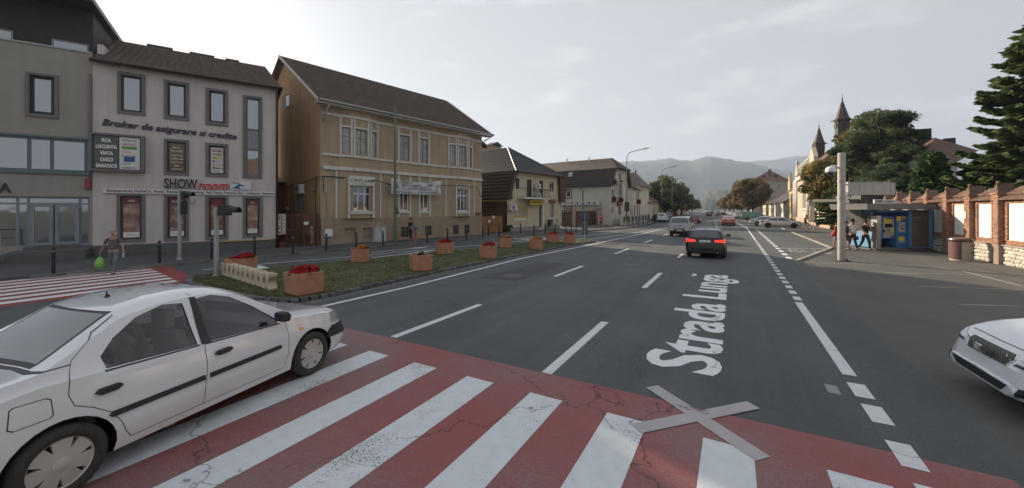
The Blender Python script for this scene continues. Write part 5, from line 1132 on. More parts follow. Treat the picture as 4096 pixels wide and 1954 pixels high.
# gates, pink wall
P0, P1, P2, P3, P4_, P5 = [GP('n', x, y, .12) for x, y in ((-5,1070),(108,1064),(150,1058),(425,1040),(432,1044),(645,1040))]
FP = Frame(P0, P2); 
m_pinkw = mat('pink_render', (.36,.25,.215), .9, var=.07, scale=2, bump=.2)
def bargate(Fa, s0, s1, zt, lb):
    t = thing('barred_gate', lb, 'gate', on(Fa, s0, 0, .12), Fa.ang); c = int((s1-s0)/.16)
    bx('backing', mat('tan_sheet', (.20,.13,.065), .7, var=.2, scale=2, streak=.2), t, Fa, (s0+.05, s1-.05, .03, .05, .2, zt-.25)); bx('frame', m_wood, t, Fa, (s0, s1, -.02, .02, .15, .25), (s0, s1, -.02, .02, zt-.45, zt-.38), (s0, s0+.07, -.03, .03, .12, zt), (s1-.07, s1, -.03, .03, .12, zt))
    for k in range(c): s = s0+.07+(s1-s0-.14)*(k+.5)/c; bx('bar', m_wood, t, Fa, (s-.02, s+.02, -.035, -.021, .15, zt))
Fg1 = Frame(P0, P1); Fg2 = Frame(P2, P3)
bargate(Fg1, 0, Fg1.len, Fg1.pk('n', 60, 862)[1], 'brown barred gate left of the pink gate post'); bargate(Fg2, 0, Fg2.len, Fg2.pk('n', 300, 858)[1], 'wide brown barred gate between the pink post and the pink wall')
z_ = Fg2.pk('n', 5+150, 850)[1]; Fx = Frame(P1, P2); t = thing('gate_post', 'pink rendered gate post between the two brown gates', 'post', (*Fx.a, .12), Fx.ang); bx('post', m_pinkw, t, Fx, (0.02, Fx.len-.02, -.15, .35, 0, z_)); bx('cap', m_pinkw, t, Fx, (-.02, Fx.len+.02, -.19, .39, z_+.001, z_+.08))
Fw = Frame(P4_, P5); z_ = Fw.pk('n', 440, 847)[1]; t = thing('garden_wall', 'plain pink rendered wall behind the man in red', 'wall', (*Fw.a, .12), Fw.ang); bx('wall', m_pinkw, t, Fw, (0, Fw.len, 0, .35, 0, z_)); bx('coping', m_wood, t, Fw, (-.02, Fw.len+.02, -.04, .39, z_+.001, z_+.06))

# ------------------------------------------------------------------ houses further down the left side
def gable_house(Fh, W, D, zeave, zridge, wallm, roofm, label, ops=(), name='house', along=True, ovr=.5, wm=None, tile=None, sides=True, chim=(), cat='house', fw=.09, cols=(.5,), rows=(), gm=None):
    t = thing(name, label, cat, (*Fh.a, 0), Fh.ang)
    facade(Fh, 0, W, 0, zeave, list(ops), wallm, t, rv=.15)
    for r in ops: win(Fh, r, t, n=.06, fw=fw, fm=wm or m_wht, gm=gm or m_wglass2, cols=cols, rows=rows)
    bx('side_wall', wallm, t, Fh, (.001, .2, .16, D, 0, zeave)); bx('side_wall', wallm, t, Fh, (W-.2, W-.001, .16, D, 0, zeave))
    if along:
        slope(Fh, [(-ovr,-ovr,zeave), (W+ovr,-ovr,zeave), (W+ovr,D/2,zridge), (-ovr,D/2,zridge)], roofm, t, tile=tile); slope(Fh, [(W+ovr,D+ovr,zeave), (-ovr,D+ovr,zeave), (-ovr,D/2,zridge), (W+ovr,D/2,zridge)], roofm, t)
        for s in (.002, W-.002): q = MB(); q.v = [(s,0,zeave),(s,D,zeave),(s,D/2,zridge-.06)]; q.add([(0,1,2)]); q.build('gable', wallm, t, Fh.M)
    else:
        slope(Fh, [(-ovr,D,zeave), (-ovr,-ovr,zeave), (W/2,-ovr,zridge), (W/2,D,zridge)], roofm, t, tile=tile); slope(Fh, [(W+ovr,-ovr,zeave), (W+ovr,D,zeave), (W/2,D,zridge), (W/2,-ovr,zridge)], roofm, t)
        q = MB(); q.v = [(0,.0,zeave),(W,.0,zeave),(W/2,.0,zridge-.06)]; q.add([(0,1,2)]); q.build('gable', wallm, t, Fh.M)
    for s, n_, h in chim: bx('chimney', m_dbrick if h < 9 else m_roofr, t, Fh, (s-.35, s+.35, n_-.3, n_+.3, zeave, zridge+.9)); bx('chimney_cap', m_conc, t, Fh, (s-.42, s+.42, n_-.37, n_+.37, zridge+.901, zridge+1.0))
    return t
def SF(x, y0, y1): return Frame((x+bend(y0), y0), (x+bend(y1), y1))
Fr = SF(-15.2, 72, 80)
t = gable_house(Fr, 9, 12, 6.2, 8.7, m_cream2, m_roofbr, 'cream guest house with green awning, terrace and an oval hanging sign', ops=[(1.2,2.2,1.2,3.2),(3.5,4.5,3.9,5.7),(5.6,6.6,3.9,5.7),(4.2,5.2,.9,3),(6.4,7.4,.9,3)], wm=m_brown, tile=(.4,.5,.02))
Ff = Frame(Fr.M @ Vector((0, 12, 0)), Fr.M @ Vector((0, 0, 0)))
facade(Ff, 0, 12, 0, 6.1, [], m_cream2, t, n=-.02, name='side_wall'); bx('terrace', m_cream2, t, Ff, (6.2, 11.5, -4.5, -.03, 0, 3.0)); bx('awning', mat('green_awning', (.03,.12,.03), .8), t, Ff, (6.8, 10.2, -5.6, -4.51, 2.9, 3.3)); bx('pergola', mat('orange_stripe', (.4,.13,.03), .8), t, Ff, (6.6, 10.6, -5.5, -4.52, 2.1, 2.6)); bx('pergola', mat('beige_stripe', (.45,.33,.15), .8), t, Ff, (6.5, 9, -.4, -.03, 4.6, 5.3))
q = MB()
for k in range(24): q.tube([(6.2+5.3*k/23, -4.4, 3.0), (6.2+5.3*k/23, -4.4, 3.95)], .02, 4)
q.tube([(6.2,-4.4,3.95),(11.5,-4.4,3.95)], .03, 4); q.build('terrace_railing', m_black, t, Ff.M)
q = MB(); q.v = [(.9*math.cos(a*.5236)*.6, 0, 4.1+.35*math.sin(a*.5236)) for a in range(12)]; q.v = [(x+4.2, -.9, z-.5) for x, y, z in q.v]+[(x+4.2, -.82, z-.5) for x, y, z in q.v]; q.add([tuple(range(12)), tuple(reversed(range(12,24)))]+[(i,(i+1)%12,12+(i+1)%12,12+i) for i in range(12)]); q.build('oval_sign', m_sheet, t, Fr.M)
for i, (s, z) in enumerate(((4, 3.7), (6.1, 3.7))):
    t2 = thing('flower_box', ['pink flower box nearer the camera on the terrace guest house','pink flower box farther along on the terrace guest house'][i], 'flower box', on(Fr, s, -.2, z), Fr.ang, 'flower boxes on the terrace guest house'); bx('box', m_wood, t2, Fr, (s-.5, s+.5, -.3, -.02, z-.1, z+.1)); tufts('flowers', t2, 200, (.33,.12,.22), .09, m_pink)
t = thing('turret_house', 'steep dark roof with two finials rising behind the terrace guest house', 'house', (-22, 88, 0)); b = MB(); b.box(-26,-17,84,94,0,7.4); b.build('wall', m_cream2, t, Matrix.Identity(4))
b = MB(); b.v = [(-26.6,83.4,7.3),(-16.4,83.4,7.3),(-16.4,94.6,7.3),(-26.6,94.6,7.3),(-24.2,88.5,10.6),(-18.8,88.5,10.6)]; b.add([(0,1,5,4),(1,2,5),(2,3,4,5),(3,0,4)]); b.build('roof', m_roofbr, t, Matrix.Identity(4))
for x in (-24.2, -18.8): b = MB(); b.lathe([(.12,10.5),(.2,10.9),(.05,11.2),(.02,11.9)], 8, (x,88.5,0)); b.build('finial', m_roofbr, t, Matrix.Identity(4))
b = MB(); b.box(-26.2,-25.0,85.4,86.4,7.4,10.6); b.build('chimney', m_cream, t, Matrix.Identity(4))
# stone fence with posts in front of the guest houses
t = thing('low_fence', 'low garden fence of pale posts and dark iron infill before the guest houses', 'fence', (-13.6, 62, .12)); 
FL = Frame((-14.2, 58), (-13.6, 82)); 
for k in range(9): s = k*2.4; bx('fence_post', m_cream2, t, FL, (s, s+.35, 0, .35, .1, 1.5)); bx('post_cap', m_wht, t, FL, (s-.03, s+.38, -.03, .38, 1.501, 1.58)); (bx('fence_panel', m_black, t, FL, (s+.36, s+2.39, .12, .2, .5, 1.3)), bx('fence_base', m_conc, t, FL, (s+.36, s+2.39, .05, .3, .1, .5))) if k < 8 else None
LH = [(93,8,9,3.9,6.9,m_wht,m_roofr,'white one storey house with a row of tall narrow windows'),(104,12,9,4.3,7.6,m_cream,m_roofr,'cream house with an old red roof behind the parked vans'),(119,13,10,4.2,8.0,m_cream2,m_roofr,'pale house with a steep red roof beyond the vans'),(136,15,10,4.6,8.2,m_och,m_roofr,'ochre house half hidden by the green trees'),(156,16,10,5.2,8.6,m_cream,m_roofbr,'cream house behind the second street lamp trees'),(178,18,10,5,8.4,m_w1,m_roofr,'grey house far down the left side'),(204,22,10,6.2,9.6,m_cream2,m_roofbr,'tall pale house far down the left side'),(236,24,10,5,8.2,m_och,m_roofr,'small ochre house in the far left row')]
for i, (y, w, d, ze_, zr_, wm_, rm_, lb) in enumerate(LH):
    Fh = SF(-15.6, y, y+w); ops = [(s, s+(.7 if i == 0 else 1.1), .7 if i == 0 else 1.3, 3.2) for s in np.arange(.7, w-1.3, 1.15 if i == 0 else 2.6)]
    gable_house(Fh, w, d, ze_, zr_, wm_, rm_, lb, ops=ops[:7], tile=None, wm=m_wht, chim=((w*.3, d*.4, 1),) if i % 2 else (), cols=() if i == 0 else (.5,))
# ------------------------------------------------------------------ brick wall with white panels, stone base and tiled coping
m_brick = tint_random(mat('red_brick', (.30,.155,.105), .9, var=.25, scale=9, bump=.5), .28)
m_mort = mat('mortar', (.24,.19,.15), .95, var=.15, scale=10, bump=.3)
m_stone = tint_random(mat('white_rubble_stone', (.50,.48,.44), .9, var=.15, scale=7, bump=.6), .15)
m_panel = mat('whitewashed_panel', (.70,.68,.63), .95, var=.04, scale=1.5, bump=.15)
m_tile = tint_random(mat('coping_tile', (.14,.085,.062), .85, var=.35, scale=6, bump=.4), .3)
WX = 10.38
FW = Frame((WX, 50), (WX, -14)); L0 = 50.0                         # frame runs towards the camera; s = 50 - y
bw = thing('boundary_wall', 'long brick boundary wall with white panels, rubble base and tiled coping', 'wall', (WX, 50, 0), FW.ang)
ys = [35.7+2.45*3, 35.7+2.45*2, 35.7+2.45, 35.7, 33.2, 30.7, 28.3, 25.9, 23.45, 21.0, 18.5, 16, 13.5, 11, 8.5, 6, 3.5, 1, -1.5, -4, -6.5, -9]
ZS, ZP, ZT = .85, 3.12, 3.62
HW = .28
bx('mortar_core', m_mort, bw, FW, (L0-ys[0]-.3, 62, .0, .3, 0, ZS-.02), (L0-ys[0]-.3, 62, .1, .35, ZS-.02, ZP-.3))
bx('plinth_cap', m_conc, bw, FW, (L0-ys[0]-.3, 62, -.10, .1, ZS-.02, ZS+.04))
for i in range(len(ys)-1):
    a, c = L0-ys[i]+HW, L0-ys[i+1]-HW; bx('white_panel', m_panel, bw, FW, (a+.26, c-.26, .03, .099, ZS+.22, ZP-.42))
# bricks: one mesh shared by all single bricks, the far ones joined
mbk = mesh_of('brick', *(lambda b: (b.v, b.f))(MB().box(-.12,.12,-.055,.055,0,.064)), m_brick, bevel=.005)
mhead = mesh_of('brick', *(lambda b: (b.v, b.f))(MB().box(-.055,.055,-.06,.06,0,.064)), m_brick, bevel=.005)
single = [0]; far = MB()
def brick(s, n, z, rot=0, near=False, half=False):
    s += random.uniform(-.004,.004); n += random.uniform(-.005,.005)
    if near and single[0] < 296:
        single[0] += 1; o = bpy.data.objects.new('brick', mhead if half else mbk); COL.objects.link(o); o.parent = bw; o.location = (s, n, z); o.rotation_euler = (0, 0, rot+random.uniform(-.01,.01)); return
    hx, hy = (.055,.06) if half else (.12,.055)
    if rot: hx, hy = hy, hx
    far.box(s-hx, s+hx, n-hy, n+hy, z, z+.064)
co = .076
for y in ys:
    near = y in (25.9,); c = L0-y; vis = 20 < y < 44
    bx('pillar_core', m_mort, bw, FW, (c-HW+.02, c+HW-.02, -.17, .3, 0 if 0 else .0, ZP))
    if not vis: continue
    for r in range(int((ZP-ZS-.05)/co)):
        z = ZS+.045+r*co; o_ = .125 if r % 2 else 0
        for k in ((-.15,.10) if r % 2 == 0 else (-.22,.0,.22)):
            if r % 2 == 0: brick(c+k+.02, -.14, z, near=near)
            else: brick(c+k, -.14, z, near=near, half=(k != 0))
        brick(c+HW-.055, .03 if r % 2 else -.0, z, rot=math.pi/2); brick(c-HW+.055, .03 if r % 2 else 0, z, rot=math.pi/2, near=near)
for i in range(len(ys)-1):
    if not 20 < ys[i] < 44: continue
    a, c = L0-ys[i]+HW, L0-ys[i+1]-HW; near = False
    for r in range(int((ZP-ZS-.35)/co)):
        z = ZS+.045+r*co; inpan = ZS+.2 < z < ZP-.46
        if inpan:
            for s in (a+.13-(.05 if r % 2 else 0), c-.13+(.05 if r % 2 else 0)): brick(s, .045, z, near=False, half=False)
        else:
            s = a+.13+(.12 if r % 2 else 0)
            while s < c-.1: brick(s, .045, z, near=near); s += .25
o = far.build('brickwork', m_brick, bw, FW.M, recalc=False); o['kind'] = 'stuff'
# tiled coping: two rows of old tiles sloping to the street, pyramid caps on the pillars
tb = MB(); tcount = 0
def ctile(s, n0, z0, n1, z1, w=.19):
    k = 5; pr = []
    for j in range(k): a = math.pi*j/(k-1); pr.append((s-math.cos(a)*w/2, math.sin(a)*.05))
    n = len(tb.v)
    for (nn, zz_) in ((n0, z0), (n1, z1)):
        for x, h in pr: tb.v.append((x+random.uniform(-.004,.004), nn, zz_+h))
    tb.add([(j, j+1, k+j+1, k+j) for j in range(k-1)]+[(0,1,2,3,4)], n)
for i in range(len(ys)-1):
    a, c = L0-ys[i]+HW-.02, L0-ys[i+1]-HW+.02; y = ys[i]
    bx('coping_bed', m_mort, bw, FW, (a, c, -.02, .38, ZP-.3, ZP-.24))
    s = a+.1
    while s < c:
        j = random.uniform(-.02,.02); ctile(s, -.22+j, ZP-.26, .16, ZP-.02); ctile(s+.02, .02+j, ZP-.02, .36, ZP+.2); ctile(s-.02, .25+j, ZP+.12, .46, ZP+.30, .2); s += .185
o = tb.build('coping_tiles', m_tile, bw, FW.M, recalc=False); o['kind'] = 'stuff'
for y in ys:
    c = L0-y; b = MB(); b.box(c-HW-.05, c+HW+.05, -.24, .36, ZP+.001, ZP+.07); b.build('pillar_slab', m_brick, bw, FW.M)
    b = MB(); b.v = [(c-HW-.02,-.2,ZP+.071),(c+HW+.02,-.2,ZP+.071),(c+HW+.02,.36,ZP+.071),(c-HW-.02,.36,ZP+.071),(c,-.12,ZT),(c,.36,ZT)]; b.add([(0,1,4),(1,2,5,4),(2,3,5),(3,0,4,5)]); b.build('pillar_cap', m_tile, bw, FW.M)
    b = MB(); b.lathe([(.0,ZT-.05),(.07,ZT-.02),(.07,ZT+.06),(0,ZT+.1)], 8, (c,-.08,0)); b.build('finial', m_brick, bw, FW.M, smooth=True)
# rubble stones in the base: the nearest as single stones
protos = []
for k in range(6):
    rs = random.Random(k); n = 9; pts = [(math.cos(6.283*j/n)*rs.uniform(.8,1.1), math.sin(6.283*j/n)*rs.uniform(.75,1.05)) for j in range(n)]
    V = [(x*.11, -.0, y*.085) for x, y in pts]+[(x*.085, -.035, y*.065) for x, y in pts]+[(0,-.045,0)]
    F_ = [(j,(j+1)%n,n+(j+1)%n,n+j) for j in range(n)]+[(n+j,n+(j+1)%n,2*n) for j in range(n)]
    protos.append(mesh_of('stone', V, F_, m_stone, smooth=True))
sb = MB(); k = 0; s = L0-44
cells = []
while s < L0-18.5:
    for r in range(5):
        cells.append((s+(r % 2)*.11+random.uniform(-.03,.03), .09+r*.165+random.uniform(-.02,.02)))
    s += .225
cells.sort(key=lambda q: -q[0])
kn = 0
for s, z in cells:
    pr = random.choice(protos); sc = random.uniform(.85,1.12); y = L0-s
    if kn < 298 and y > 22.5:
        o = bpy.data.objects.new('stone', pr); COL.objects.link(o); o.parent = bw; o.location = (s, .002, z); o.rotation_euler = (0, random.uniform(-.5,.5), 0); o.scale = (sc*1.02, 1, sc); kn += 1
    else:
        n = len(sb.v); a = random.uniform(-.5,.5); ca, sa = math.cos(a), math.sin(a)
        sb.v += [(s+(v.co.x*ca-v.co.z*sa)*sc, v.co.y+.002, z+(v.co.x*sa+v.co.z*ca)*sc) for v in pr.vertices]; sb.add([tuple(p.vertices) for p in pr.polygons], n)
o = sb.build('rubble_stones', m_stone, bw, FW.M, recalc=False); o['kind'] = 'stuff'
r = FW.rect('t', 436,507,560,458, -.2); bx('notice_plate', m_pvc, bw, FW, (L0-28.3-.12, L0-28.3+.02, -.23, -.201, 2.0, 2.35))

# ------------------------------------------------------------------ ticket kiosk
KC = Frame(GP('e', 737, 1012), GP('e', 1050, 1018)); KC = Frame(G(3508, 1003), G(3727, 1003)); KW = KC.len; KD = 1.9
m_blue = mat('kiosk_blue', (.035,.16,.36), .45, var=.06); m_lblue = mat('kiosk_light_blue', (.10,.28,.50), .5); m_dblue = mat('kiosk_deep_blue', (.015,.07,.26), .45)
m_alu = mat('aluminium', (.42,.43,.44), .35, metal=.7); m_dorb = mat('grey_brown_door', (.13,.11,.095), .6, var=.1)
k = thing('ticket_kiosk', 'blue ticket kiosk with two vending machines in its recess and a brown side door', 'kiosk', (*KC.a, 0), KC.ang)
def RK(u0, vt, vb, u1, n=0): return KC.rect('s', u0, vt, vb, u1, n)
zk = KC.pk('s', 1000, 432)[1]; sr = RK(830,455,900,1172); d0 = RK(1210,440,890,1425)
bx('shell', m_blue, k, KC, (sr[1], KW, 0, KD, .15, zk)); bx('recess_back', m_dblue, k, KC, (.25, sr[1]-.001, .9, KD, .15, zk)); bx('header', m_blue, k, KC, (0, sr[1]-.001, 0, .89, KC.pk('s',1000,460)[1], zk)); bx('skirt', m_sur, k, KC, (0.1, KW-.03, .05, KD-.05, 0, .149))
bx('corner_post', m_alu, k, KC, (-.02, .22, -.02, .35, .1, KC.pk('s',790,505)[1]))
bx('side_window', m_wglass2, k, KC, (.02, .06, .36, KD, 1.1, zk-.01)); bx('side_panel', m_lblue, k, KC, (.0, .06, .36, KD, .15, 1.1))
d = bx('door', m_dorb, k, KC, (d0[0], d0[1], -.03, -.001, .2, d0[3])); bx('handle', mat('brass', (.5,.32,.08), .35, metal=.8), d, KC, (d0[0]+.08, d0[0]+.15, -.05, -.031, 1.05, 1.35), (d0[0]+.10, d0[0]+.32, -.09, -.06, 1.2, 1.23)); bx('door_frame', m_lblue, k, KC, (d0[0]-.1, d0[0]-.002, -.03, -.001, .15, zk), (d0[1]+.002, d0[1]+.08, -.03, -.001, .15, zk), (d0[0]-.1, d0[1]+.08, -.03, -.001, .15, .198), (d0[0]-.1, d0[1]+.08, -.03, -.001, d0[3]+.002, d0[3]+.05)); bx('corner_trim', m_lblue, k, KC, (KW-.12, KW+.01, -.035, KD, .12, zk))
b = MB(); c = (d0[0]+d0[1])/2-.35; z = d0[3]-.42
for i in range(9): b.tube([(c+.08*i, -.04, z+.05*math.sin(i*2.1)), (c+.08*i+.06, -.04, z+.05*math.cos(i*1.7))], .012, 4)
b.build('graffiti', m_sheet, d, KC.M)
# roof: grey slab with slanted fascia
zr0, zr1 = KC.pk('s', 1000, 355, -.6)[1], KC.pk('s', 1000, 428, -.6)[1]; x0, x1 = KC.pk('s', 668, 380, -.6)[0], KC.pk('s', 1590, 420, -.6)[0]
b = MB(); b.v = [(x0,-.6,zr0),(x1-.2,-.6,zr0),(x1-.3,KD+.3,zr0),(x0+.1,KD+.3,zr0),(x0+.12,-.5,zr1),(x1,-.5,zr1),(x1,KD+.3,zr1),(x0+.2,KD+.3,zr1)]; b.add([(0,1,2,3),(4,7,6,5),(0,4,5,1),(1,5,6,2),(2,6,7,3),(3,7,4,0)]); b.build('roof', mat('kiosk_roof_grey', (.17,.175,.18), .6, var=.05), k, KC.M)
b = MB(); s0 = KC.pk('s', 760, 340, .3)[0]; s1 = KC.pk('s', 1115, 340, .3)[0]; zz0 = KC.pk('s', 900, 352, .3)[1]; zz1 = KC.pk('s', 900, 304, .3)[1]
arc = [(s0, zz0), (s1, zz0)]+[(s1-(s1-s0)*.28*(1-math.cos(a)), zz0+(zz1-zz0)*math.sin(a)) for a in (.3,.6,.9,1.2,1.57)]+[(s0, zz1)]
b.prism(arc, .3, .38); sg = b.build('advert_board', m_sheet, k, KC.M); b = MB(); b.prism([(x, z+.0) for x, z in arc[1:7]]+[(x, z-.05) for x, z in reversed(arc[1:7])], .285, .299); b.build('red_edge', c_red, sg, KC.M)
text('advert_lettering', 'ABONAMENTE', c_navy, sg, KC, (s0+.05, zz0+.1), (s0+(s1-s0)*.3, zz0+.1), .08, n=.28, th=.01)
for i in range(4): bx('dot', [c_red, m_char, m_char, mat('pale_print', (.5,.4,.38), .5)][i], sg, KC, (s0+(s1-s0)*(.38+.08*i), s0+(s1-s0)*(.38+.08*i)+.08, .285, .299, zz0+.08, zz0+.17))
# the machines
def vend(u0, vt, vb, u1, n0, n1, lb, leg):
    r = RK(u0, vt, vb, u1, n0); t = thing('vending_machine', lb, 'ticket machine', on(KC, r[0], n0, r[2]), KC.ang, 'ticket machines in the kiosk recess'); bx('housing', m_blue, t, KC, (r[0], r[1], n0, n1, r[2] if not leg else .16, r[3]), bevel=.015); return t, r
t1, r = vend(843,512,785,1025, .25, .89, 'wide blue ticket machine with screen and keypad, left in the recess', False)
w_, h_ = r[1]-r[0], r[3]-r[2]
def rel(a, b_, c, d): return (r[0]+w_*a, r[0]+w_*b_, r[2]+h_*(1-d), r[2]+h_*(1-c))
def pl_(name, m, t, q, dn=.012): return bx(name, m, t, KC, (q[0], q[1], .25-dn, .249, q[2], q[3]))
m_ys = mat('yellow_sticker', (.62,.55,.06), .5); m_lg = mat('light_grey_metal', (.36,.35,.33), .5)
pl_('front_plate', m_lg, t1, rel(.15,.9,.05,.95), .006); pl_('screen', mat('dark_screen', (.03,.03,.035), .1, coat=.8), t1, rel(.25,.75,.33,.5)); pl_('sticker', m_ys, t1, rel(.2,.68,.14,.3)); pl_('sticker', m_ys, t1, rel(.68,.97,.55,.7)); pl_('keypad', m_black, t1, rel(.14,.26,.6,.72)); pl_('slot', m_black, t1, rel(.4,.6,.58,.62)); pl_('card_reader', m_galv, t1, rel(.38,.62,.68,.8)); pl_('header', mat('brown_print', (.12,.06,.04), .5), t1, rel(.35,.8,.06,.11)); pl_('slot', m_black, t1, rel(.62,.88,.88,.93))
bx('machine_foot', m_black, k, KC, (r[0]+.1, r[1], .35, .88, .12, .3))
t1, r = vend(1030,510,915,1162, .1, .89, 'narrow blue ticket machine with stickers, right in the recess', True); w_, h_ = r[1]-r[0], r[3]-r[2]
def pl2(name, m, q): return bx(name, m, t1, KC, (q[0], q[1], .088, .099, q[2], q[3]))
for nm_, m_, q in (('sticker', m_ys, rel(.02,.42,.0,.14)), ('sticker', mat('orange_print', (.5,.25,.08), .5), rel(.5,.9,.0,.08)), ('plate', m_lg, rel(.18,.8,.18,.48)), ('sticker', m_ys, rel(.22,.74,.62,.73)), ('plate', m_lg, rel(.18,.78,.73,.8)), ('slot', m_black, rel(.4,.65,.36,.4)), ('sticker', m_ys, rel(.25,.7,.27,.34))): pl2(nm_, m_, q)
# bus stop shelters behind
K2 = Frame(G(3405, 985), G(3500, 985)); k2 = thing('news_kiosk', 'older kiosk with a poster window and grey canopy behind the pedestrians', 'kiosk', (*K2.a, 0), K2.ang)
def R2(k_, u0, vt, vb, u1, n=0): return K2.rect(k_, u0, vt, vb, u1, n)
q1 = R2('s', 540,430,700,672); bx('body', m_lg, k2, K2, (q1[0]-.1, q1[1]+.25, 0.02, .4, 0, q1[3]+.3)); bx('poster_window', printmat('magazine_display', (.12,.03,.03), (.3,.25,.2), (.1,.1,.12), 6), k2, K2, (q1[0], q1[1], -.01, .019, 1.1, q1[3])); bx('post', m_lg, k2, K2, (q1[1]+.02, q1[1]+.2, -.12, .01, 0, q1[3])); bx('counter', m_lg, k2, K2, (q1[0], q1[1]+.3, -.25, -.011, .95, 1.05))
q2 = R2('s', 550,355,425,692, -.4); bx('canopy', m_sur, k2, K2, (q2[0], q2[1]+.2, -.5, 1.0, q2[2], q2[3])); bx('logo_board', m_pvc, k2, K2, (q2[0]+.05, q2[1]-.35, -.53, -.501, q2[2]+.03, q2[3]-.02)); text('board_lettering', '2', m_char, k2, K2, (q2[0]+.4, q2[2]+.3), (q2[0]+.65, q2[2]+.3), .35, n=-.55, th=.01)
K3 = Frame(G(3345, 952), G(3420, 952)); k3 = thing('bus_shelter', 'bus shelter with a dark flat canopy and white back door beyond the pole', 'shelter', (*K3.a, 0), K3.ang)
def R3(u0, vt, vb, u1, n=0): return K3.rect('s', u0, vt, vb, u1, n)
q1 = R3(395,388,800,500); bx('back_panel', m_pvc, k3, K3, (q1[0], q1[1], 0, .1, .2, q1[3]), bevel=.01); bx('frame', m_sur, k3, K3, (q1[0]-.12, q1[0]-.002, -.02, .12, 0, q1[3]), (q1[1]+.002, q1[1]+.12, -.02, .12, 0, q1[3]), (q1[0], q1[1], -.02, -.001, q1[2]+1.8, q1[2]+1.9)); q2 = R3(280,295,355,760, -.5)
b = MB(); b.v = [(q2[0],-1.5,q2[3]-.1),(q2[1]*.62,-1.5,q2[3]-.0),(q2[1],2.0,q2[3]+.1),(q2[0],2.0,q2[3]),(q2[0],-1.5,q2[2]+.15),(q2[1]*.62,-1.5,q2[2]-.1),(q2[1],2.0,q2[2]),(q2[0],2.0,q2[2]+.2)]; b.add([(0,1,2,3),(4,7,6,5),(0,4,5,1),(1,5,6,2),(2,6,7,3),(3,7,4,0)]); b.build('canopy', mat('dark_green_grey', (.05,.06,.055), .6), k3, K3.M); q3 = R3(392,300,355,452, -1.6); bx('logo_board', m_pvc, k3, K3, (q3[0], q3[1], -1.6, -1.51, q3[2]+.05, q3[3])); text('board_lettering', '2', m_char, k3, K3, (q3[0]+.25, q3[2]+.3), (q3[0]+.55, q3[2]+.3), .4, n=-1.62, th=.01)
for s in (q1[0]-.8, q1[1]+.8): cyl('post', K3, k3, m_galv, s, -.6, 0, q2[2]+.1, .04)
KB = Frame(G(3420, 960), G(3640, 960)); q2 = KB.rect('s', 745,250,352,1135, .5); k4 = thing('long_canopy', 'long dark green canopy roof rising behind the ticket kiosk', 'canopy', (*KB.a, 0), KB.ang); bx('fascia', mat('dark_green_grey', (.05,.06,.055), .6), k4, KB, (q2[0]-1, q2[1]+.2, .5, 3, q2[2], q2[3])); cyl('post', KB, k4, m_galv, q2[0]-.5, .8, 0, q2[2], .05); cyl('post', KB, k4, m_galv, q2[1]-.3, .8, 0, q2[2], .05)
# litter bin
g = G(3843, 1043); t = thing('litter_bin', 'round concrete litter bin with wooden slats and a brown lid by the wall', 'bin', (g.x, g.y, 0), TH)
b = MB(); b.lathe([(0,0),(.37,0),(.37,.9),(.33,.92),(0,.92)], 28); b.build('drum', mat('pale_concrete_bin', (.33,.31,.28), .9, var=.1, bump=.3), t, PM[t], smooth=False)
b = MB(); b.lathe([(.0,.92),(.42,.93),(.44,.99),(.42,1.06),(.2,1.1),(0,1.1)], 28); b.build('lid', mat('brown_lid', (.09,.05,.045), .35, var=.3, scale=8), t, PM[t])
for i in range(11):
    a = math.pi*.78+i*.14; q = MB(); c, s = math.cos(a), math.sin(a); r0 = .385; q.box(-.018,.018,-.028,.028,.1,.9); M = PM[t] @ Matrix.Translation((r0*c, r0*s, 0)) @ Matrix.Rotation(a, 4, 'Z'); q.build('slat', mat('brown_slat', (.10,.045,.035), .7), t, M)
for z in (.38,.72): bx('drain_slot', m_black, t, Frame((g.x, g.y), (g.x+math.cos(TH), g.y+math.sin(TH))), (.06,.14,-.372,-.34,z,z+.04))
# camera pole and sign box
g = G(3366, 1045); t = thing('camera_pole', 'thick grey pole with a white dome camera on a bracket', 'pole', (g.x, g.y, 0), TH)
b = MB(); b.lathe([(.15,0),(.15,5.1),(.13,5.12),(0,5.12)], 20); b.build('shaft', mat('weathered_grey_pole', (.34,.33,.31), .7, var=.15, scale=4, streak=.2), t, PM[t], smooth=True)
b = MB(); b.prism([(-.33,-.16),(.33,-.16),(.33,.16),(-.33,.16)], 0, .03, 'z')
for a in range(4): c, s = math.cos(a*1.571), math.sin(a*1.571); b.prism([(.14,.03),(.36,.03),(.14,.14)], -.01, .01)
b.build('base_plate', m_black, t, PM[t])
b = MB(); b.tube([(-.14,0,4.4),(-.3,0,4.5),(-.45,0,4.48),(-.5,0,4.42)], .045, 8); b.build('bracket', m_pvc, t, PM[t], smooth=True)
b = MB(); b.lathe([(.02,4.48),(.13,4.46),(.2,4.38),(.22,4.25),(.2,4.2)], 20, (-.5,0,0)); dm = b.build('camera_dome', m_pvc, t, PM[t], smooth=True); b = MB(); b.lathe([(.17,4.2),(.16,4.12),(.1,4.05),(0,4.03)], 20, (-.5,0,0)); b.build('lens_bubble', mat('smoked_bubble', (.03,.03,.035), .1, coat=.8), dm, PM[t], smooth=True)
for z in (2.95, 3.75): b = MB(); b.lathe([(.165,z),(.165,z+.06)], 20); b.build('clamp', m_galv, t, PM[t])
b = MB(); b.box(-.05,.1,-.158,-.15,1.9,2.2); b.build('sticker', mat('sticker_grey_blue', (.3,.38,.42), .6), t, PM[t])
FPl = Frame((g.x, g.y), (g.x+math.cos(TH), g.y+math.sin(TH))); r = FPl.rect('s', 405,98,245,1008, -.02)
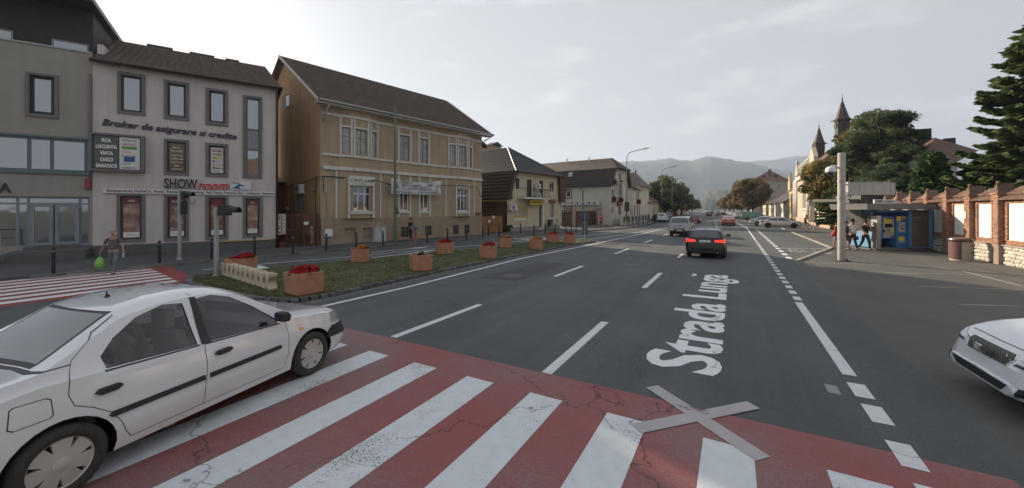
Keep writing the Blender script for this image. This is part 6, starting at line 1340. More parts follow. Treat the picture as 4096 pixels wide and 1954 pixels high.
t = thing('sign_box', 'long blank grey sign box bracketed to the camera pole, seen from behind', 'sign', on(FPl, r[0], 0, r[2]), FPl.ang); m_sb = mat('sign_box_grey', (.36,.37,.36), .6, var=.06)
bx('panel', m_sb, t, FPl, (r[0]+.1, r[1]-.22, -.05, .12, r[2], r[3])); bx('end_panel', m_sb, t, FPl, (r[1]-.21, r[1], -.06, .13, r[2]-.005, r[3]+.005)); bx('rib', m_sb, t, FPl, (r[0]+.65, r[0]+.68, -.062, -.051, r[2], r[3]), (r[0]+1.25, r[0]+1.28, -.062, -.051, r[2], r[3])); bx('top_rail', m_sb, t, FPl, (r[0]+.1, r[1]-.22, -.07, .13, r[3]+.001, r[3]+.04)); bx('arm', m_galv, t, FPl, (.14, r[0]+.1, -.02, .02, r[3]-.12, r[3]-.07), (.14, r[0]+.1, -.02, .02, r[2]+.05, r[2]+.1))

# ------------------------------------------------------------------ right-hand houses
m_stucco = mat('pale_pink_stucco', (.43,.37,.31), .9, var=.08, scale=1.5, bump=.2); m_yel = mat('yellow_stucco', (.46,.36,.17), .9, var=.08, scale=1.5, streak=.1); m_wstu = mat('white_stucco', (.52,.49,.44), .9, var=.05)
m_spire = mat('dark_slate_spire', (.045,.04,.038), .7, var=.3, scale=2)
X_ = 11.0
Fv = Frame((12.5, 108), (10.9, 72)); Wv = Fv.len
v = thing('ornate_villa', 'pale ornate villa with arched windows, roof balustrade and urns', 'villa', (*Fv.a, 0), Fv.ang)
ops = [(s, s+1.5, 3.0, 7.0) for s in np.arange(9, Wv-9, 3.1)]+[(2.8,5.2,3.0,7.6), (Wv-6,Wv-3.6,3.0,7.8)]+[(s+.2, s+1.3, .9, 1.9) for s in np.arange(9, Wv-9, 3.1)]
facade(Fv, 0, Wv, 0, 9.2, ops, m_stucco, v, rv=.35)
for r in ops: win(Fv, r, v, n=.2, fw=.12, cols=(.5,), rows=(.7,) if r[3] > 3 else (), fm=m_wood, gm=m_wglass2)
bx('rusticated_base', mat('pink_stone_base', (.42,.30,.24), .9, var=.12, bump=.3), v, Fv, (-.1, Wv+.1, -.35, -.001, 0, .85)); bx('string_course', m_wstu, v, Fv, (-.1, Wv+.1, -.25, -.001, 2.3, 2.6)); bx('cornice', m_wstu, v, Fv, (-.3, Wv+.3, -.7, .2, 8.3, 8.8)); bx('parapet', m_stucco, v, Fv, (0, Wv, -.2, .2, 9.2, 9.6))
for s in list(np.arange(8.2, Wv-8, 3.1)): bx('pilaster', m_wstu, v, Fv, (s-.1, s+.5, -.22, -.001, 2.6, 8.3)); bx('parapet_post', m_wstu, v, Fv, (s-.15, s+.55, -.3, .3, 9.2, 10.7)); b = MB(); b.lathe([(.1,10.7),(.3,10.9),(.35,11.2),(.1,11.5),(.15,11.6),(0,11.8)], 8, (s+.2, 0, 0)); b.build('urn', m_wstu, v, Fv.M, smooth=True)
bx('balustrade', m_stucco, v, Fv, (8.2, Wv-8, -.1, .1, 9.6, 10.2))
for s in (.8, 5.7, Wv-7.2, Wv-2.9): b = MB(); b.tube([(s+.4,-.45,.85),(s+.4,-.45,8.3)], .42, 12); b.build('column', m_wstu, v, Fv.M, smooth=True)
for s0, s1 in ((.2, 7.3), (Wv-8, Wv-1)): b = MB(); b.prism([(s0,8.8),(s1,8.8),(s1-.3,10.4),((s0+s1)/2+1.2,11.6),((s0+s1)/2,12.3),((s0+s1)/2-1.2,11.6),(s0+.3,10.4)], -.45, .1); b.build('gable_front', m_stucco, v, Fv.M); b = MB(); b.lathe([(.1,12.2),(.4,12.5),(.15,12.9),(0,13.2)], 8, ((s0+s1)/2, -.2, 0)); b.build('urn', m_wstu, v, Fv.M, smooth=True)
bx('side_wall', m_stucco, v, Fv, (Wv-.3, Wv-.001, .36, 14, 0, 9.4)); bx('side_wall', m_stucco, v, Fv, (.001, .3, .36, 14, 0, 9.4)); slope(Fv, [(-.3,.3,9.3),(Wv+.2,.3,9.3),(Wv-5,7,14.5),(5,7,14.5)], m_roofr, v); slope(Fv, [(Wv+.2,.3,9.3),(Wv+.2,14,9.3),(Wv-5,7,14.5)], m_roofr, v)
for i in range(3): bx('string_course', m_wstu, v, Fv.off(Wv, 0, math.pi/2), (.4, 14, -.06, -.001, 2.5+i*2.4, 2.65+i*2.4))
def spire(u, vtip, vbase, Y, wpx, lb):
    """turret standing on the far house: tip and base measured in the photo, Y = its distance down the street"""
    d = ray(u, vbase); t_ = Y/d.y; p = Vector((0,0,H))+d*t_; zt_ = H+(ray(u, vtip)*(Y/ray(u, vtip).y)).z; w = wpx/FPX*(-ST*p.x+CT*p.y)
    t = thing('turret', lb, 'turret', (p.x, p.y, p.z), 0, 'dark turrets with pointed spires'); h = zt_-p.z; r = w/2
    b = MB(); b.lathe([(r*.84,-7),(r*.82,h*.14),(r*.88,h*.17),(r*.98,h*.2),(r*1.0,h*.24),(r*.8,h*.25)], 8); b.build('drum', m_spire, t, PM[t])
    b = MB(); b.lathe([(r*.82,h*.25),(r*.70,h*.33),(r*.40,h*.55),(r*.27,h*.62),(r*.30,h*.64),(r*.12,h*.76),(r*.03,h*.8)], 8); b.build('spire', m_spire, t, PM[t])
    b = MB(); b.lathe([(r*.02,h*.78),(r*.1,h*.82),(r*.1,h*.84),(r*.02,h*.87),(r*.02,h*1.0)], 6); b.build('finial', m_spire, t, PM[t])
    for a in range(8): b = MB(); b.box(r*.78,r*.86,-.12*r,.12*r,-.02*h,h*.12); b.build('louvre', m_wood, t, PM[t] @ Matrix.Rotation(a*math.pi/4+math.pi/8, 4, 'Z'))
    for a in range(4): b = MB(); b.tube([(r*.9*math.cos(a*1.57), r*.9*math.sin(a*1.57), h*.21),(r*1.25*math.cos(a*1.57), r*1.25*math.sin(a*1.57), h*.2)], .07, 5); b.build('gargoyle', m_spire, t, PM[t])
    return t
spire(3276, 487, 600, 92, 44, 'left and lower dark turret with a pointed spire above the ornate villa')
spire(3369, 375, 510, 80, 58, 'taller dark turret with a pointed spire beside the treetops')
t = thing('villa_gable', 'steep tiled roof under the two turrets behind the villa front', 'roof', (13, 84, 0)); b = MB(); b.v = [(11.6,104,9.5),(11.6,76,9.5),(22,76,9.5),(22,104,9.5),(15.5,98,13.5),(15.5,82,13.5)]; b.add([(0,1,5,4),(1,2,5),(2,3,4,5),(3,0,4)]); b.build('roof', m_roofr, t, Matrix.Identity(4))
b = MB(); b.box(11.8,23.6,76.3,103.6,0,9.4); b.build('wall', m_stucco, t, Matrix.Identity(4))
# white gate building before the villa, and more houses beyond
Fg = Frame((10.6, 69), (10.6, 50)); g_ = thing('gate_lodge', 'low white lodge with a tiled hat roof before the villa', 'lodge', (*Fg.a, 0), Fg.ang)
facade(Fg, 0, 9, 0, 3.4, [(1.2,2.8,.6,2.8),(4.6,7.4,.6,2.8)], m_wstu, g_, rv=.12); bx('door_leaf', m_pvc, g_, Fg, (1.2,2.8,.08,.12,.6,2.8)); bx('door_leaf', m_pvc, g_, Fg, (4.6,7.4,.08,.12,.6,2.8)); bx('base', mat('pink_stone_base', (.42,.30,.24), .9), g_, Fg, (-.05,9.05,-.12,-.001,0,.6)); bx('side_wall', m_wstu, g_, Fg, (8.7,8.999,.13,5,0,3.4)); slope(Fg, [(-.4,-.4,3.4),(9.4,-.4,3.4),(6.2,2.5,4.7),(2.8,2.5,4.7)], m_roofr, g_, tile=(.3,.35,.02)); slope(Fg, [(9.4,-.4,3.4),(9.4,5.4,3.4),(6.2,2.5,4.7)], m_roofr, g_)
Fh = Frame((10.7, 59.9), (10.6, 44)); bx('garden_wall', m_wstu, g_, Fh, (0, 15, 0, .3, 0, 1.9)); bx('garden_wall_base', MATS['pink_stone_base'], g_, Fh, (0, 15, -.06, -.001, 0, .6)); bx('garden_wall_cap', m_roofr, g_, Fh, (0, 15, -.15, .45, 1.901, 2.02))
Fy = Frame((13.6, 133), (12.7, 111)); Wy = Fy.len
y_ = gable_house(Fy, Wy, 11, 7.6, 11.8, m_yel, m_roofbr, 'yellow gabled house with tall windows left of the ornate villa', ops=[(a+o, a+o+1.4, z, z+2.2) for a in (1.2,4.2,9,12,15,18) for o, z in ((0,4.3),(0,1))])
b = MB(); b.prism([(0,7.6),(7.4,7.6),(7.2,9),(3.7,12.4),(.2,9)], -.3, .3); b.build('front_gable', m_yel, y_, Fy.M); bx('cornice', m_wstu, y_, Fy, (-.1, Wy+.1, -.4, -.301, 7.4, 7.65)); bx('gable_arch_panel', m_wstu, y_, Fy, (2.7,4.7,-.34,-.301,8.2,9.8))
RHs = [(153,17,9,4.4,8.2,m_wstu,m_roofbr,'white one storey house with a dark steep roof beyond the yellow house'),(176,20,9,4.2,8.0,m_cream2,m_roofbr,'pale low house with a long dark roof on the right'),(200,20,11,4.4,7.5,m_cream,m_roofbr,'cream house behind the brown trees on the right'),(226,22,10,4.6,7.4,m_wstu,m_roofr,'white house far down on the right'),(256,26,10,5,8,m_cream2,m_roofr,'pale house near the far end of the right side')]
for i, (y, w, d, ze_, zr_, wm_, rm_, lb) in enumerate(RHs):
    xq = 12.6-.035*(y-150); Fq = Frame((xq, y), (xq+.5, y-w)); ops = [(s, s+1.1, 1.3, 3.0) for s in np.arange(1.0, w-1.5, 2.7)]; gable_house(Fq, w, d, ze_, zr_, wm_, rm_, lb, ops=ops[:6])
# the large pale building with the broad gable, facing us across the street end
p0 = ray(*P('q', 398, 312)); p1 = ray(*P('q', 735, 312)); Y = 200; a_ = p0*(Y/p0.y); b2 = p1*(Y/p1.y); zE_ = H+a_.z; apex = ray(*P('q', 560, 200))*(Y/ray(*P('q', 560, 200)).y)
FB = Frame((a_.x, Y), (b2.x, Y)); WB = FB.len; bb = thing('long_hall', 'large pale block with a broad pinkish gabled roof above the brown trees', 'building', (*FB.a, 0), FB.ang)
wz = [FB.rect('q', 465,348,390,492), FB.rect('q', 640,348,380,662)]
facade(FB, 0, WB, 0, zE_, wz, mat('beige_render', (.36,.32,.24), .9, var=.06, scale=.3), bb); [win(FB, r, bb, n=.1, fw=.2, fm=m_sur, gm=m_wglass2) for r in wz]
b = MB(); b.v = [(-1,-.5,zE_),(WB+1,-.5,zE_),(FB.I @ Vector((apex.x, Y, H+apex.z)))[:],(-1,30,zE_),(WB+1,30,zE_),((FB.I @ Vector((apex.x, Y, 0)))[0],22,H+apex.z)]
b.v = [tuple(q) for q in b.v]; b.add([(0,1,2),(3,0,2,5),(1,4,5,2)]); b.build('roof', mat('faded_pink_tile', (.25,.15,.115), .9, var=.15, scale=.6), bb, FB.M); bx('side_wall', MATS['beige_render'], bb, FB, (0, .3, .3, 30, 0, zE_))
cx_ = FB.pk('q', 563, 270)[0]; bx('roof_vent', m_roofr, bb, FB, (cx_-.4, cx_+.4, -.3, 1, zE_+1, zE_+5)); 
for x in (503, 625): c_ = FB.pk('q', x, 285)[0]; bx('dormer', m_dbrick, bb, FB, (c_-.7, c_+.7, -.6, 1, zE_+1.6, zE_+2.6))
# brown roofed house behind the wall among the trees
RHf = Frame(Vector((24.5, 62)), Vector((36, 55))); rh = thing('rear_house', 'house with a mossy brown roof and white gable behind the brick wall', 'house', (*RHf.a, 0), RHf.ang)
def pin(k_, x, y, Z):                                              # photo point at depth Z from the camera plane
    d = ray(*P(k_, x, y)); zc = -ST*d.x+CT*d.y; return Vector((0,0,H))+d*(Z/zc)
pts = dict(r0=pin('u',350,945,46), r1=pin('u',490,925,40), e1=pin('u',850,1030,40), e0=pin('u',425,1030,36), b=pin('u',660,1130,36), w=pin('u',650,1250,38))
m_moss = mat('mossy_brown_tile', (.12,.07,.05), .9, var=.35, scale=1.5, bump=.5)
b = MB(); zb_ = pts['b'].z
b.v = [tuple(pts[k_]) for k_ in ('r0','r1','e1','b','e0')]; b.add([(0,1,3,4),(1,2,3)]); b.build('roof', m_moss, rh, Matrix.Identity(4))
b = MB(); a0 = pts['e0']; a1 = pts['b']; b.v = [tuple(a0+Vector((0,0.1,-.05))), tuple(a1+Vector((0,.1,-.05))), (a1.x,a1.y+.1,0), (a0.x-3,a0.y+.1,0), (a0.x-3,a0.y+.1,a0.z-2.5)]; b.add([(0,1,2,3,4)]); b.build('gable', mat('lilac_white_render', (.5,.46,.44), .9), rh, Matrix.Identity(4))
for (x, y, w, h) in ((385,900,.55,1.3),(602,955,.4,.7)): p = pin('u', x, y, 41); b = MB(); b.box(p.x-w, p.x+w, p.y-w, p.y+w, p.z-1.6, p.z+h*.4); b.build('chimney', m_dbrick, rh, Matrix.Identity(4))
# ------------------------------------------------------------------ trees
m_bark = mat('bark', (.075,.055,.042), .95, var=.3, scale=4, bump=.8, bscale=15)
L_pine = leafmat('pine_needles', (.045,.075,.045), (.20,.24,.11), (.09,.13,.065), trans=.4, clump=.45)
L_spr = leafmat('spruce_needles', (.05,.085,.03), (.22,.26,.08), (.10,.15,.05), trans=.45, clump=.5)
L_thu = leafmat('thuja_foliage', (.03,.08,.025), (.13,.24,.06), (.06,.13,.035), trans=.35, clump=.8)
L_aut = leafmat('autumn_leaves', (.09,.08,.025), (.36,.24,.05), (.18,.15,.04), trans=.4, clump=.4)
L_chs = leafmat('brown_chestnut_leaves', (.10,.065,.03), (.30,.175,.07), (.17,.12,.045), trans=.4, clump=.3)
L_grn = leafmat('green_leaves', (.05,.065,.025), (.20,.21,.07), (.10,.12,.04), trans=.3, clump=.3)
def quads(C, Nn, S, asp=.6, rng=RNG):
    """leaf-sized faces at C, random facing around Nn, size S"""
    k = len(C); Nn = Nn/np.linalg.norm(Nn, axis=1, keepdims=True); a = rng.normal(size=(k,3)); e = np.cross(Nn, a); e /= np.linalg.norm(e, axis=1, keepdims=True)+1e-9; f = np.cross(Nn, e)
    S = np.asarray(S).reshape(-1,1)*np.ones((k,1)); V = np.stack([C-e*S, C-f*S*asp, C+e*S, C+f*S*asp], 1).reshape(-1,3); return V, np.arange(4*k).reshape(-1,4)
def broad_tree(name, label, x, y, h, rx, trunk_h, m, n=16000, leaf=.16, group=None, ncl=70, ry=None, seed=0, flat=1.0, trunk_r=.22, cat='tree'):
    rng = np.random.default_rng(abs(seed+int(x*7)+int(y))); t = thing(name, label, cat, (x, y, 0), 0, group); ry = ry or rx
    b = MB(); b.tube([(0,0,-.1),(.05,0,trunk_h*.6),(-.05,.05,trunk_h),(0,0,trunk_h+(h-trunk_h)*.5)], [trunk_r*1.3,trunk_r,trunk_r*.8,trunk_r*.3], 9)
    for i in range(9):
        a = i*2.4+rng.uniform(-.3,.3); r = rx*rng.uniform(.5,.85); z0 = trunk_h*rng.uniform(.75,1.1); z1 = trunk_h+(h-trunk_h)*rng.uniform(.2,.75)
        b.tube([(0,0,z0),(r*.5*math.cos(a),r*.5*math.sin(a),z0+(z1-z0)*.6),(r*math.cos(a),r*math.sin(a),z1)], [trunk_r*.5,trunk_r*.3,trunk_r*.1], 6)
    b.build('trunk', m_bark, t, PM[t], smooth=True)
    cz = (trunk_h+h)/2+.1*h*0; hz_ = (h-trunk_h)/2*1.08
    u = rng.normal(size=(ncl,3)); u /= np.linalg.norm(u, axis=1, keepdims=True); rad = rng.uniform(.35,1,size=(ncl,1))**.6
    cl = u*rad*np.array([rx,ry,hz_])*.82; cl[:,2] += cz; cr = rng.uniform(.16,.30,size=ncl)*min(rx,hz_)*1.25
    pick = rng.integers(0, ncl, n); d = rng.normal(size=(n,3)); d /= np.linalg.norm(d, axis=1, keepdims=True); rr = rng.uniform(.25,1.05,size=(n,1))**.5
    C = cl[pick]+d*rr*cr[pick][:,None]*np.array([1,1,.8]); keep = C[:,2] > trunk_h*.8; C = C[keep]; Nn = d[keep]+rng.normal(size=(len(C),3))*.7+np.array([0,0,.3])
    V, F_ = quads(C, Nn, rng.uniform(.5,1.2,size=len(C))*leaf, .7, rng); o = npmesh('crown', V, F_, m, t); o['kind'] = 'stuff'; return t
def conifer(label, x, y, h, r, m, nb=110, per=26, leaf=.28, droop=.25, z0=.6, name='spruce_tree', spray=.11, seed=1, pw=.85):
    rng = np.random.default_rng(seed); t = thing(name, label, 'tree', (x, y, 0)); b = MB(); b.tube([(0,0,-.1),(0,0,h*.5),(0,0,h)], [.28,.16,.03], 8); b.build('trunk', m_bark, t, PM[t], smooth=True)
    CC = []; DD = []; SS = []; bb = MB()
    for i in range(nb):
        f = (i+rng.uniform(0,1))/nb; z = z0+(h-z0)*(1-(1-f)**1.15); L = r*(1-f)**pw*rng.uniform(.6,1.15)+.25; a = i*2.39996+rng.uniform(-.4,.4)
        dx, dy = math.cos(a), math.sin(a); up = .25*f+rng.uniform(-.16,.16)
        def bp(q): return np.array([dx*L*q, dy*L*q, z+L*(up*q-droop*q*q+.16*q**4)])
        if i % 2 == 0: bb.tube([tuple(bp(q)) for q in (0,.4,.8)], [.04,.025,.01], 4)
        k = max(6, int(per*(L/r+.25)))
        for j in range(k):
            q = (j+.5)/k*.92+.1; c = bp(q); w = L*.34*(1-q*.75)
            for sd in (-1,1):
                ln = w*rng.uniform(.7,1.1)+.12; st = 4 if ln > .5 else 3
                for e in range(st):
                    g_ = (e+.6)/st*ln; p = c+np.array([-dy*sd*g_+dx*g_*.55, dx*sd*g_+dy*g_*.55, -g_*.14+rng.uniform(-.05,.05)])
                    CC.append(p); DD.append([-dy*sd+dx*.6+rng.normal()*.15, dx*sd+dy*.6+rng.normal()*.15, rng.normal()*.15-.1]); SS.append(leaf*rng.uniform(.7,1.25))
    for j in range(14): CC.append(np.array([rng.normal()*.05, rng.normal()*.05, h-.1+j*.03])); DD.append([rng.normal()*.2, rng.normal()*.2, 1]); SS.append(leaf*.8)
    bb.build('branches', m_bark, t, PM[t])['kind'] = 'stuff'
    C = np.array(CC); D_ = np.array(DD); D_ /= np.linalg.norm(D_, axis=1, keepdims=True); S = np.array(SS).reshape(-1,1)
    out = []; 
    for kk in range(2):                                            # each spray: two crossed narrow faces along the twig
        n1 = rng.normal(size=C.shape); w = np.cross(D_, n1); w /= np.linalg.norm(w, axis=1, keepdims=True); W_ = S*spray/.28*rng.uniform(.6,1.1,size=S.shape)
        out.append(np.stack([C-D_*S*.5, C+w*W_, C+D_*S*.75, C-w*W_], 1).reshape(-1,3))
    V = np.concatenate(out); o = npmesh('crown', V, np.arange(len(V)).reshape(-1,4), m, t); o['kind'] = 'stuff'; return t
def wpos(u, Z):                                                    # ground position under photo column u at camera depth Z
    a = (u-CX)/FPX*Z; return (-ST*Z+CT*a, CT*Z+ST*a)
def hgt(v, Z): return H+(HZ-v)/FPX*Z
conifer('tall spruce with long drooping boughs, at the right edge of the picture', *wpos(4240, 25.5), hgt(20, 25.5), 4.8, L_spr, nb=320, per=46, pw=.66, leaf=.42, droop=.12, z0=1.0, spray=.085, seed=3)
conifer('dark green spruce in front of the big spruce, low over the brick wall', *wpos(3935, 29.5), hgt(640, 29.5), 2.6, L_spr, nb=80, per=26, leaf=.36, droop=.1, z0=.6, seed=8)
conifer('small dense pointed thuja behind the wall under the brown roof', *wpos(3728, 31), hgt(618, 31), 2.0, L_thu, nb=150, per=22, leaf=.24, droop=-.3, z0=.3, name='thuja_tree', seed=5)
def pine(label, u, Z, top, half, m, seed, base=2.2, n=30000, ncl=64, leaf=.26):
    x, y = wpos(u, Z); h = hgt(top, Z); rng = np.random.default_rng(seed); t = thing('pine_tree', label, 'tree', (x, y, 0)); b = MB(); b.tube([(0,0,-.1),(.1,0,h*.4),(0,.1,h*.85)], [.26,.2,.06], 9)
    cl = []; 
    for i in range(ncl):
        f = rng.uniform(0,1)**.8; z = base+(h-base)*(f*.93); R_ = half*(1-.55*f)*(.6+.5*min(1,f*3)); a = rng.uniform(0,6.28); rr = R_*rng.uniform(.35,1); cl.append((rr*math.cos(a), rr*math.sin(a), z, rng.uniform(.55,1.1)*half*.25))
        if i % 3 == 0: b.tube([(0,0,z-.6),(cl[-1][0]*.6,cl[-1][1]*.6,z-.25),(cl[-1][0],cl[-1][1],z)], [.07,.05,.02], 5)
    b.build('trunk', m_bark, t, PM[t], smooth=True); cl = np.array(cl); p = rng.integers(0, ncl, n); d = rng.normal(size=(n,3)); d /= np.linalg.norm(d, axis=1, keepdims=True); d[:,2] = d[:,2]*.8+.15; r_ = rng.uniform(.1,1,size=(n,1))**.5
    C = cl[p,:3]+d*r_*cl[p,3:4]*np.array([1,1,.75]); D_ = d+rng.normal(size=d.shape)*.35; D_ /= np.linalg.norm(D_, axis=1, keepdims=True); w = np.cross(D_, rng.normal(size=d.shape)); w /= np.linalg.norm(w, axis=1, keepdims=True); S = leaf*rng.uniform(.6,1.3,size=(n,1))
    V = np.stack([C-D_*S*.4, C+w*S*.16, C+D_*S*.7, C-w*S*.16], 1).reshape(-1,3); o = npmesh('crown', V, np.arange(4*n).reshape(-1,4), m, t); o['kind'] = 'stuff'; return t
pine('broad dark pine behind the sign box, the tallest of the middle trees', 3520, 40, 430, 3.9, L_pine, 11, n=42000, ncl=90)
pine('bluish pine leaning left, right behind the camera pole', 3400, 42, 560, 3.0, L_pine, 12, n=22000, ncl=50)
pine('dark pine with thin topmost shoots right of the broad pine', 3625, 38, 500, 2.8, L_pine, 13, n=24000, ncl=50)
pine('low dark pine filling the gap over the ticket kiosk', 3560, 36, 660, 3.4, L_pine, 14, n=22000, ncl=44, base=1.2)
broad_tree('broadleaf_tree', 'green and gold leafy tree reaching above the middle pines', *wpos(3500, 47), hgt(425, 47), 4.2, 3, L_aut if 0 else leafmat('gold_green_leaves', (.04,.055,.02), (.20,.16,.04), (.09,.10,.03), trans=.3, clump=.35), n=20000, leaf=.2, seed=2)
broad_tree('broadleaf_tree', 'golden autumn tree overhanging the villa front', *wpos(3315, 52), hgt(615, 52), 3.4, 2.2, L_aut, n=16000, leaf=.2, seed=4)
conifer('low spruce at the foot of the golden tree by the lodge', *wpos(3330, 47), hgt(760, 47), 2.2, L_spr, nb=60, per=18, leaf=.3, seed=9)
broad_tree('chestnut_tree', 'rust brown roadside chestnut, nearest on the right side of the street', 6.9+bend(118), 118, 11.0, 4.7, 3.0, L_chs, n=18000, leaf=.26, seed=1, group='brown chestnut trees on the right of the street')
CH = [(128,4.6,10.6),(140,5.2,10),(153,4.8,9.6),(168,5.4,9.6),(186,4.6,9),(206,5.2,9.4),(230,5.4,9),(258,6,9),(290,6,9.4)]
ORD = ['second','third','fourth','fifth','sixth','seventh','eighth','ninth','tenth']
for i, (y, r, h) in enumerate(CH): broad_tree('chestnut_tree', 'rust brown roadside chestnut, %s from the camera on the right side' % ORD[i], 6.6+bend(y)+(i % 2)*1.0-.8*(i > 3), y, h, r, 2.6, L_chs if i not in (2,6) else L_aut, n=6500 if i < 4 else 3000, leaf=.34 if i < 4 else .55, seed=i+20, group='brown chestnut trees on the right of the street', ncl=40)
broad_tree('linden_tree', 'large dark green roadside tree, nearest on the left side beyond the vans', -14.3+bend(118), 118, 11.6, 6.3, 2.4, L_grn, n=18000, leaf=.28, seed=40, group='green trees on the left of the street')
for i, (y, r, h) in enumerate([(131,5.6,11),(146,5,9.6),(163,5,9.2),(182,5.4,9),(204,5.4,8.8),(232,6,9),(266,6,9)]): broad_tree('linden_tree', 'green roadside tree, %s from the camera on the left side' % ORD[i], -12.9+bend(y)-(i % 2)*.8, y, h, r, 2.2, L_grn if i < 4 else L_chs, n=7000 if i < 2 else 3000, leaf=.36 if i < 2 else .6, seed=i+50, group='green trees on the left of the street', ncl=40)
broad_tree('shrub', 'small climbing shrub on the dark mansard flank behind the orange gate', *(lambda p: (p.x, p.y))(on(FO, 1.2, 2.5, 0)), 5.2, .9, 2.0, L_grn, n=2500, leaf=.1, seed=70, trunk_r=.05, ncl=20, cat='shrub')
# bushes at the fence of the guest houses
for i, (x, y) in enumerate(((-13.0,77.5),(-12.9,79.2))): broad_tree('shrub', ['clipped dark bush by the guest house entrance, nearer one','clipped dark bush by the guest house entrance, farther one'][i], x, y, 1.5, .75, .1, L_grn, n=2000, leaf=.08, seed=80+i, trunk_r=.04, ncl=14, cat='shrub')
broad_tree('shrub', 'scraggy weed at the left corner of the cream house', *(lambda p: (p.x, p.y))(on(F3, -.1, -.35, 0)), .95, .45, .12, L_grn, n=700, leaf=.06, seed=90, trunk_r=.02, ncl=10, cat='shrub')

# ------------------------------------------------------------------ mountains, far town
m_hill = mat('forest_hill', (.022,.034,.026), 1, var=.35, scale=.02)
def ridge(name, pts, Z, foot_Z, rough, m, nseg=220, rows=26, seed=0, depth=900):
    rng = np.random.default_rng(seed); us = np.array([p[0] for p in pts]); vs = np.array([p[1] for p in pts]); U = np.linspace(us[0], us[-1], nseg); Vv = np.interp(U, us, vs)
    nsm = np.zeros(nseg)
    for k in range(1, 7): ph = rng.uniform(0, 6.28); nsm += np.sin(np.linspace(0, 6.28*k*3.1, nseg)+ph)/k
    V = []; 
    for j in range(rows):
        f = j/(rows-1); back = f > .75; g_ = min(1, f/.75); hf = math.sin(g_*math.pi/2)**1.1 if not back else 1-((f-.75)/.25)**1.5*.7
        for i in range(nseg):
            Zc = foot_Z+(Z-foot_Z)*g_+(depth*(f-.75)/.25 if back else 0); x, y = wpos(U[i], Zc); top = (HZ-Vv[i])/FPX*Z+H
            z = top*hf*(1-.0)+rough*(rng.normal()*.35+nsm[i]*.35*math.sin(g_*3.14)+ .9*math.sin(i*.31+j*.7+seed)*math.sin(g_*3.14)) if j else -8
            V.append((x, y, z))
    F_ = [(j*nseg+i, j*nseg+i+1, (j+1)*nseg+i+1, (j+1)*nseg+i) for j in range(rows-1) for i in range(nseg-1)]
    o = npmesh(name, V, F_, m, smooth=True); o['kind'] = 'structure'; return o
D_ = 1.59006
m_hill2 = mat('far_forest', (.02,.03,.03), 1)
ridge('mountain', [(1300,700),(1900,690),(2300,672),(2460,655),(2520,650),(2560,650),(2632,645),(2680,638),(2705,647),(2760,651),(2785,648),(2815,636),(2845,631),(2880,638),(2925,649),(2980,656),(3020,664),(3080,680),(3140,700),(3200,716),(3300,740),(3500,770),(4200,800)], 2550, 1600, 7, m_hill, seed=1)
ridge('far_mountain', [(2700,720),(2900,680),(2972,655),(3010,648),(3100,640),(3180,628),(3260,624),(3340,632),(3450,650),(3650,640),(3800,620),(3900,650),(4100,680),(4400,700)], 3350, 2900, 7, m_hill2, seed=4, depth=400, nseg=160)
ridge('far_mountain', [(2850,760),(3000,690),(3100,674),(3190,665),(3260,668),(3400,690),(3700,720),(4300,760)], 3000, 2700, 6, m_hill2, seed=9, depth=300, nseg=140)
ridge('town_hill', [(2740,836),(2800,800),(2830,776),(2870,762),(2905,760),(2940,775),(2990,792),(3060,812),(3150,836)], 1150, 800, 4, m_hill, nseg=90, rows=14, seed=7, depth=250)
# tiny houses on the town hill and along the far street
m_hw = mat('far_house_wall', (.55,.50,.44), .9); m_hr = mat('far_house_roof', (.26,.11,.07), .9); rr = random.Random(5)
for i in range(26):
    u = rr.uniform(2815, 2960); v = rr.uniform(770, 800); Z = rr.uniform(1000, 1100); x, y = wpos(u, Z); z = hgt(v, Z); t = thing('hill_house', 'tiny pale house with a red roof scattered over the distant town hill', 'house', (x, y, z), rr.uniform(0,3), 'distant houses on the town hill'); w, d, h = rr.uniform(3,6), rr.uniform(3,5), rr.uniform(3,5)
    b = MB(); b.box(-w,w,-d,d,-12,h); b.build('wall', m_hw, t, PM[t]); b = MB(); b.v = [(-w-1,-d-1,h),(w+1,-d-1,h),(w+1,d+1,h),(-w-1,d+1,h),(-w*.4,0,h+2.5),(w*.4,0,h+2.5)]; b.add([(0,1,5,4),(1,2,5),(2,3,4,5),(3,0,4)]); b.build('roof', m_hr, t, PM[t])
# transmitter masts on the ridge and the white hillside letters
for u, vb, vt, lb, w in ((2632,648,622,'tall transmitter mast on the mountain ridge',1), (2527,654,640,'thin small mast on the ridge left of the transmitter',.45)):
    Z = 2540; x, y = wpos(u, Z); z0 = hgt(vb, Z)-10; z1 = hgt(vt, Z); t = thing('transmitter_mast', lb, 'mast', (x, y, z0)); b = MB(); b.tube([(0,0,0),(0,0,(z1-z0)*.45)], [6*w,4*w], 8); b.build('tower', m_galv, t, PM[t]); b = MB(); b.tube([(0,0,(z1-z0)*.45),(0,0,z1-z0)], [2*w,1.0*w], 6); b.build('antenna', m_galv, t, PM[t])
    if w == 1: b = MB(); b.tube([(0,0,(z1-z0)*.4),(0,0,(z1-z0)*.5)], 8, 8); b.build('platform', m_galv, t, PM[t])
Z = 2350; Fs = Frame(wpos(2802, Z), wpos(2828, Z)); zs_ = hgt(652, Z); t = thing('hillside_letters', 'large white letters BRASOV high on the mountain', 'sign', (*Fs.a, zs_), Fs.ang)
text('letters', 'BRASOV', mat('white_hill_letters', (.8,.8,.8), .6), t, Fs, (0, zs_), (Fs.len, zs_), 11, n=-40, th=2, bold=.04)

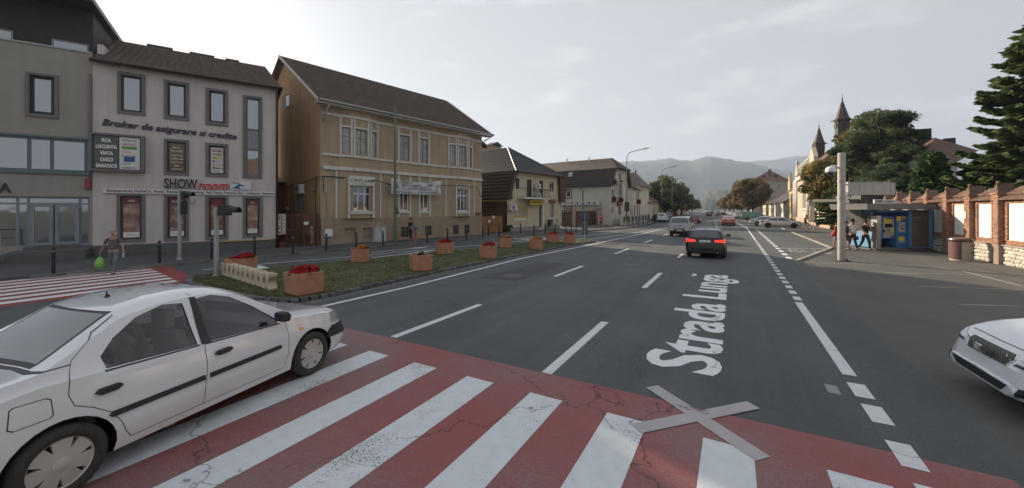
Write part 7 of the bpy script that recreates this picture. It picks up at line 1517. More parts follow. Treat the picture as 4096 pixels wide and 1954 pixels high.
# ------------------------------------------------------------------ air
hz = bpy.data.materials.new('haze_air'); hz.use_nodes = True; t_ = hz.node_tree; t_.nodes.clear(); ou = t_.nodes.new('ShaderNodeOutputMaterial'); pv = t_.nodes.new('ShaderNodeVolumePrincipled')
pv.inputs['Color'].default_value = (.60,.74,.96,1); pv.inputs['Density'].default_value = HAZE if 'HAZE' in globals() else .00027; pv.inputs['Anisotropy'].default_value = .25
t_.links.new(pv.outputs[0], ou.inputs['Volume']); b = MB(); b.box(-8990,8990,-200,11900,-12,482); hb = b.build('haze', hz); hb['kind'] = 'stuff'; hb['label'] = 'thin bluish summer haze over the whole valley'
# ------------------------------------------------------------------ street furniture
m_gpole = mat('green_pole_paint', (.075,.13,.05), .5, var=.12, scale=3); m_lampg = mat('lamp_grey', (.10,.10,.10), .5)
def lamp(x, y, label, hgt_=9.9, arm=2.6, rz=0):
    t = thing('street_lamp', label, 'street lamp', (x, y, .12), rz, 'green street lamps along the left kerb')
    b = MB(); b.lathe([(.13,0),(.13,.9),(.10,1.0)], 12); b.build('base', m_gpole, t, PM[t], smooth=True)
    b = MB(); b.tube([(0,0,.9),(0,0,5),(0,0,hgt_-1.0),(.06,0,hgt_-.5),(.3,0,hgt_-.12),(.7,0,hgt_+.05),(arm*.75,0,hgt_+.35)], [.085,.075,.055,.05,.045,.045,.04], 10); b.build('pole', m_gpole, t, PM[t], smooth=True)
    b = MB(); b.prism([(-.1,-.03),(.75,.0),(.78,.04),(.7,.09),(.1,.08),(-.1,.04)], -.13, .13); M = PM[t] @ Matrix.Translation((arm*.75,0,hgt_+.34)) @ Matrix.Rotation(-.16, 4, 'Y'); b.build('lamp_head', m_lampg, t, M, bevel=.01); return t
g = GP('n', 790, 1085); lamp(g.x, g.y, 'nearest green street lamp with a curved arm, before the guest house', 9.8, 2.8, TH-.1)
lamp(-9.9-1.2+bend(72), 77, 'second green street lamp, beyond the parked white estate car', 9.9, 2.8, TH-.1)
lamp(-11.5+bend(104), 106, 'third green street lamp, in front of the big green tree', 9.9, 2.8, TH-.1)
lamp(-11.5+bend(150), 150, 'fourth and most distant green street lamp on the left', 9.9, 2.8, TH-.1)
# directional plates on the third lamp, dark sign board on the first
p = GP('n', 790, 1085); Fl = Frame((p.x, p.y), (p.x+math.cos(TH), p.y+math.sin(TH))); r = Fl.rect('n', 765,765,882,825)
t = thing('sign_board', 'dark green back of a sign board fixed to the nearest street lamp', 'sign', on(Fl, r[0], -.1, r[2])); bx('plate', mat('dark_sign_back', (.03,.045,.035), .6), t, Fl, (r[0], r[1], .1, .13, r[2], r[3]), bevel=.01)
# tall green tram-style post in front of the ochre house with a triangular sign seen from behind
g = GP('b', 793, 1064); t = thing('green_post', 'tall slim green post before the ochre house', 'post', (g.x, g.y, .1)); b = MB(); b.lathe([(.13,0),(.13,1.2),(.10,1.3),(.085,4.5),(.07,9.6),(0,9.62)], 14); b.build('shaft', m_gpole, t, PM[t], smooth=True)
Ft = Frame((g.x, g.y), (g.x+math.cos(TH), g.y+math.sin(TH))); a0 = Ft.pk('l', 240, 575); a1 = Ft.pk('l', 268, 540); a2 = Ft.pk('l', 295, 637); a3 = Ft.pk('l', 255, 637)
t = thing('warning_sign', 'triangular road sign seen from behind on the slim green post', 'sign', on(Ft, .2, -.1, a2[1])); b = MB(); b.prism([(.11,a2[1]),(a2[0]+.05,a2[1]),(a1[0]+.02,a1[1])], -.12, -.09); b.build('plate', mat('dark_sign_back', (.03,.045,.035), .6), t, Ft.M); bx('bracket', m_galv, t, Ft, (-.09,.2,-.088,-.06,a2[1]+.2,a2[1]+.24))
# bollards
BO = [('h',403,1125,None),('j',92,865,0),('j',607,830,0),('j',1028,798,0),('j',1405,770,0),('k',785,1085,0),('k',1153,1055,0),('k',1480,1030,0),('l',643,993,0),('l',892,970,0),('l',1122,957,0),('m',98,1215,0),('m',168,1185,0),('m',296,1200,0),('m',562,1155,0),('m',727,1175,0),('m',863,1158,0),('m',986,1152,0),('m',1118,1138,0),('m',1185,1110,0),('m',1243,1130,0),('n',632,1070,0),('n',935,1070,0),('n',993,1060,0),('n',1050,1052,0),('n',1100,1045,0),('n',1134,1043,0)]
BL = ['before the steps of the olive office','left of the left traffic light post','between the two traffic light posts','under the last shop poster window','before the alley gate','at the left corner of the ochre house','below the first basement window of the ochre house','before the pale electric cabinet','between the standing man and the second basement window','below the banner end on the ochre house','before the last basement window','left of the orange gate','first behind the kerb at the orange gate','before the right leaf of the orange gate','below the big window of the cream house','left of the shop door of the cream house','before the newspaper rack','below the right window of the cream house','before the left brown gate','set back at the left brown gate','before the pink gate post','by the corner of the guest house behind the man in red','first of the five beyond the nearest street lamp','second of the five beyond the nearest street lamp','third of the five beyond the nearest street lamp','fourth of the five beyond the nearest street lamp','last of the five beyond the nearest street lamp']
pb = thing('bollard', '', 'bollard', (0,0,0), 0, 'black bollards along the left pavement'); b = MB(); b.lathe([(.055,0),(.055,.92),(.05,.95),(0,.96)], 12); b.build('post', m_black, pb, PM[pb], smooth=False); b = MB(); b.lathe([(.0575,.78),(.0575,.84)], 12); b.build('band', m_sur, pb, PM[pb])
KIDS['bollard'] = list(pb.children) or [o for o in COL.objects if o.parent is pb]
used = [False]
for (k_, x, y, _), lb in zip(BO, BL):
    g = GP(k_, x, y, .12); o = place(pb, used, (g.x, g.y, .12), random.uniform(0,1), 'black bollard '+lb); KIDS[o.name] = []
# traffic lights
m_tl = mat('traffic_light_black', (.02,.024,.022), .6); m_tp = mat('traffic_pole_grey', (.30,.31,.31), .6, var=.1)
def signal(u, v, z0, htop, heads, label):
    g = G(u, v, z0); t = thing('traffic_light', label, 'traffic light', (g.x, g.y, z0), TH, 'traffic lights seen from the side'); b = MB(); b.lathe([(.075,0),(.075,htop),(.06,htop+.04),(0,htop+.05)], 14); b.lathe([(.12,0),(.12,.05),(.08,.06)], 14); b.build('pole', m_tp, t, PM[t], smooth=True)
    for (zc, w, hh, vis) in heads:
        q = MB(); q.box(.16,.16+w,-.14,.14,zc-hh/2,zc+hh/2); hd = q.build('signal_head', m_tl, t, PM[t], bevel=.015)
        for zq in (zc-hh/2+.03, zc+hh/2-.06): q = MB(); q.box(.05,.17,-.02,.02,zq,zq+.03); q.build('bracket', m_tl, t, PM[t])
        n = 3 if hh > .7 else (2 if hh > .45 else 1)
        for k in range(n if vis else 0):
            z = zc+hh/2-hh*(k+.5)/n; q = MB(); rr_ = hh/n*.42
            for j in range(14):
                a0_, a1_ = math.pi*(-.15+1.3*j/14), math.pi*(-.15+1.3*(j+1)/14); x0_ = .16+w; x1_ = x0_+vis
                q.quad((x0_, rr_*math.cos(a0_), z+rr_*math.sin(a0_)), (x1_, rr_*.92*math.cos(a0_), z-.02+rr_*.9*math.sin(a0_)), (x1_, rr_*.92*math.cos(a1_), z-.02+rr_*.9*math.sin(a1_)), (x0_, rr_*math.cos(a1_), z+rr_*math.sin(a1_)))
            q.build('visor', m_tl, hd, PM[t], recalc=False); q = MB(); q.v = [(.163+w, rr_*.9*math.cos(j*.5236), z+rr_*.9*math.sin(j*.5236)) for j in range(12)]; q.add([tuple(range(12))]); q.build('lens', mat('dark_lens', (.03,.02,.02), .15, coat=.7), hd, PM[t])
    return t
def zat(u, v, yv, z0): Zc = FPX*(H-z0)/(v-HZ); return H+(HZ-yv)/FPX*Zc-z0
pu, pv_ = P('j', 290, 833); signal(pu, pv_, .12, zat(pu, pv_, P('j',0,150)[1], .12), [(zat(pu, pv_, P('j',0,195)[1], .12), .18, .32, .3), (zat(pu, pv_, P('j',0,322)[1], .12), .1, .6, 0)], 'traffic light on the far pavement in front of the showroom')
pu, pv_ = P('j', 652, 1000); signal(pu, pv_, .1, zat(pu, pv_, P('j',0,335)[1], .1), [(zat(pu, pv_, P('j',0,350)[1], .1), .3, .36, .34)], 'traffic light standing at the tip of the grass island behind the blocks')
# keep-right sign on the island tip seen from behind
g = GP('n', 272, 1229+0); uu, vv = P('c', 900, 942); g = G(uu, vv, .1); Fk = Frame((g.x, g.y), (g.x+math.cos(TH), g.y+math.sin(TH)))
t = thing('round_sign', 'round blue grey road sign and hazard strips seen from behind at the island tip', 'sign', (g.x, g.y, .1), TH); zc = Fk.pk('n', 280, 965)[1]; b = MB(); b.lathe([(.03,0),(.03,zc+.3)], 10); b.build('post', m_galv, t, PM[t], smooth=True)
m_sback = mat('sign_back_blue', (.045,.075,.11), .6); b = MB(); b.v = []; n = 24
for yy in (-.05, -.035): b.v += [(.36*math.cos(6.2832*j/n), -yy, zc+.36*math.sin(6.2832*j/n)) for j in range(n)]
b.add([tuple(range(n)), tuple(reversed(range(n, 2*n)))]+[(j,(j+1)%n,n+(j+1)%n,n+j) for j in range(n)]); b.build('disc', m_sback, t, PM[t])
zb0, zt0 = Fk.pk('n', 280, 1185)[1], zc-.38; b = MB(); b.box(-.2,-.045,.035,.06,zb0,zt0+.2); b.build('strip_plate', m_sback, t, PM[t]); b = MB(); b.box(.045,.21,.035,.06,zb0,zt0+.2); b.build('strip_plate', m_sback, t, PM[t])
for z in (zb0+.2, zt0-.1): b = MB(); b.box(-.18,.18,.031,.034,z,z+.05); b.build('clamp', m_galv, t, PM[t])
# rusty small guard rail and other bits on the right
Fp = Frame(G(3290, 925), G(3320, 925)); 
t = thing('service_sign', 'small white board on two thin legs at the villa corner', 'sign', (*Fp.a, 0), Fp.ang); q = Fp.rect('q', 945,495,555,1010); bx('board', m_sb, t, Fp, (q[0], q[1], 0, .06, q[2], q[3])); cyl('leg', Fp, t, m_galv, q[0]+.2, .03, 0, q[2], .04); cyl('leg', Fp, t, m_galv, q[1]-.2, .03, 0, q[2], .04)
# ------------------------------------------------------------------ cars: local x = forward, y = left, z = up
def paint(name, c, rough=.28, metal=.0, coat=1.0): return mat(name, c, rough, metal=metal, coat=coat, var=.03, scale=2)
p_white = paint('car_paint_white', (.63,.66,.70), .2); p_black = paint('car_paint_black', (.007,.0075,.009), .22, 0, .25); p_silver = paint('car_paint_silver', (.27,.285,.30), .3, .4); p_gold = paint('car_paint_champagne', (.50,.48,.42), .3, .3)
p_red = paint('car_paint_red', (.38,.02,.015)); p_dred = paint('car_paint_dark_red', (.13,.02,.02)); p_grey = paint('car_paint_dark_grey', (.06,.065,.07)); p_green = paint('van_paint_green', (.03,.15,.12), .4); p_lgrey = paint('car_paint_light_grey', (.45,.46,.48))
m_trim = mat('black_plastic_trim', (.022,.022,.024), .55); m_carg = glass('car_window', (.008,.01,.012), .05, .03); m_rim = mat('alloy_rim', (.34,.34,.34), .35, metal=.6); m_hub = mat('silver_hubcap', (.48,.47,.45), .4, metal=.35, var=.1)
m_tail = mat('tail_light', (.30,.008,.006), .2, coat=1); m_taillit = mat('lit_tail_light', (.9,.03,.02), .3, emit=.7); m_head = mat('head_light', (.40,.42,.43), .08, coat=1, metal=.3); m_plate = mat('number_plate_blank', (.50,.50,.52), .5); m_chr = mat('chrome', (.6,.6,.6), .12, metal=1); m_amb = mat('amber_lens', (.6,.2,.08), .2, emit=.1); m_seat = mat('grey_seat_fabric', (.14,.15,.16), .9); m_grille = mat('dark_grille', (.012,.012,.013), .4)
m_shut = mat('panel_gap', (.06,.06,.062), .7)
m_lin = mat('cabin_lining', (.03,.032,.034), .9)
def interp(pts, x): return float(np.interp(x, [p[0] for p in pts], [p[1] for p in pts]))
def smooth_i(pts, x, w=.06): return sum(interp(pts, x+d*w) for d in (-1,-.5,0,.5,1))/5
class Body:
    """lofted closed car body from its side outline, belt line and plan"""
    def __init__(s, L, W, top, belt, bot=.2, tumble=.30, nose=.32, tail=.25, bulge=.035, nx=70, sharp=2.6, crown=.03):
        s.L, s.W = L, W; hl = L/2; s.top = top; s.belt = belt
        xs = sorted(set([-hl+L*(1-math.cos(math.pi*i/nx))/2*1.0 for i in range(nx+1)]))
        s.rings = []
        for x in xs:
            e = min(1-1e-4, max(0, (x-(hl-nose))/nose)) if x > 0 else min(1-1e-4, max(0, (-hl+tail-x)/tail))
            pf = (1-e**sharp)**(1/sharp); w0 = W/2*(.72+.28*pf) if e > 0 else W/2
            zt = smooth_i(top, x) if abs(x) < hl-.05 else interp(top, x); zb = bot+(.10*e**3); zb = min(zb, zt-.05)
            sh = min(interp(belt, x), zt-.015); ring = []
            k = 9
            ring.append((0, zb)); ring.append((w0*.86, zb))
            for j in range(k):
                f = j/(k-1); z = zb+.03+(sh-zb-.03)*f; wy = w0*(.945+.055*math.sin(math.pi*min(1, f*1.05)**.8))-bulge*max(0, f-.75)*1.2; 
                ring.append((wy, z))
            g = zt-sh; wt = ring[-1][0]; wr = max(wt*.35, wt-.03-g*tumble)
            for f in (.03,.3,.6,.86): ring.append((wt-.03*min(1, f*10)+(wr-wt+.03)*f**1.15*min(1, g/.05), sh+g*f*(1-.0)))
            ring.append((wr*.88, sh+g*.955)); ring.append((wr*.55, zt-crown*.3 if g > .05 else zt-.004)); ring.append((0, zt+ (0 if g > .05 else .01)))
            s.rings.append((x, ring))
        s.m = len(s.rings[0][1])
    def mesh(s, name, m, off=0.0):
        V = []; F_ = []; mm = s.m; full = 2*mm-2
        for x, r in s.rings:
            V += [(x, y, z) for y, z in r]+[(x, -y, z) for y, z in reversed(r[1:-1])]
        n = len(s.rings)
        for i in range(n-1):
            for j in range(full): F_.append((i*full+j, i*full+(j+1)%full, (i+1)*full+(j+1)%full, (i+1)*full+j))
        F_.append(tuple(reversed(range(full)))); F_.append(tuple(range((n-1)*full, n*full)))
        me = mesh_of(name, V, F_, m, smooth=True)
        if off:
            bm = bmesh.new(); bm.from_mesh(me); bm.normal_update(); mv = [(v, v.co+v.normal*off) for v in bm.verts]
            for v, c in mv: v.co = c
            bm.to_mesh(me); bm.free()
        return me
m_cut = mat('cut', (0,0,0))
def pris(poly, a, b_, axis, m=None):
    q = MB(); q.prism(poly, a, b_, axis); return mesh_of('c', q.v, q.f, m or m_cut)
def strip_cut(me):                                                 # drop the faces a cutting prism left behind
    ids = [i for i, m in enumerate(me.materials) if m == m_cut]
    if ids:
        bm = bmesh.new(); bm.from_mesh(me); bmesh.ops.delete(bm, geom=[f for f in bm.faces if f.material_index in ids], context='FACES'); bm.to_mesh(me); bm.free()
    me.polygons.foreach_set('use_smooth', [True]*len(me.polygons)); return me
def cylm(x, z, r, y0, y1, m, seg=28):
    return pris([(x+r*math.cos(6.2832*i/seg), z+r*math.sin(6.2832*i/seg)) for i in range(seg)], y0, y1, 'y', m)
_wh = {}
def wheel(parent, x, y, r, w, kind, side, name='wheel'):
    key = (round(r,3), round(w,3), kind)
    if key not in _wh:
        b = MB(); ri = .72 if kind == 'hub' else .66; pr = [(r*(ri-.03),-w/2+.015),(r*ri,-w/2),(r*.93,-w/2+.005),(r*.99,-w/2+.03),(r,-w/2+.06),(r,w/2-.06),(r*.99,w/2-.03),(r*.93,w/2-.005),(r*ri,w/2),(r*(ri-.03),w/2-.015),(r*.6,w/2-.06),(r*.6,-w/2+.06),(r*(ri-.03),-w/2+.015)]
        b.lathe(pr, 36, axis='y'); b.v = [(x_, y_, z_) for x_, y_, z_ in b.v]; tyre = mesh_of('tyre', b.v, b.f, m_rubber, smooth=True)
        b = MB(); R_ = r*(ri-.03); o = w/2-.03                          # rim facing -y (outer side)
        b.lathe([(R_, o-.01),(R_*.97,o+.012),(R_*.92,o),(R_*.9,o-.035)], 36, axis='y')
        ns = 7 if kind == 'hub' else (5 if kind == 'five' else 10)
        for i in range(ns):
            a = 6.2832*i/ns; hw0, hw1 = (.052,.07) if kind == 'hub' else ((.03,.045) if kind == 'five' else (.012,.02)); c, s_ = math.cos(a), math.sin(a); n = len(b.v); r0, r1 = R_*.18, R_*.94
            for rr_, hw, dy in ((r0,hw0*.7,o+.012),(r1,hw1,o+.004)):
                for q in (-1,1):
                    for yy in (dy, dy-.03): b.v.append((c*rr_-s_*hw*q, -yy, s_*rr_+c*hw*q))
            b.add([(0,4,6,2),(1,3,7,5),(0,1,5,4),(2,6,7,3)], n)
        b.lathe([(R_*.30,o-.01),(R_*.28,o+.02),(R_*.1,o+.026),(0,o+.026)], 20, axis='y'); rim = mesh_of('rim', b.v, b.f, m_hub if kind == 'hub' else (m_rim if kind != 'dark' else m_grille))
        b = MB(); b.lathe([(0,o-.045),(R_*.98,o-.045)], 24, axis='y'); back = mesh_of('rim_back', b.v, b.f, m_grille); _wh[key] = (tyre, rim, back)
    tyre, rim, back = _wh[key]; sg = 1 if side < 0 else -1
    t = put(name, tyre, parent); t.location = (x, y, r); t.rotation_euler = (0, 0, 0 if side < 0 else math.pi)
    a = random.uniform(0, 6.28)
    for nm, me in (('rim', rim), ('rim_back', back)): o = put(nm, me, t); o.rotation_euler = (0, a, 0)
    return t
_cc = {}
def cutout(B, nm, mm, poly, rg, ax, of):
    """the patch of the body inside a prism; left-hand pieces are mirrored from the right-hand ones"""
    flip = (ax == 'y' and rg[0]+rg[1] < 0) or (ax == 'x' and max(p[0] for p in poly) < 0)
    if flip:
        if ax == 'y': rg = (-rg[0], -rg[1])
        else: poly = [(-a, c) for a, c in poly]
    rg = tuple(sorted(rg)); ar = sum(poly[i][0]*poly[(i+1)%len(poly)][1]-poly[(i+1)%len(poly)][0]*poly[i][1] for i in range(len(poly)))
    if ar < 0: poly = poly[::-1]
    key = (id(B), nm, mm.name, tuple((round(a,3), round(c,3)) for a, c in poly), rg, ax, of)
    if key not in _cc:
        for tr in range(4):
            e = .0037*tr; g = boolean(B.mesh(nm, mm, of), [pris([(a+e, c+e*.7) for a, c in poly], rg[0]-e, rg[1]+e, ax, m_cut if of < .0055 else mm)], 'INTERSECT')
            if of < .0055: strip_cut(g)
            if len(g.polygons): break
        _cc[key] = g
    g = _cc[key]
    if flip:
        if (key, 1) not in _cc:
            g = g.copy()
            for v in g.vertices: v.co.y *= -1
            g.flip_normals(); _cc[(key, 1)] = g
        g = _cc[(key, 1)]
    return g
def car(label, name, body, col, wheels, wr, x, y, heading, side_win, parts, track=None, ww=.2, kind='alloy', interior=False, cat='car', cuts=(), zlift=.012, extra=None, archr=.055, group=None, glassm=None):
    """parts: (name, material, polygon, range, axis, offset); side_win: polygons in (x, z)"""
    t = thing(name, label, cat, (x, y, zlift), heading, group)
    B = body; W = B.W; track = track or W/2-.02
    base = B.mesh('body', col); bl = [cylm(wx, wr, wr+archr, sd*(W/2-.30), sd*(W/2+.2), m_grille) for wx in wheels for sd in (-1,1)]
    gm_ = m_cglass if interior else (glassm or m_carg); of_ = -.01 if interior else .004
    for poly in side_win:
        for sd in (-1,1): put('window', cutout(B, 'window', gm_, poly, (sd*.25*W, sd*W), 'y', of_), t)
    if interior:
        wn = [pris(poly, -W, W, 'y') for poly in side_win]+[pris(poly, rg[0], rg[1], ax) for nm, poly, rg, ax in interior]
        for nm, poly, rg, ax in interior: put(nm, strip_cut(boolean(B.mesh(nm, m_cglass, -.01), [pris(poly, rg[0], rg[1], ax)], 'INTERSECT')), t)
        base = strip_cut(boolean(base, bl+wn)); put('lining', strip_cut(boolean(B.mesh('lining', m_lin, -.035), [cylm(wx, wr, wr+archr+.03, -W, W, m_cut) for wx in wheels]+wn)), t)
    else: base = boolean(base, bl)
    bo = put('body', base, t); base.polygons.foreach_set('use_smooth', [True]*len(base.polygons))
    try: base.set_sharp_from_angle(angle=R(38))
    except Exception: pass
    for nm, mm, poly, rg, ax, of in parts:
        g_ = cutout(B, nm, mm, poly, rg, ax, of)
        if len(g_.polygons):
            g_.polygons.foreach_set('use_smooth', [True]*len(g_.polygons))
            try: g_.set_sharp_from_angle(angle=R(35))
            except Exception: pass
            put(nm, g_, t)
    for wx in wheels:
        for sd in (-1,1): wheel(t, wx, sd*(track-ww/2+.02), wr, ww, kind, sd)
    q = MB(); q.box(wheels[0]+.0 if 0 else min(wheels)+wr+.02, max(wheels)-wr-.02, -W/2+.18, W/2-.18, .15, .24); q.build('underbody', m_grille, t, PM[t])
    return t
def mirror(t, x, y, z, m, s=1):
    for sd in (-1,1):
        q = MB(); q.prism([(x-.06,z-.06),(x+.05,z-.05),(x+.09,z+.02),(x+.03,z+.08),(x-.06,z+.07)], sd*(y+.03), sd*(y+.22)); q.box(x-.02,x+.05,min(sd*(y-.06),sd*(y+.04)),max(sd*(y-.06),sd*(y+.04)),z-.05,z-.02); q.build('mirror', m, t, PM[t], bevel=.02)
def handle(t, x, y, z, m, L=.2):
    for sd in (-1,1): q = MB(); q.prism([(x-L/2,z-.0),(x-L/2+.03,z+.03),(x+L/2-.03,z+.035),(x+L/2,z+.01),(x+L/2-.04,z-.02),(x-L/2+.04,z-.025)], sd*(y-.02), sd*(y+.02)); q.build('door_handle', m, t, PM[t], bevel=.006)
def yz(pts): return pts

# white saloon in front (nearest car)
topL = [(-2.125,.62),(-2.10,.86),(-2.04,1.00),(-1.95,1.045),(-1.45,1.085),(-1.36,1.10),(-.80,1.455),(-.48,1.515),(-.1,1.535),(.16,1.505),(.38,1.43),(.96,1.04),(1.06,1.0),(1.75,.90),(1.98,.80),(2.08,.66),(2.125,.50)]
beltL = [(-2.1,.90),(-1.4,.985),(0,.93),(1.1,.90),(1.6,.84),(2.1,.55)]
BL_ = Body(4.25, 1.74, topL, beltL, .18, tumble=.36, nose=.62, tail=.35)
sw = [[(-1.03,.98),(-.13,.945),(-.18,1.40),(-.40,1.425),(-.68,1.36),(-.92,1.22),(-1.05,1.09)], [(-.02,.94),(1.02,.905),(1.03,.96),(.70,1.20),(.42,1.36),(.18,1.425),(-.04,1.415)]]
sg_ = [[(-1.22,.955),(-.10,.925),(-.10,1.44),(-.45,1.465),(-.78,1.39),(-1.08,1.22),(-1.23,1.06)], [(-.085,.92),(1.09,.885),(1.10,.95),(.74,1.22),(.44,1.39),(.18,1.455),(-.085,1.445)]]
sw = [[(-.1+.86*a, c) for a, c in q] for q in sw]
def ring(q, w=.02):
    c = (sum(a for a, _ in q)/len(q), sum(b_ for _, b_ in q)/len(q)); o = [(a+(w if a > c[0] else -w)*min(1, abs(a-c[0])*6), b_+(w if b_ > c[1] else -w)) for a, b_ in q]; return o+[(o[0][0]+.0008, o[0][1])]+[(q[0][0]+.0008, q[0][1])]+q[:0:-1]+[q[0]]
inn = [('windscreen', [(-.64,1.09),(.64,1.09),(.52,1.42),(-.52,1.42)], (.3,1.6), 'x')]
ctr = [(-1.23,1.0),(-1.25,.86),(-1.22,.76),(-1.10,.69),(-.98,.59),(-.91,.47),(-.87,.36),(-.83,.29)]
def lineprism(pts, w):
    out = []; 
    for i, p in enumerate(pts):
        a = pts[max(0,i-1)]; c = pts[min(len(pts)-1,i+1)]; d = Vector((c[0]-a[0], c[1]-a[1])).normalized(); n = Vector((-d.y, d.x))*w/2; out.append((p[0]+n.x, p[1]+n.y))
    for i in reversed(range(len(pts))):
        p = pts[i]; a = pts[max(0,i-1)]; c = pts[min(len(pts)-1,i+1)]; d = Vector((c[0]-a[0], c[1]-a[1])).normalized(); n = Vector((-d.y, d.x))*w/2; out.append((p[0]-n.x, p[1]-n.y))
    return out
fxp = lambda L: [(-.1+.86*a, c) for a, c in L]; prt = []
gapl = [[(-.055,.92),(-.05,.70),(-.08,.50),(-.10,.30)], [(1.16,.90),(1.19,.70),(1.16,.45),(1.10,.31)], ctr, [(-.86,.30),(1.10,.31)], [(-1.31,1.0),(-1.27,1.12),(-1.05,1.30),(-.84,1.41)], [(-.055,1.455),(-.075,1.49)]]
gapl = [q if q is ctr else fxp(q) for q in gapl]; gapl[3] = [(-.83,.29),(.85,.29)]
for rg in ((-.95,-.25),(.25,.95)):
    for gp in gapl: prt.append(('panel_gap', m_shut, lineprism(gp, .0045 if gp[0][1] > .99 and gp is not ctr else .007), rg, 'y', .0015))
    prt += [('side_moulding', m_trim, fxp([(-1.02,.545),(-.09,.555),(-.09,.605),(-1.02,.595),(-1.05,.57)]), rg, 'y', .014), ('side_moulding', m_trim, fxp([(-.03,.555),(1.02,.57),(1.05,.595),(1.02,.62),(-.03,.605)]), rg, 'y', .014),
            ('b_pillar_trim', m_trim, fxp([(-.09,.935),(.03,.93),(-.02,1.44),(-.09,1.445)]), rg, 'y', .004), ('front_bumper_moulding', m_trim, [(1.60,.46),(2.3,.42),(2.3,.60),(1.72,.62),(1.62,.56)], rg, 'y', .012), ('rear_bumper_moulding', m_trim, [(-2.3,.46),(-1.72,.44),(-1.69,.56),(-1.74,.63),(-2.3,.68)], rg, 'y', .012),
            ('indicator', m_amb, [(1.10,.72),(1.17,.722),(1.17,.75),(1.10,.748)], rg, 'y', .012)]+[('window_rubber', m_trim, ring(q), rg, 'y', .005) for q in sw]+[('head_light', m_head, [(1.70,.66),(2.10,.62),(2.10,.74),(1.92,.80),(1.74,.80)], rg, 'y', .006)]
    prt += [('window_rubber', m_trim, fxp([(-1.05,.958),(-.11,.928),(-.11,.943),(-1.05,.973)]), rg, 'y', .004), ('window_rubber', m_trim, fxp([(-.05,.922),(1.06,.888),(1.06,.903),(-.05,.938)]), rg, 'y', .004)]
for rg in ((-.95,-.25),):
    fl = [(-1.60,.745),(-1.58,.885),(-1.56,.90),(-1.38,.895),(-1.35,.875),(-1.345,.745),(-1.365,.725),(-1.57,.72)]
    prt.append(('fuel_flap', m_shut, fl, rg, 'y', .0012)); prt.append(('fuel_flap', p_white, [(-1.475+(a+1.475)*.93, .81+(c-.81)*.92) for a, c in fl], rg, 'y', .0025))
prt += [('rear_window_seal', m_trim, [(-.58,1.10),(.58,1.10),(.49,1.43),(-.49,1.43)], (-2.1,-.5), 'x', .002), ('rear_window', m_carg, [(-.555,1.12),(.555,1.12),(.465,1.415),(-.465,1.415)], (-2.1,-.5), 'x', .004), ('rear_bumper_moulding', m_trim, [(-.7,.48),(.7,.48),(.7,.66),(-.7,.66)], (-2.5,-1.95), 'x', .012), ('tail_light', m_tail, [(-.87,.72),(-.62,.72),(-.62,.95),(-.87,.95)], (-2.4,-1.85), 'x', .006), ('tail_light', m_tail, [(.62,.72),(.87,.72),(.87,.95),(.62,.95)], (-2.4,-1.85), 'x', .006), ('boot_gap', m_shut, [(-.80,1.085),(.80,1.085),(.80,1.095),(-.80,1.095)], (-1.7,-1.2), 'x', .001)]
lx, ly = -5.05, 2.32
log = car('white saloon car with grey hubcaps and black side mouldings crossing the zebra, nearest the camera', 'saloon_car', BL_, p_white, (-1.30,1.33), .31, -5.97, 2.07, math.pi/2+R(11.7), sw, prt, ww=.19, kind='hub', interior=inn)
for sd in (-1,1): q = MB(); q.prism([(.68,.96),(.80,.94),(.83,1.02),(.78,1.08),(.68,1.08)], sd*.86, sd*1.02); q.build('mirror', m_trim, log, PM[log], bevel=.03)
handle(log, -.99, .855, .80, m_trim, .2); handle(log, .04, .858, .79, m_trim, .2)
q = MB(); q.prism([(-.61,1.49),(-.57,1.49),(-.58,1.525),(-.60,1.525)], -.016, .016); q.tube([(-.59,0,1.51),(-.60,0,1.56)], .007, 6); q.build('aerial_base', m_trim, log, PM[log])
q = MB(); q.tube([(1.0,-.15,1.06),(.92,-.55,1.075)], .01, 5); q.tube([(1.02,.25,1.06),(.93,-.05,1.10)], .01, 5); q.build('wiper', m_trim, log, PM[log])
for (sx, sy) in ((.10,.37),(.10,-.37)):
    b = MB(); b.prism([(sx-.25,.45),(sx+.25,.45),(sx+.28,.58),(sx-.15,.58),(sx-.32,1.10),(sx-.42,1.10)], sy-.24, sy+.24); b.box(sx-.44,sx-.34,sy-.13,sy+.13,1.13,1.32); b.build('seat', m_seat, log, PM[log], bevel=.03)
b = MB(); b.prism([(-1.1,.45),(-.55,.45),(-.5,.6),(-.82,.62),(-.95,1.0),(-1.06,1.0)], -.62, .62); b.build('rear_seat', m_seat, log, PM[log], bevel=.03)
for sy in (-.38,.38): b = MB(); b.box(-1.02,-.94,sy-.12,sy+.12,1.0,1.17); b.build('headrest', m_seat, log, PM[log], bevel=.03)
b = MB(); b.prism([(.65,.6),(1.05,.6),(1.05,.96),(.8,.98),(.65,.9)], -.68, .68); b.build('dashboard', m_trim, log, PM[log], bevel=.03)
b = MB(); seg = 20; pts_ = []
for i in range(seg+1): a = 6.2832*i/seg; pts_.append((.50+.09*math.sin(a)*.5, .37+.17*math.cos(a), .98+.17*math.sin(a)))
b.tube(pts_, .014, 6, cap=False); b.tube([(.50,.37,.98),(.7,.37,.85)], .03, 6); b.build('steering_wheel', m_trim, log, PM[log])

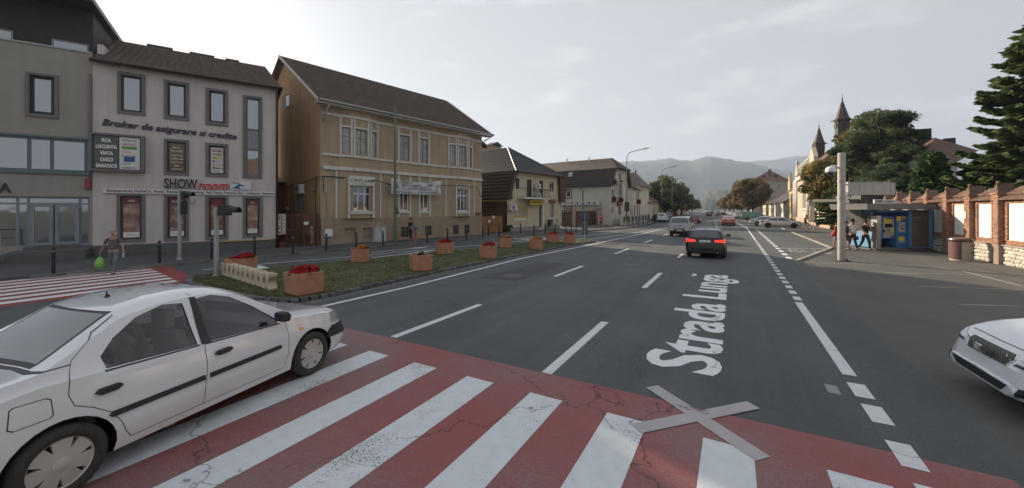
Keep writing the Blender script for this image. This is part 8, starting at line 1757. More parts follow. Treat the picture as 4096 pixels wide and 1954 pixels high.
# black estate ahead
topB = [(-2.30,.50),(-2.29,.80),(-2.24,1.00),(-2.12,1.14),(-1.88,1.38),(-1.70,1.415),(-.4,1.45),(.2,1.43),(.55,1.35),(1.20,1.0),(1.35,.96),(1.9,.86),(2.2,.70),(2.30,.5)]
belB = [(-2.3,.93),(-1.5,.97),(0,.92),(1.2,.88),(2.2,.6)]
BB = Body(4.62, 1.81, topB, belB, .2, tumble=.36, nose=.5, tail=.32)
def estate(label, x, y, hd, col, lit, plate=True, rails=True, mirrors=True, Bd=None, cat='car', zt=1.40):
    tm = m_taillit if lit else m_tail; Bd = Bd or BB; pr = [('rear_window', m_carg, [(-.66,1.03),(.66,1.03),(.54,1.34),(-.54,1.34)], (-2.5,-1.5), 'x', .004), ('tail_light', tm, [(-.90,.80),(-.42,.83),(-.42,.90),(-.52,.925),(-.90,.96)], (-2.5,-1.90), 'x', .012), ('tail_light', tm, [(.90,.80),(.42,.83),(.42,.90),(.52,.925),(.90,.96)], (-2.5,-1.90), 'x', .012),
          ('number_plate', m_plate, [(-.26,.80),(.26,.80),(.26,.91),(-.26,.91)], (-2.5,-2.0), 'x', .016), ('bumper_trim', m_trim, [(-.8,.24),(.8,.24),(.8,.40),(-.8,.40)], (-2.5,-2.0), 'x', .006), ('reflector', m_tail, [(-.76,.50),(-.52,.50),(-.52,.54),(-.76,.54)], (-2.5,-1.9), 'x', .012), ('reflector', m_tail, [(.52,.50),(.76,.50),(.76,.54),(.52,.54)], (-2.5,-1.9), 'x', .012),
          ('tailgate_gap', m_shut, [(-.62,.64),(.62,.64),(.62,.65),(-.62,.65)], (-2.5,-2.0), 'x', .002), ('windscreen', m_carg, [(-.68,1.0),(.68,1.0),(.56,1.36),(-.56,1.36)], (.4,2), 'x', .004)]
    t = car(label, 'estate_car', Bd, col, (-1.38,1.42), .33, x, y, hd, [[(-1.95,1.02),(-.32,.96),(-.34,1.36),(-1.62,1.35)], [(-.26,.955),(1.02,.92),(.62,1.22),(.30,1.34),(-.26,1.355)]], pr, ww=.22, kind='five', cat=cat)
    if mirrors: mirror(t, .85, .86, 1.0, col if lit is None else m_trim)
    if rails:
        for sd in (-1,1): q = MB(); q.tube([(-1.75,sd*.60,1.40),(-1.65,sd*.60,1.45),(.1,sd*.60,1.475),(.25,sd*.60,1.42)], .014, 6); q.build('roof_rail', m_galv, t, PM[t])
    q = MB(); q.prism([(-1.6,1.43),(-1.42,1.435),(-1.56,1.50)], -.015, .015); q.build('roof_fin', m_trim, t, PM[t])
    q = MB(); q.tube([(-2.22,-.05,1.05),(-2.10,.35,1.10)], .012, 5); q.build('wiper', m_trim, t, PM[t])
    for sy in (-.55,): q = MB(); q.tube([(-2.36,sy,.30),(-2.2,sy,.30)], .035, 10); q.build('exhaust', m_chr, t, PM[t])
    return t
estate('black estate car with lit red tail lights driving ahead in our lane', -1.22, 23.75, math.pi/2, p_black, True)
# pickup
topP = [(-2.65,.55),(-2.63,.90),(-2.60,1.12),(-2.56,1.30),(-2.35,1.70),(-2.2,1.76),(-1.2,1.80),(.2,1.80),(.55,1.72),(1.15,1.25),(1.3,1.18),(2.2,1.08),(2.5,.95),(2.65,.6)]
BP = Body(5.3, 1.85, topP, [(-2.6,1.16),(0,1.16),(1.2,1.12),(2.5,.9)], .42, tumble=.26, nose=.4, tail=.10, sharp=3)
pk = car('silver pickup with a covered bed, chrome rear bumper and blurred plate', 'pickup_truck', BP, p_silver, (-1.45,1.6), .38, -4.15, 40.0, math.pi/2, [[(-2.3,1.22),(-.55,1.20),(-.55,1.66),(-2.1,1.64)], [(-.45,1.20),(1.0,1.20),(.5,1.66),(-.45,1.68)]],
     [('rear_window', m_carg, [(-.74,1.24),(.74,1.24),(.62,1.64),(-.62,1.64)], (-2.9,-1.9), 'x', .005), ('tail_light', m_tail, [(-.94,.84),(-.74,.84),(-.74,1.16),(-.94,1.16)], (-2.9,-2.42), 'x', .012), ('tail_light', m_tail, [(.74,.84),(.94,.84),(.94,1.16),(.74,1.16)], (-2.9,-2.42), 'x', .012), ('tailgate_gap', m_shut, [(-.73,.72),(.73,.72),(.73,.735),(-.73,.735)], (-2.9,-2.4), 'x', .004), ('tailgate_gap', m_shut, [(-.73,1.19),(.73,1.19),(.73,1.205),(-.73,1.205)], (-2.9,-2.2), 'x', .004)], ww=.25, kind='five', cat='pickup', archr=.08)
b = MB(); b.box(-2.80,-2.55,-.88,-.42,.52,.66); b.build('rear_bumper', m_chr, pk, PM[pk], bevel=.03); b = MB(); b.box(-2.80,-2.55,.42,.88,.52,.66); b.build('rear_bumper', m_chr, pk, PM[pk], bevel=.03); b = MB(); b.box(-2.76,-2.5,-.43,.43,.46,.70); b.build('step_bumper', m_trim, pk, PM[pk], bevel=.02); b = MB(); b.box(-2.78,-2.765,-.26,.26,.52,.64); b.build('number_plate', m_plate, pk, PM[pk]); b = MB(); b.box(-2.68,-2.63,-.2,.2,.98,1.03); b.build('tailgate_handle', m_chr, pk, PM[pk]); mirror(pk, .7, .88, 1.25, p_silver); b = MB(); b.box(-2.3,-1.2,-.75,.75,.30,.42); b.build('spare_carrier', m_grille, pk, PM[pk])
# generic saloon for the red car, silver car and the ones farther on
topS = [(-2.30,.50),(-2.28,.82),(-2.2,1.00),(-2.1,1.04),(-1.72,1.07),(-1.62,1.10),(-.85,1.40),(-.4,1.45),(.2,1.44),(.55,1.34),(1.25,.98),(1.4,.94),(1.95,.84),(2.22,.66),(2.30,.45)]
BS = Body(4.62, 1.80, topS, [(-2.2,.92),(0,.90),(1.3,.86),(2.2,.6)], .2, tumble=.36, nose=.5, tail=.34)
def saloon(label, x, y, hd, col, lit=False, kind='five', name='saloon_car', L=1.0, group=None):
    tm = m_taillit if lit else m_tail
    t = car(label, name, BS, col, (-1.38,1.42), .33, x, y, hd, [[(-1.55,1.00),(-.32,.955),(-.34,1.345),(-.85,1.325),(-1.35,1.16)], [(-.26,.95),(1.05,.92),(.62,1.20),(.30,1.33),(-.26,1.35)]],
        [('rear_window', m_carg, [(-.64,1.08),(.64,1.08),(.52,1.36),(-.52,1.36)], (-1.9,-.6), 'x', .004), ('windscreen', m_carg, [(-.68,1.0),(.68,1.0),(.56,1.36),(-.56,1.36)], (.4,2), 'x', .004), ('tail_light', tm, [(-.90,.76),(-.52,.78),(-.52,.90),(-.90,.94)], (-2.5,-1.85), 'x', .012), ('tail_light', tm, [(.90,.76),(.52,.78),(.52,.90),(.90,.94)], (-2.5,-1.85), 'x', .012), ('number_plate', m_plate, [(-.26,.76),(.26,.76),(.26,.87),(-.26,.87)], (-2.5,-2.0), 'x', .016), ('bumper_trim', m_trim, [(-.75,.22),(.75,.22),(.75,.36),(-.75,.36)], (-2.5,-2.0), 'x', .006), ('head_light', m_head, [(-.88,.62),(-.5,.62),(-.5,.74),(-.88,.80)], (1.7,2.5), 'x', .008), ('head_light', m_head, [(.88,.62),(.5,.62),(.5,.74),(.88,.80)], (1.7,2.5), 'x', .008)], ww=.22, kind=kind, group=group); mirror(t, .9, .86, .98, col); handle(t, -.75, .885, .83, col); handle(t, .35, .885, .82, col); return t
saloon('bright red saloon car farther ahead in the right lane', -.62, 68, math.pi/2, p_red)
saloon('champagne silver saloon parked across the bus bay with dark wheels', 5.35, 62, 0, p_gold, kind='dark')
saloon('pale grey car parked across, half hidden behind the champagne saloon', 4.4, 67.5, 0, p_lgrey, name='saloon_car')
# small hatch / suv body
topH = [(-2.0,.5),(-1.99,.9),(-1.93,1.1),(-1.75,1.45),(-1.55,1.53),(-.2,1.57),(.3,1.52),(1.05,1.05),(1.2,1.0),(1.75,.88),(1.95,.7),(2.0,.45)]
BH = Body(4.0, 1.72, topH, [(-2,.95),(0,.95),(1.1,.92),(1.9,.65)], .2, tumble=.32, nose=.45, tail=.26)
topU = [(-2.3,.6),(-2.29,1.0),(-2.22,1.25),(-2.05,1.62),(-1.8,1.70),(0,1.74),(.3,1.70),(1.05,1.22),(1.2,1.15),(2.0,1.02),(2.2,.85),(2.3,.55)]
BU = Body(4.6, 1.85, topU, [(-2.3,1.08),(0,1.08),(1.1,1.05),(2.2,.8)], .28, tumble=.28, nose=.4, tail=.25)
def hatch(label, x, y, hd, col, Bd, zw, name, lit=False, lights='low'):
    z0, z1 = zw; hl = Bd.L/2; tm = m_taillit if lit else m_tail; wr = .31 if Bd is BH else .36
    lt = [[(sd*.93,z0-.30),(sd*.62,z0-.28),(sd*.62,z0-.10),(sd*.93,z0-.02)] for sd in (-1,1)]
    t = car(label, name, Bd, col, (-hl+.80,hl-.82), wr, x, y, hd, [[(-hl+.35,z0),(-.22,z0-.02),(-.22,z1),(-hl+.55,z1-.02)], [(-.16,z0-.02),(.95,z0-.03),(.40,z1-.03),(-.16,z1)]],
        [('rear_window', m_carg, [(-.62,z0+.02),(.62,z0+.02),(.52,z1-.02),(-.52,z1-.02)], (-hl-.2,-hl+.6), 'x', .005)]+[('tail_light', tm, l, (-hl-.2,-hl+.35), 'x', .012) for l in lt]+[('number_plate', m_plate, [(-.26,z0-.3),(.26,z0-.3),(.26,z0-.19),(-.26,z0-.19)], (-hl-.2,-hl+.3), 'x', .016), ('bumper_trim', m_trim, [(-.8,.24),(.8,.24),(.8,.46),(-.8,.46)], (-hl-.2,-hl+.3), 'x', .008)], ww=.21, kind='alloy', cat='car'); mirror(t, .8, .83, z0+.02, col); return t
hatch('white off-road estate parked on the left pavement edge', -11.6, 78.5, math.pi/2+.03, p_white, BU, (1.18,1.60), 'parked_car')
hatch('pale car parked just beyond the white off-road estate', -11.3+bend(86), 86, math.pi/2+.04, p_lgrey, BH, (1.08,1.44), 'parked_car')
hatch('small red hatchback with a pale roof beyond the pickup', -5.9, 76.5, math.pi/2+.02, p_dred, BH, (1.06,1.44), 'hatchback_car')
hatch('dark red people carrier far ahead in the left lane', -3.3+bend(150), 152, math.pi/2+.04, p_dred, BU, (1.18,1.60), 'hatchback_car')
hatch('dark grey car far ahead in the middle lane', -.3+bend(166), 167, math.pi/2+.04, p_grey, BH, (1.06,1.44), 'hatchback_car')
saloon('black saloon far ahead in the right lane', 2.0+bend(188), 189, math.pi/2+.04, p_black)
# vans
topV = [(-2.4,.5),(-2.39,1.2),(-2.36,1.75),(-2.25,1.88),(-1.9,1.92),(1.0,1.92),(1.25,1.84),(1.85,1.25),(2.0,1.15),(2.3,.95),(2.4,.5)]
BV = Body(4.8, 1.86, topV, [(-2.4,1.18),(1.4,1.18),(2.3,.8)], .3, tumble=.14, nose=.35, tail=.08, sharp=3)
car('dark green panel van parked across behind the silver car', 'delivery_van', BV, p_green, (-1.35,1.45), .33, 3.9, 100, 0, [[(.35,1.22),(1.55,1.22),(1.15,1.72),(.35,1.74)]], [('tail_light', m_amb, [(-.94,1.0),(-.80,1.0),(-.80,1.25),(-.94,1.25)], (-2.6,-2.2), 'x', .01), ('side_line', m_shut, [(-2.2,.9),(2.0,.9),(2.0,.92),(-2.2,.92)], (-.95,-.3), 'y', .003), ('door_gap', m_shut, [(.25,.35),(.27,.35),(.27,1.8),(.25,1.8)], (-.95,-.3), 'y', .003)], ww=.2, kind='dark', cat='van')
topT = [(-2.7,.5),(-2.69,1.6),(-2.66,2.35),(-2.6,2.45),(-2.2,2.5),(.9,2.5),(1.3,2.4),(2.0,1.45),(2.1,1.35),(2.6,1.05),(2.7,.5)]
BT = Body(5.4, 2.0, topT, [(-2.7,1.4),(1.4,1.4),(2.6,.9)], .35, tumble=.10, nose=.35, tail=.06, sharp=3)
for x, y, c, lb in ((-13.6+bend(134), 128, p_white, 'white high panel van parked on the left under the green trees'), (-12.9+bend(146), 137, p_red, 'red high-roofed van parked beyond the white van')):
    car(lb, 'delivery_van', BT, c, (-1.7,1.75), .35, x, y, math.pi/2+.05, [[(.6,1.45),(1.7,1.45),(1.2,2.1),(.6,2.15)]], [('tail_light', m_tail, [(sd*.98,.9),(sd*.86,.9),(sd*.86,1.3),(sd*.98,1.3)], (-2.9,-2.5), 'x', .01) for sd in (-1,1)]+[('door_gap', m_shut, [(-.01,.45),(.01,.45),(.01,2.35),(-.01,2.35)], (-2.9,-2.4), 'x', .004), ('rear_window', m_carg, [(-.75,1.55),(-.15,1.55),(-.15,2.05),(-.75,2.05)], (-2.9,-2.4), 'x', .004)], ww=.2, kind='alloy', cat='van')
# rows of far parked and driving cars (a few pixels each): one small body, copied
pc = {}
cols_ = [p_white, p_lgrey, p_silver, p_white, p_grey, p_dred, p_gold, p_black]
def far_car(x, y, hd, ci, label, group):
    if ci not in pc:
        me = BH.mesh('body', cols_[ci]); me2 = boolean(BH.mesh('glass', m_carg, .006), [pris([(-1.75,1.06),(1.0,1.03),(.3,1.46),(-1.6,1.46)], -1, 1, 'y', m_carg)], 'INTERSECT'); pc[ci] = (me, me2)
    t = thing('parked_car', label, 'car', (x, y, 0.01), hd, group); put('body', pc[ci][0], t); put('window', pc[ci][1], t)
    q = MB()
    for wx in (-1.2,1.2):
        for sd in (-1,1): put('wheel', farwh, t).location = (wx, sd*.72, .31)
b_ = MB(); b_.lathe([(0,-.1),(.31,-.1),(.31,.1),(0,.1)], 14, axis='y'); farwh = mesh_of('wheel', b_.v, b_.f, m_rubber)
cn = ['white','light grey','silver','white','dark grey','dark red','champagne','black']
for i in range(16):
    y = 128+i*6.4; ci = [0,1,3,2,0,4,1,0,6,0,2,5,0,1,7,0][i]; far_car(4.3+bend(y)+.4*(y > 150), y, math.pi/2+.05+math.pi, ci, '%s parked car under the brown chestnuts, number %s of the row' % (cn[ci], ['one','two','three','four','five','six','seven','eight','nine','ten','eleven','twelve','thirteen','fourteen','fifteen','sixteen'][i]), 'cars parked under the brown chestnuts')
for i in range(6):
    y = 96+i*8; ci = [1,0,5,2,0,4][i]; y += 52; far_car(-10.6+bend(y), y, math.pi/2+.05, ci, '%s parked car, %s in the row under the green trees on the left' % (cn[ci], ['first','second','third','fourth','fifth','last'][i]), 'cars parked under the green trees')
for i, (dx, y, ci) in enumerate(((-5.4,215,0),(-5.6,245,1),(-2.2,235,7),(.8,262,5),(-5.6,290,0))): far_car(dx+bend(y), y, math.pi/2+.05, ci, '%s car driving far away on the street, %s of the distant traffic' % (cn[ci], ['nearest','second','third','fourth','farthest'][i]), 'distant traffic')
# white car cut by the right edge
topE = [(-2.1,.5),(-2.08,.9),(-2.0,1.1),(-1.7,1.38),(-1.4,1.44),(-.2,1.46),(.3,1.42),(1.05,1.03),(1.2,.985),(1.6,.90),(1.88,.80),(2.0,.70),(2.07,.56),(2.1,.40)]
BE = Body(4.26, 1.80, topE, [(-2,.95),(0,.92),(1.1,.88),(1.7,.76),(2.0,.60),(2.1,.42)], .17, tumble=.34, nose=.75, tail=.3, sharp=2.2)
gr_ = [(-.38,.565),(.38,.565),(.46,.66),(.42,.715),(-.42,.715),(-.46,.66)]
pe = [('grille_frame', m_chr, [(a*1.05, .635+(c-.635)*1.14) for a, c in gr_], (1.5,2.4), 'x', .006), ('grille', m_grille, gr_, (1.5,2.4), 'x', .010), ('lower_intake', m_grille, [(-.48,.29),(.48,.29),(.60,.39),(-.60,.39)], (1.5,2.4), 'x', .008), ('windscreen', m_carg, [(-.68,1.03),(.68,1.03),(.56,1.38),(-.56,1.38)], (.4,1.5), 'x', .004), ('bonnet_gap', m_shut, [(-.60,.765),(.60,.765),(.60,.772),(-.60,.772)], (1.6,2.3), 'x', .002)]
for sd in (-1,1): pe += [('head_light', m_head, [(sd*.50,.60),(sd*.88,.62),(sd*.90,.76),(sd*.72,.77),(sd*.54,.68)], (1.2,2.3), 'x', .008), ('head_light_inner', m_grille, [(sd*.52,.605),(sd*.86,.625),(sd*.86,.65),(sd*.55,.635)], (1.2,2.3), 'x', .011), ('side_intake', m_grille, [(sd*.70,.30),(sd*.84,.32),(sd*.80,.41),(sd*.72,.40)], (1.2,2.3), 'x', .008)]
se = car('white hatchback nosing in at the right edge with a dark honeycomb grille', 'hatchback_car', BE, p_white, (-1.28,1.30), .33, 2.78+2.1, 7.45, math.pi+.03, [[(-1.55,1.0),(-.25,.97),(-.25,1.36),(-1.3,1.33)],[(-.2,.96),(.95,.95),(.3,1.33),(-.2,1.36)]], pe, ww=.22, kind='five')
b = MB(); b.box(2.10,2.135,-.07,.07,.60,.70); b.build('badge', m_chr, se, PM[se], bevel=.02)
b = MB()
for k in range(9):
    for j in range(3): a = -.40+.1*k+(.05 if j % 2 else 0); b.box(2.09-abs(a)*.13,2.10-abs(a)*.13,a-.004,a+.004,.56+.055*j,.60+.055*j)
o = b.build('grille_mesh', m_chr, se, PM[se]); o['kind'] = 'stuff'; mirror(se, .8, .86, .98, p_white)
# ------------------------------------------------------------------ people
m_skin = mat('skin', (.36,.20,.13), .6); m_hair = mat('dark_hair', (.02,.015,.012), .8)
def skinned(name, pts, edges, rad, m, parent, M, root=0, sub=2):
    me = bpy.data.meshes.new(name); me.from_pydata([tuple(p) for p in pts], edges, []); ob = bpy.data.objects.new(name, me); me.materials.append(m)
    md = ob.modifiers.new('s', 'SKIN'); md.use_smooth_shade = True
    TMP.collection.objects.link(ob)
    if not me.skin_vertices: 
        bm = bmesh.new(); bm.from_mesh(me); bm.verts.layers.skin.verify(); bm.to_mesh(me); bm.free()
    sv = me.skin_vertices[0].data
    for i, r in enumerate(rad): sv[i].radius = r if isinstance(r, tuple) else (r, r); sv[i].use_root = (i == root)
    TMP.collection.objects.unlink(ob); s = ob.modifiers.new('u', 'SUBSURF'); s.levels = sub; s.render_levels = sub
    r = evalmesh(ob); bpy.data.objects.remove(ob)
    for v in r.vertices: v.co = (PM[parent].inverted() @ M) @ v.co
    r.polygons.foreach_set('use_smooth', [True]*len(r.polygons)); r.materials.clear(); r.materials.append(m)
    return put(name, r, parent)
def person(label, loc, face, h, legL=(0,0), legR=(0,0), armL=(0,0,.1), armR=(0,0,.1), shirt=(.1,.1,.1), trousers=(.05,.05,.06), shorts=False, sleeve=.5, hair=(.02,.015,.012), hat=None, shoes=(.02,.02,.02), lean=0.0, seat=False, turn=0.0, skirt=False, wide=1.0, cat='person'):
    """local frame faces -y; leg = (hip swing forward, knee bend); arm = (swing forward, elbow bend, spread) in radians"""
    t = thing('person', label, cat, loc, face); k = h/1.75; M = PM[t] @ Matrix.Scale(k, 4)
    def rot(p, a): return Vector((p[0], p[1]*math.cos(a)-p[2]*math.sin(a), p[1]*math.sin(a)+p[2]*math.cos(a)))
    hipz = .93; P_ = {}; P_['pel'] = Vector((0,0,hipz)); up = lambda z: Vector((0, -math.sin(lean)*(z-hipz), hipz+math.cos(lean)*(z-hipz)))
    P_['waist'] = up(1.08); P_['chest'] = up(1.30); P_['neck'] = up(1.47); P_['headb'] = up(1.55)+Vector((0,-.01,0)); P_['head'] = up(1.64)+Vector((0,-.02,0)); P_['top'] = up(1.73)+Vector((0,-.01,0))
    for s, nm, lg in ((-1,'R',legR),(1,'L',legL)):
        hp = Vector((s*.10,0,hipz-.04)); kn = hp+Vector((s*.01, -math.sin(lg[0])*.43, -math.cos(lg[0])*.43)); sa = lg[0]-lg[1]; an = kn+Vector((0,-math.sin(sa)*.42,-math.cos(sa)*.42)); tl = sa*.6; P_['hip'+nm], P_['knee'+nm], P_['ank'+nm], P_['toe'+nm] = hp, kn, an, an+Vector((s*.02,-.17*math.cos(tl),-.05-.17*math.sin(-tl)*.6))
    lo = min(P_['ankL'].z, P_['ankR'].z)-.075
    for q in P_: P_[q] = P_[q]-Vector((0,0,lo if not seat else 0))
    hf = []
    for s, nm, ar in ((-1,'R',armR),(1,'L',armL)):
        sh = P_['neck']+Vector((s*.185*wide,0,-.055)); el = sh+Vector((s*math.sin(ar[2])*.28, -math.sin(ar[0])*.28, -math.cos(ar[0])*math.cos(ar[2])*.28)); fa = ar[0]+ar[1]; inn = .25 if ar[1] > .8 else 0
        wr = el+Vector((s*(math.sin(ar[2])*.8-inn)*.25, -math.sin(fa)*.25, -math.cos(fa)*.25)); d = (wr-el).normalized(); P_['sh'+nm], P_['el'+nm], P_['wr'+nm] = sh, el, wr; P_['hand'+nm] = wr+d*.08; hf.append((nm, wr, d, s))
    names = list(P_); idx = {n: i for i, n in enumerate(names)}; pts = [P_[n] for n in names]
    RD_ = dict(pel=(.15,.11), waist=(.135,.10), chest=(.155,.11), neck=.058, headb=(.062,.07), head=(.078,.095), top=(.055,.07))
    for s in 'LR': RD_.update({'hip'+s:.088,'knee'+s:.056,'ank'+s:.038,'toe'+s:(.036,.028),'sh'+s:.052,'el'+s:.040,'wr'+s:.026,'hand'+s:(.036,.018)})
    E = [('pel','waist'),('waist','chest'),('chest','neck'),('neck','headb'),('headb','head'),('head','top')]
    for s in 'LR': E += [('pel','hip'+s),('hip'+s,'knee'+s),('knee'+s,'ank'+s),('ank'+s,'toe'+s),('neck','sh'+s),('sh'+s,'el'+s),('el'+s,'wr'+s),('wr'+s,'hand'+s)]
    ed = [(idx[a], idx[b_]) for a, b_ in E]; rad = [RD_[n] for n in names]
    for nm, wr, d, s in hf:                                        # five fingers
        sd = d.cross(Vector((0,1,0))); sd = sd.normalized() if sd.length > .2 else Vector((0,0,1)); base = idx['hand'+nm]
        for j, (o, ln) in enumerate(((-.027,.062),(-.009,.07),(.009,.066),(.027,.05))):
            p1 = wr+d*.115+Vector((0,o,0)); p2 = p1+d*ln*.6+Vector((-s*.012,0,0)); pts += [p1, p2]; n = len(pts); ed += [(base, n-2), (n-2, n-1)]; rad += [.009,.008]
        p1 = wr+d*.06+Vector((0,-.045,0)); p2 = p1+d*.04+Vector((0,-.012,0)); pts += [p1, p2]; n = len(pts); ed += [(base, n-2), (n-2, n-1)]; rad += [.011,.009]
    skinned('body', pts, ed, rad, m_skin, t, M, idx['pel'], 2)
    sm = mat('cloth_%02d%02d%02d' % tuple(int(c*99) for c in shirt), shirt, .9, var=.12, scale=9); tm = mat('cloth_%02d%02d%02d' % tuple(int(c*99) for c in trousers), trousers, .9, var=.12, scale=9)
    def lerp(a, b_, f): return P_[a]+(P_[b_]-P_[a])*f
    sp = [P_['pel']+Vector((0,0,.0)), P_['waist'], P_['chest'], P_['neck']-Vector((0,0,.03))]; sr = [(.168,.128),(.155*wide,.122),(.178*wide,.13),.075]; se = [(0,1),(1,2),(2,3)]
    for s in 'LR':
        n = len(sp)
        if sleeve > .8: sp += [P_['sh'+s], P_['el'+s], lerp('el'+s,'wr'+s,.85)]; sr += [.066,.054,.042]; se += [(3,n),(n,n+1),(n+1,n+2)]
        else: sp += [P_['sh'+s], lerp('sh'+s,'el'+s,.8)]; sr += [.068,.062]; se += [(3,n),(n,n+1)]
    skinned('shirt', sp, se, sr, sm, t, M, 0)
    tp = [P_['pel']+Vector((0,0,.05)), P_['pel']-Vector((0,0,.03))]; tr = [(.160,.120),(.155,.122)]; te = [(0,1)]
    for s in 'LR':
        n = len(tp); tp += [P_['hip'+s], lerp('hip'+s,'knee'+s,.9)]; tr += [.10,.078]; te += [(1,n),(n,n+1)]
        if not shorts: tp += [P_['knee'+s], lerp('knee'+s,'ank'+s,.5), P_['ank'+s]+Vector((0,0,.02))]; tr += [.072,.062,.056]; te += [(n+1,n+2),(n+2,n+3),(n+3,n+4)]
    skinned('trousers', tp, te, tr, tm, t, M, 0)
    for s in 'LR':
        a, b_ = P_['ank'+s], P_['toe'+s]; skinned('shoe', [a+Vector((0,.03,-.04)), a+Vector((0,-.05,-.042)), b_], [(0,1),(1,2)], [(.042,.036),(.046,.036),(.040,.026)], mat('shoe_%02d' % int(shoes[0]*99), shoes, .6), t, M, 0, 1)
    hm = mat('hair_%02d%02d' % (int(hair[0]*99), int((hat or (0,))[0]*99)), hat or hair, .9)
    hd = P_['head']; skinned('hat' if hat else 'hair', [hd+Vector((0,.035,-.02)), hd+Vector((0,.02,.055)), P_['top']+Vector((0,.0,.0))], [(0,1),(1,2)], [(.076,.07),(.086,.088),(.06,.064)], hm, t, M, 1, 1)
    b = MB(); H0 = hd+Vector((0,-.095,0)); b.lathe([(0,-.035),(.014,-.03),(.016,.0),(.006,.03)], 8, (0, H0.y+.002, H0.z-.005)); b.build('nose', m_skin, t, M, smooth=True)
    for s in (-1,1): b = MB(); b.box(s*.032-.012,s*.032+.012,H0.y+.004,H0.y+.02,H0.z+.018,H0.z+.028); b.build('eye', m_dark, t, M); b = MB(); b.lathe([(.0,-.03),(.02,-.02),(.022,.01),(.008,.03)], 8, (s*.08, hd.y+.01, hd.z-.005)); b.build('ear', m_skin, t, M, smooth=True)
    b = MB(); b.box(-.025,.025,H0.y+.008,H0.y+.02,H0.z-.062,H0.z-.054); b.build('mouth', mat('lips', (.22,.08,.06), .6), t, M)
    return t, P_, M, k
def bag(label, p, m, s=(.16,.12,.22), name='shopping_bag', cat='bag'):
    t = thing(name, label, cat, p); V = []; b = MB(); b.lathe([(.0,-s[2]),(s[0]*.8,-s[2]*.95),(s[0],-s[2]*.5),(s[0]*.85,0),(s[0]*.4,s[2]*.45),(.02,s[2]*.6)], 14); b.v = [(x+.02*math.sin(9*z+x*8), y*s[1]/s[0], z+.02*math.cos(12*x)) for x, y, z in b.v]; b.build('sack', m, t, PM[t], smooth=True); b = MB(); b.tube([(-.04,0,s[2]*.5),(-.02,0,s[2]*.95),(.03,0,s[2]*.95),(.04,0,s[2]*.5)], .008, 5); b.build('handle', m, t, PM[t]); return t
FACE = TH                                                          # local -y towards the camera
g = G(455, 1095, .01); w_, P_, M, k = person('woman in a white cap and grey top crossing with a green bag', (g.x, g.y, .01), FACE+.35, 1.62, legL=(.35,.15), legR=(-.25,.35), armL=(.35,.25,.45), armR=(-.1,.15,.45), shirt=(.10,.10,.11), trousers=(.13,.15,.18), hat=(.45,.43,.40), shoes=(.2,.12,.05), wide=1.1)
q = M @ P_['handR']; bag('full lime green plastic bag hanging from the woman\'s right hand', (q.x, q.y, q.z-.30), mat('lime_plastic', (.18,.42,.07), .4), (.2,.15,.26))
q = M @ P_['handL']; t = thing('bottle', 'small clear bottle in the crossing woman\'s left hand', 'bottle', (q.x, q.y, q.z-.12)); b = MB(); b.lathe([(0,-.1),(.03,-.1),(.03,.06),(.012,.1),(.012,.13),(0,.13)], 10); b.build('bottle_body', mat('pale_plastic', (.45,.5,.5), .2), t, PM[t], smooth=True)
g = GP('l', 440, 962, .12); person('man in a dark maroon shirt standing by the blue hydrant', (g.x, g.y, .12), FACE-.5, 1.62, legL=(.12,.05), legR=(-.08,.02), armL=(.2,.9,.1), armR=(.2,1.2,.1), shirt=(.07,.02,.03), trousers=(.03,.03,.035), hair=(.05,.04,.035))
g = GP('n', 475, 1080, .12); person('man in a red shirt and black shorts walking away along the left pavement', (g.x, g.y, .12), FACE+math.pi-.1, 1.60, legL=(.2,.05), legR=(-.15,.3), armL=(-.1,.4,.35), armR=(.2,.5,.3), shirt=(.38,.03,.035), trousers=(.02,.02,.022), shorts=True)
g = G(3410, 1001); w_, P_, M, k = person('man in a white short-sleeved shirt and dark trousers walking away by the pole', (g.x, g.y, 0), FACE+math.pi+.2, 1.80, legL=(.18,.03), legR=(-.15,.2), armL=(.1,.2,.12), armR=(-.05,.25,.15), shirt=(.62,.60,.62), trousers=(.018,.02,.03), wide=1.12)
q = M @ P_['handR']; t = thing('handbag', 'small black bag hanging at the side of the man in white', 'bag', (q.x, q.y, q.z-.12)); b = MB(); b.box(-.14,.14,-.05,.05,-.14,.08); b.build('bag_body', m_black, t, PM[t], bevel=.03)
g = G(3462, 1000); person('man in a navy printed t-shirt walking towards the camera beside the kiosk', (g.x, g.y, 0), FACE+.15, 1.76, legL=(.28,.1), legR=(-.2,.35), armL=(.25,1.0,.1), armR=(.05,.9,.25), shirt=(.015,.018,.03), trousers=(.02,.035,.035))
gg = (g.x, g.y); g = G(3427, 990); person('man in dark shorts and navy top walking away behind the man in white', (g.x, g.y, 0), FACE+math.pi-.5, 1.74, legL=(.3,.1), legR=(-.25,.25), armL=(.3,.5,.1), armR=(-.1,.3,.2), shirt=(.02,.022,.035), trousers=(.04,.04,.045), shorts=True)
g = G(3348, 993); person('person in red and dark red top with shorts, left of the grey pole', (g.x, g.y, 0), FACE+math.pi+.3, 1.60, legL=(.2,.05), legR=(-.2,.3), armL=(0,.2,.1), armR=(.1,.3,.2), shirt=(.30,.05,.06), trousers=(.28,.30,.36), shorts=True)
q = G(3336, 993); bag('bright red bag carried on the outer side, left of the pole', (q.x, q.y, .95), mat('bright_red_fabric', (.5,.02,.03), .6), (.12,.1,.22))
g = G(3383, 1001); person('dark dressed person half hidden by the grey pole', (g.x, g.y, 0), FACE+math.pi, 1.70, legL=(.1,.05), legR=(-.1,.2), armL=(0,.2,.1), armR=(.1,.3,.12), shirt=(.03,.025,.025), trousers=(.06,.045,.035), shorts=True)
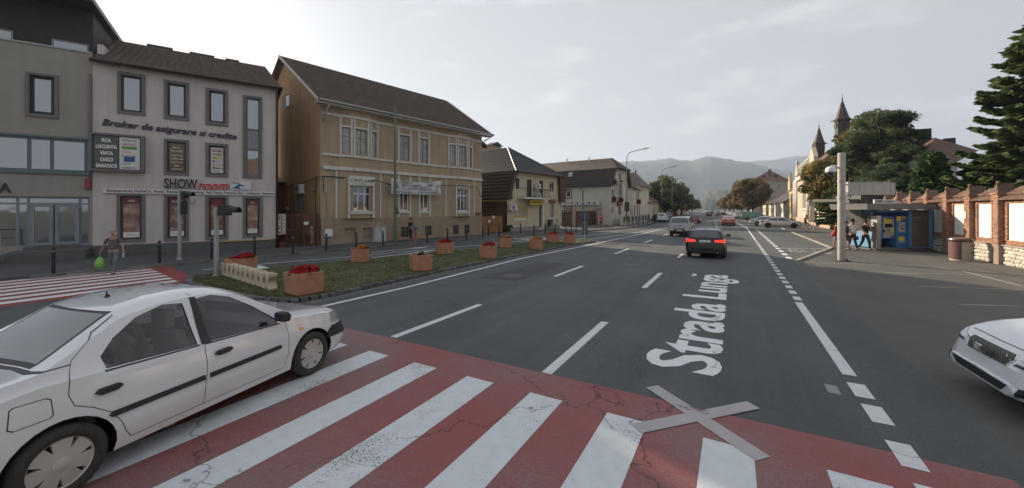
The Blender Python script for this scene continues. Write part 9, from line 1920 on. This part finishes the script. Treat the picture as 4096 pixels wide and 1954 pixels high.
# cyclist riding towards us
g = G(3224, 921); t = thing('bicycle', 'dark bicycle ridden towards the camera past the villa', 'bicycle', (g.x, g.y, 0), FACE+.15)
for y in (-.5,.52):
    b = MB(); seg = 28; ring = [(0, y+.32*math.cos(6.2832*i/seg), .34+.32*math.sin(6.2832*i/seg)) for i in range(seg+1)]; b.tube(ring, .02, 6, cap=False); w = b.build('wheel', m_rubber, t, PM[t]); b = MB()
    for i in range(10): b.tube([(0,y,.34),(0, y+.31*math.cos(.628*i), .34+.31*math.sin(.628*i))], .003, 3)
    b.build('spokes', m_galv, w, PM[t])
b = MB(); b.tube([(0,-.5,.34),(0,-.38,.85),(0,-.34,.98)], .018, 6); b.tube([(0,-.38,.8),(0,.12,.82),(0,.05,.32),(0,-.4,.72)], .018, 6); b.tube([(0,.12,.88),(0,.05,.32),(0,.52,.34),(0,.12,.80)], .014, 6); b.build('frame', m_black, t, PM[t])
b = MB(); b.tube([(-.3,-.28,1.0),(-.2,-.34,1.0),(.2,-.34,1.0),(.3,-.28,1.0)], .014, 6); b.build('handlebar', m_black, t, PM[t]); b = MB(); b.box(-.07,.07,.02,.27,.88,.93); b.build('saddle', m_black, t, PM[t], bevel=.02); b = MB(); b.box(-.16,-.06,-.03,.05,.28,.31); b.build('pedal', m_black, t, PM[t]); b = MB(); b.box(.06,.16,.02,.12,.30,.33); b.build('pedal', m_black, t, PM[t])
pz = PM[t] @ Vector((0, .14, .02)); person('cyclist in a black t-shirt riding towards the camera', (pz.x, pz.y, 0), FACE+.15, 1.74, legL=(1.25,1.2), legR=(.75,.85), armL=(.95,.25,.12), armR=(.95,.25,.12), shirt=(.015,.015,.018), trousers=(.05,.055,.07), shorts=True, lean=.25, seat=True)
# occupants of the white saloon
c0 = PM[log]
for (sx, sy, lb, sc) in ((-.18,.37,'driver in a pale shirt at the wheel of the white saloon',(.5,.5,.48)), (-.80,-.30,'passenger in a pale grey shirt on the rear seat of the white saloon',(.42,.43,.45))):
    p = c0 @ Vector((sx, sy, -.35)); person(lb, (p.x, p.y, p.z), math.pi/2+R(11.7)+math.pi/2, 1.62, legL=(1.45,1.3), legR=(1.45,1.3), armL=(.8,.7,.1), armR=(.8,.7,.1), shirt=sc, trousers=(.04,.05,.09), lean=-.25, seat=True, hair=(.05,.04,.035))
# ------------------------------------------------------------------ worn patches in the road; houses and trees behind the camera, seen only in the shop windows
for i, (x0, y0, w, l, c) in enumerate(((-7.9,11.5,1.5,5,(.06,.064,.066)), (-4.9,22,1.1,9,(.10,.105,.105)), (-8.2,25,1.3,6,(.066,.07,.072)), (3.3,3.5,1.6,4,(.085,.084,.08)), (4.4,11,2.2,1.3,(.135,.128,.118)), (-12.5,1.0,2.4,3,(.07,.074,.076)))):
    sheet('road_patch', [(x0,y0),(x0+w,y0+.1),(x0+w-.05,y0+l),(x0+.04,y0+l-.08)], .0062, asphalt('patch_asphalt_%d' % i, c))
for x in (-5.9,-2.15): strip('tar_joint', [(x+.02*math.sin(y*.9), y) for y in range(6, 60, 2)], .028, MATS['tar'], .0066)
Fz = Frame((17, 6), (17, -10)); gable_house(Fz, 16, 10, 6.5, 11, m_cream2, m_roofr, 'cream house with a red roof behind the wall, right of the camera', ops=[(s, s+1.2, 3.6, 5.4) for s in (1.5,4.5,7.5,10.5,13.2)])
for i, (x, y, h) in enumerate(((14.5,10,8),(14,-14,9.5),(15,17,7.5))): broad_tree('broadleaf_tree', ['green tree behind the wall beside the cream house','tall green tree behind the wall at the rear','green tree behind the wall nearer the spruce'][i], x, y, h, 3.4, 2.2, L_grn, n=4500, leaf=.3, seed=300+i)

for _s in [TMP]: bpy.data.scenes.remove(_s)
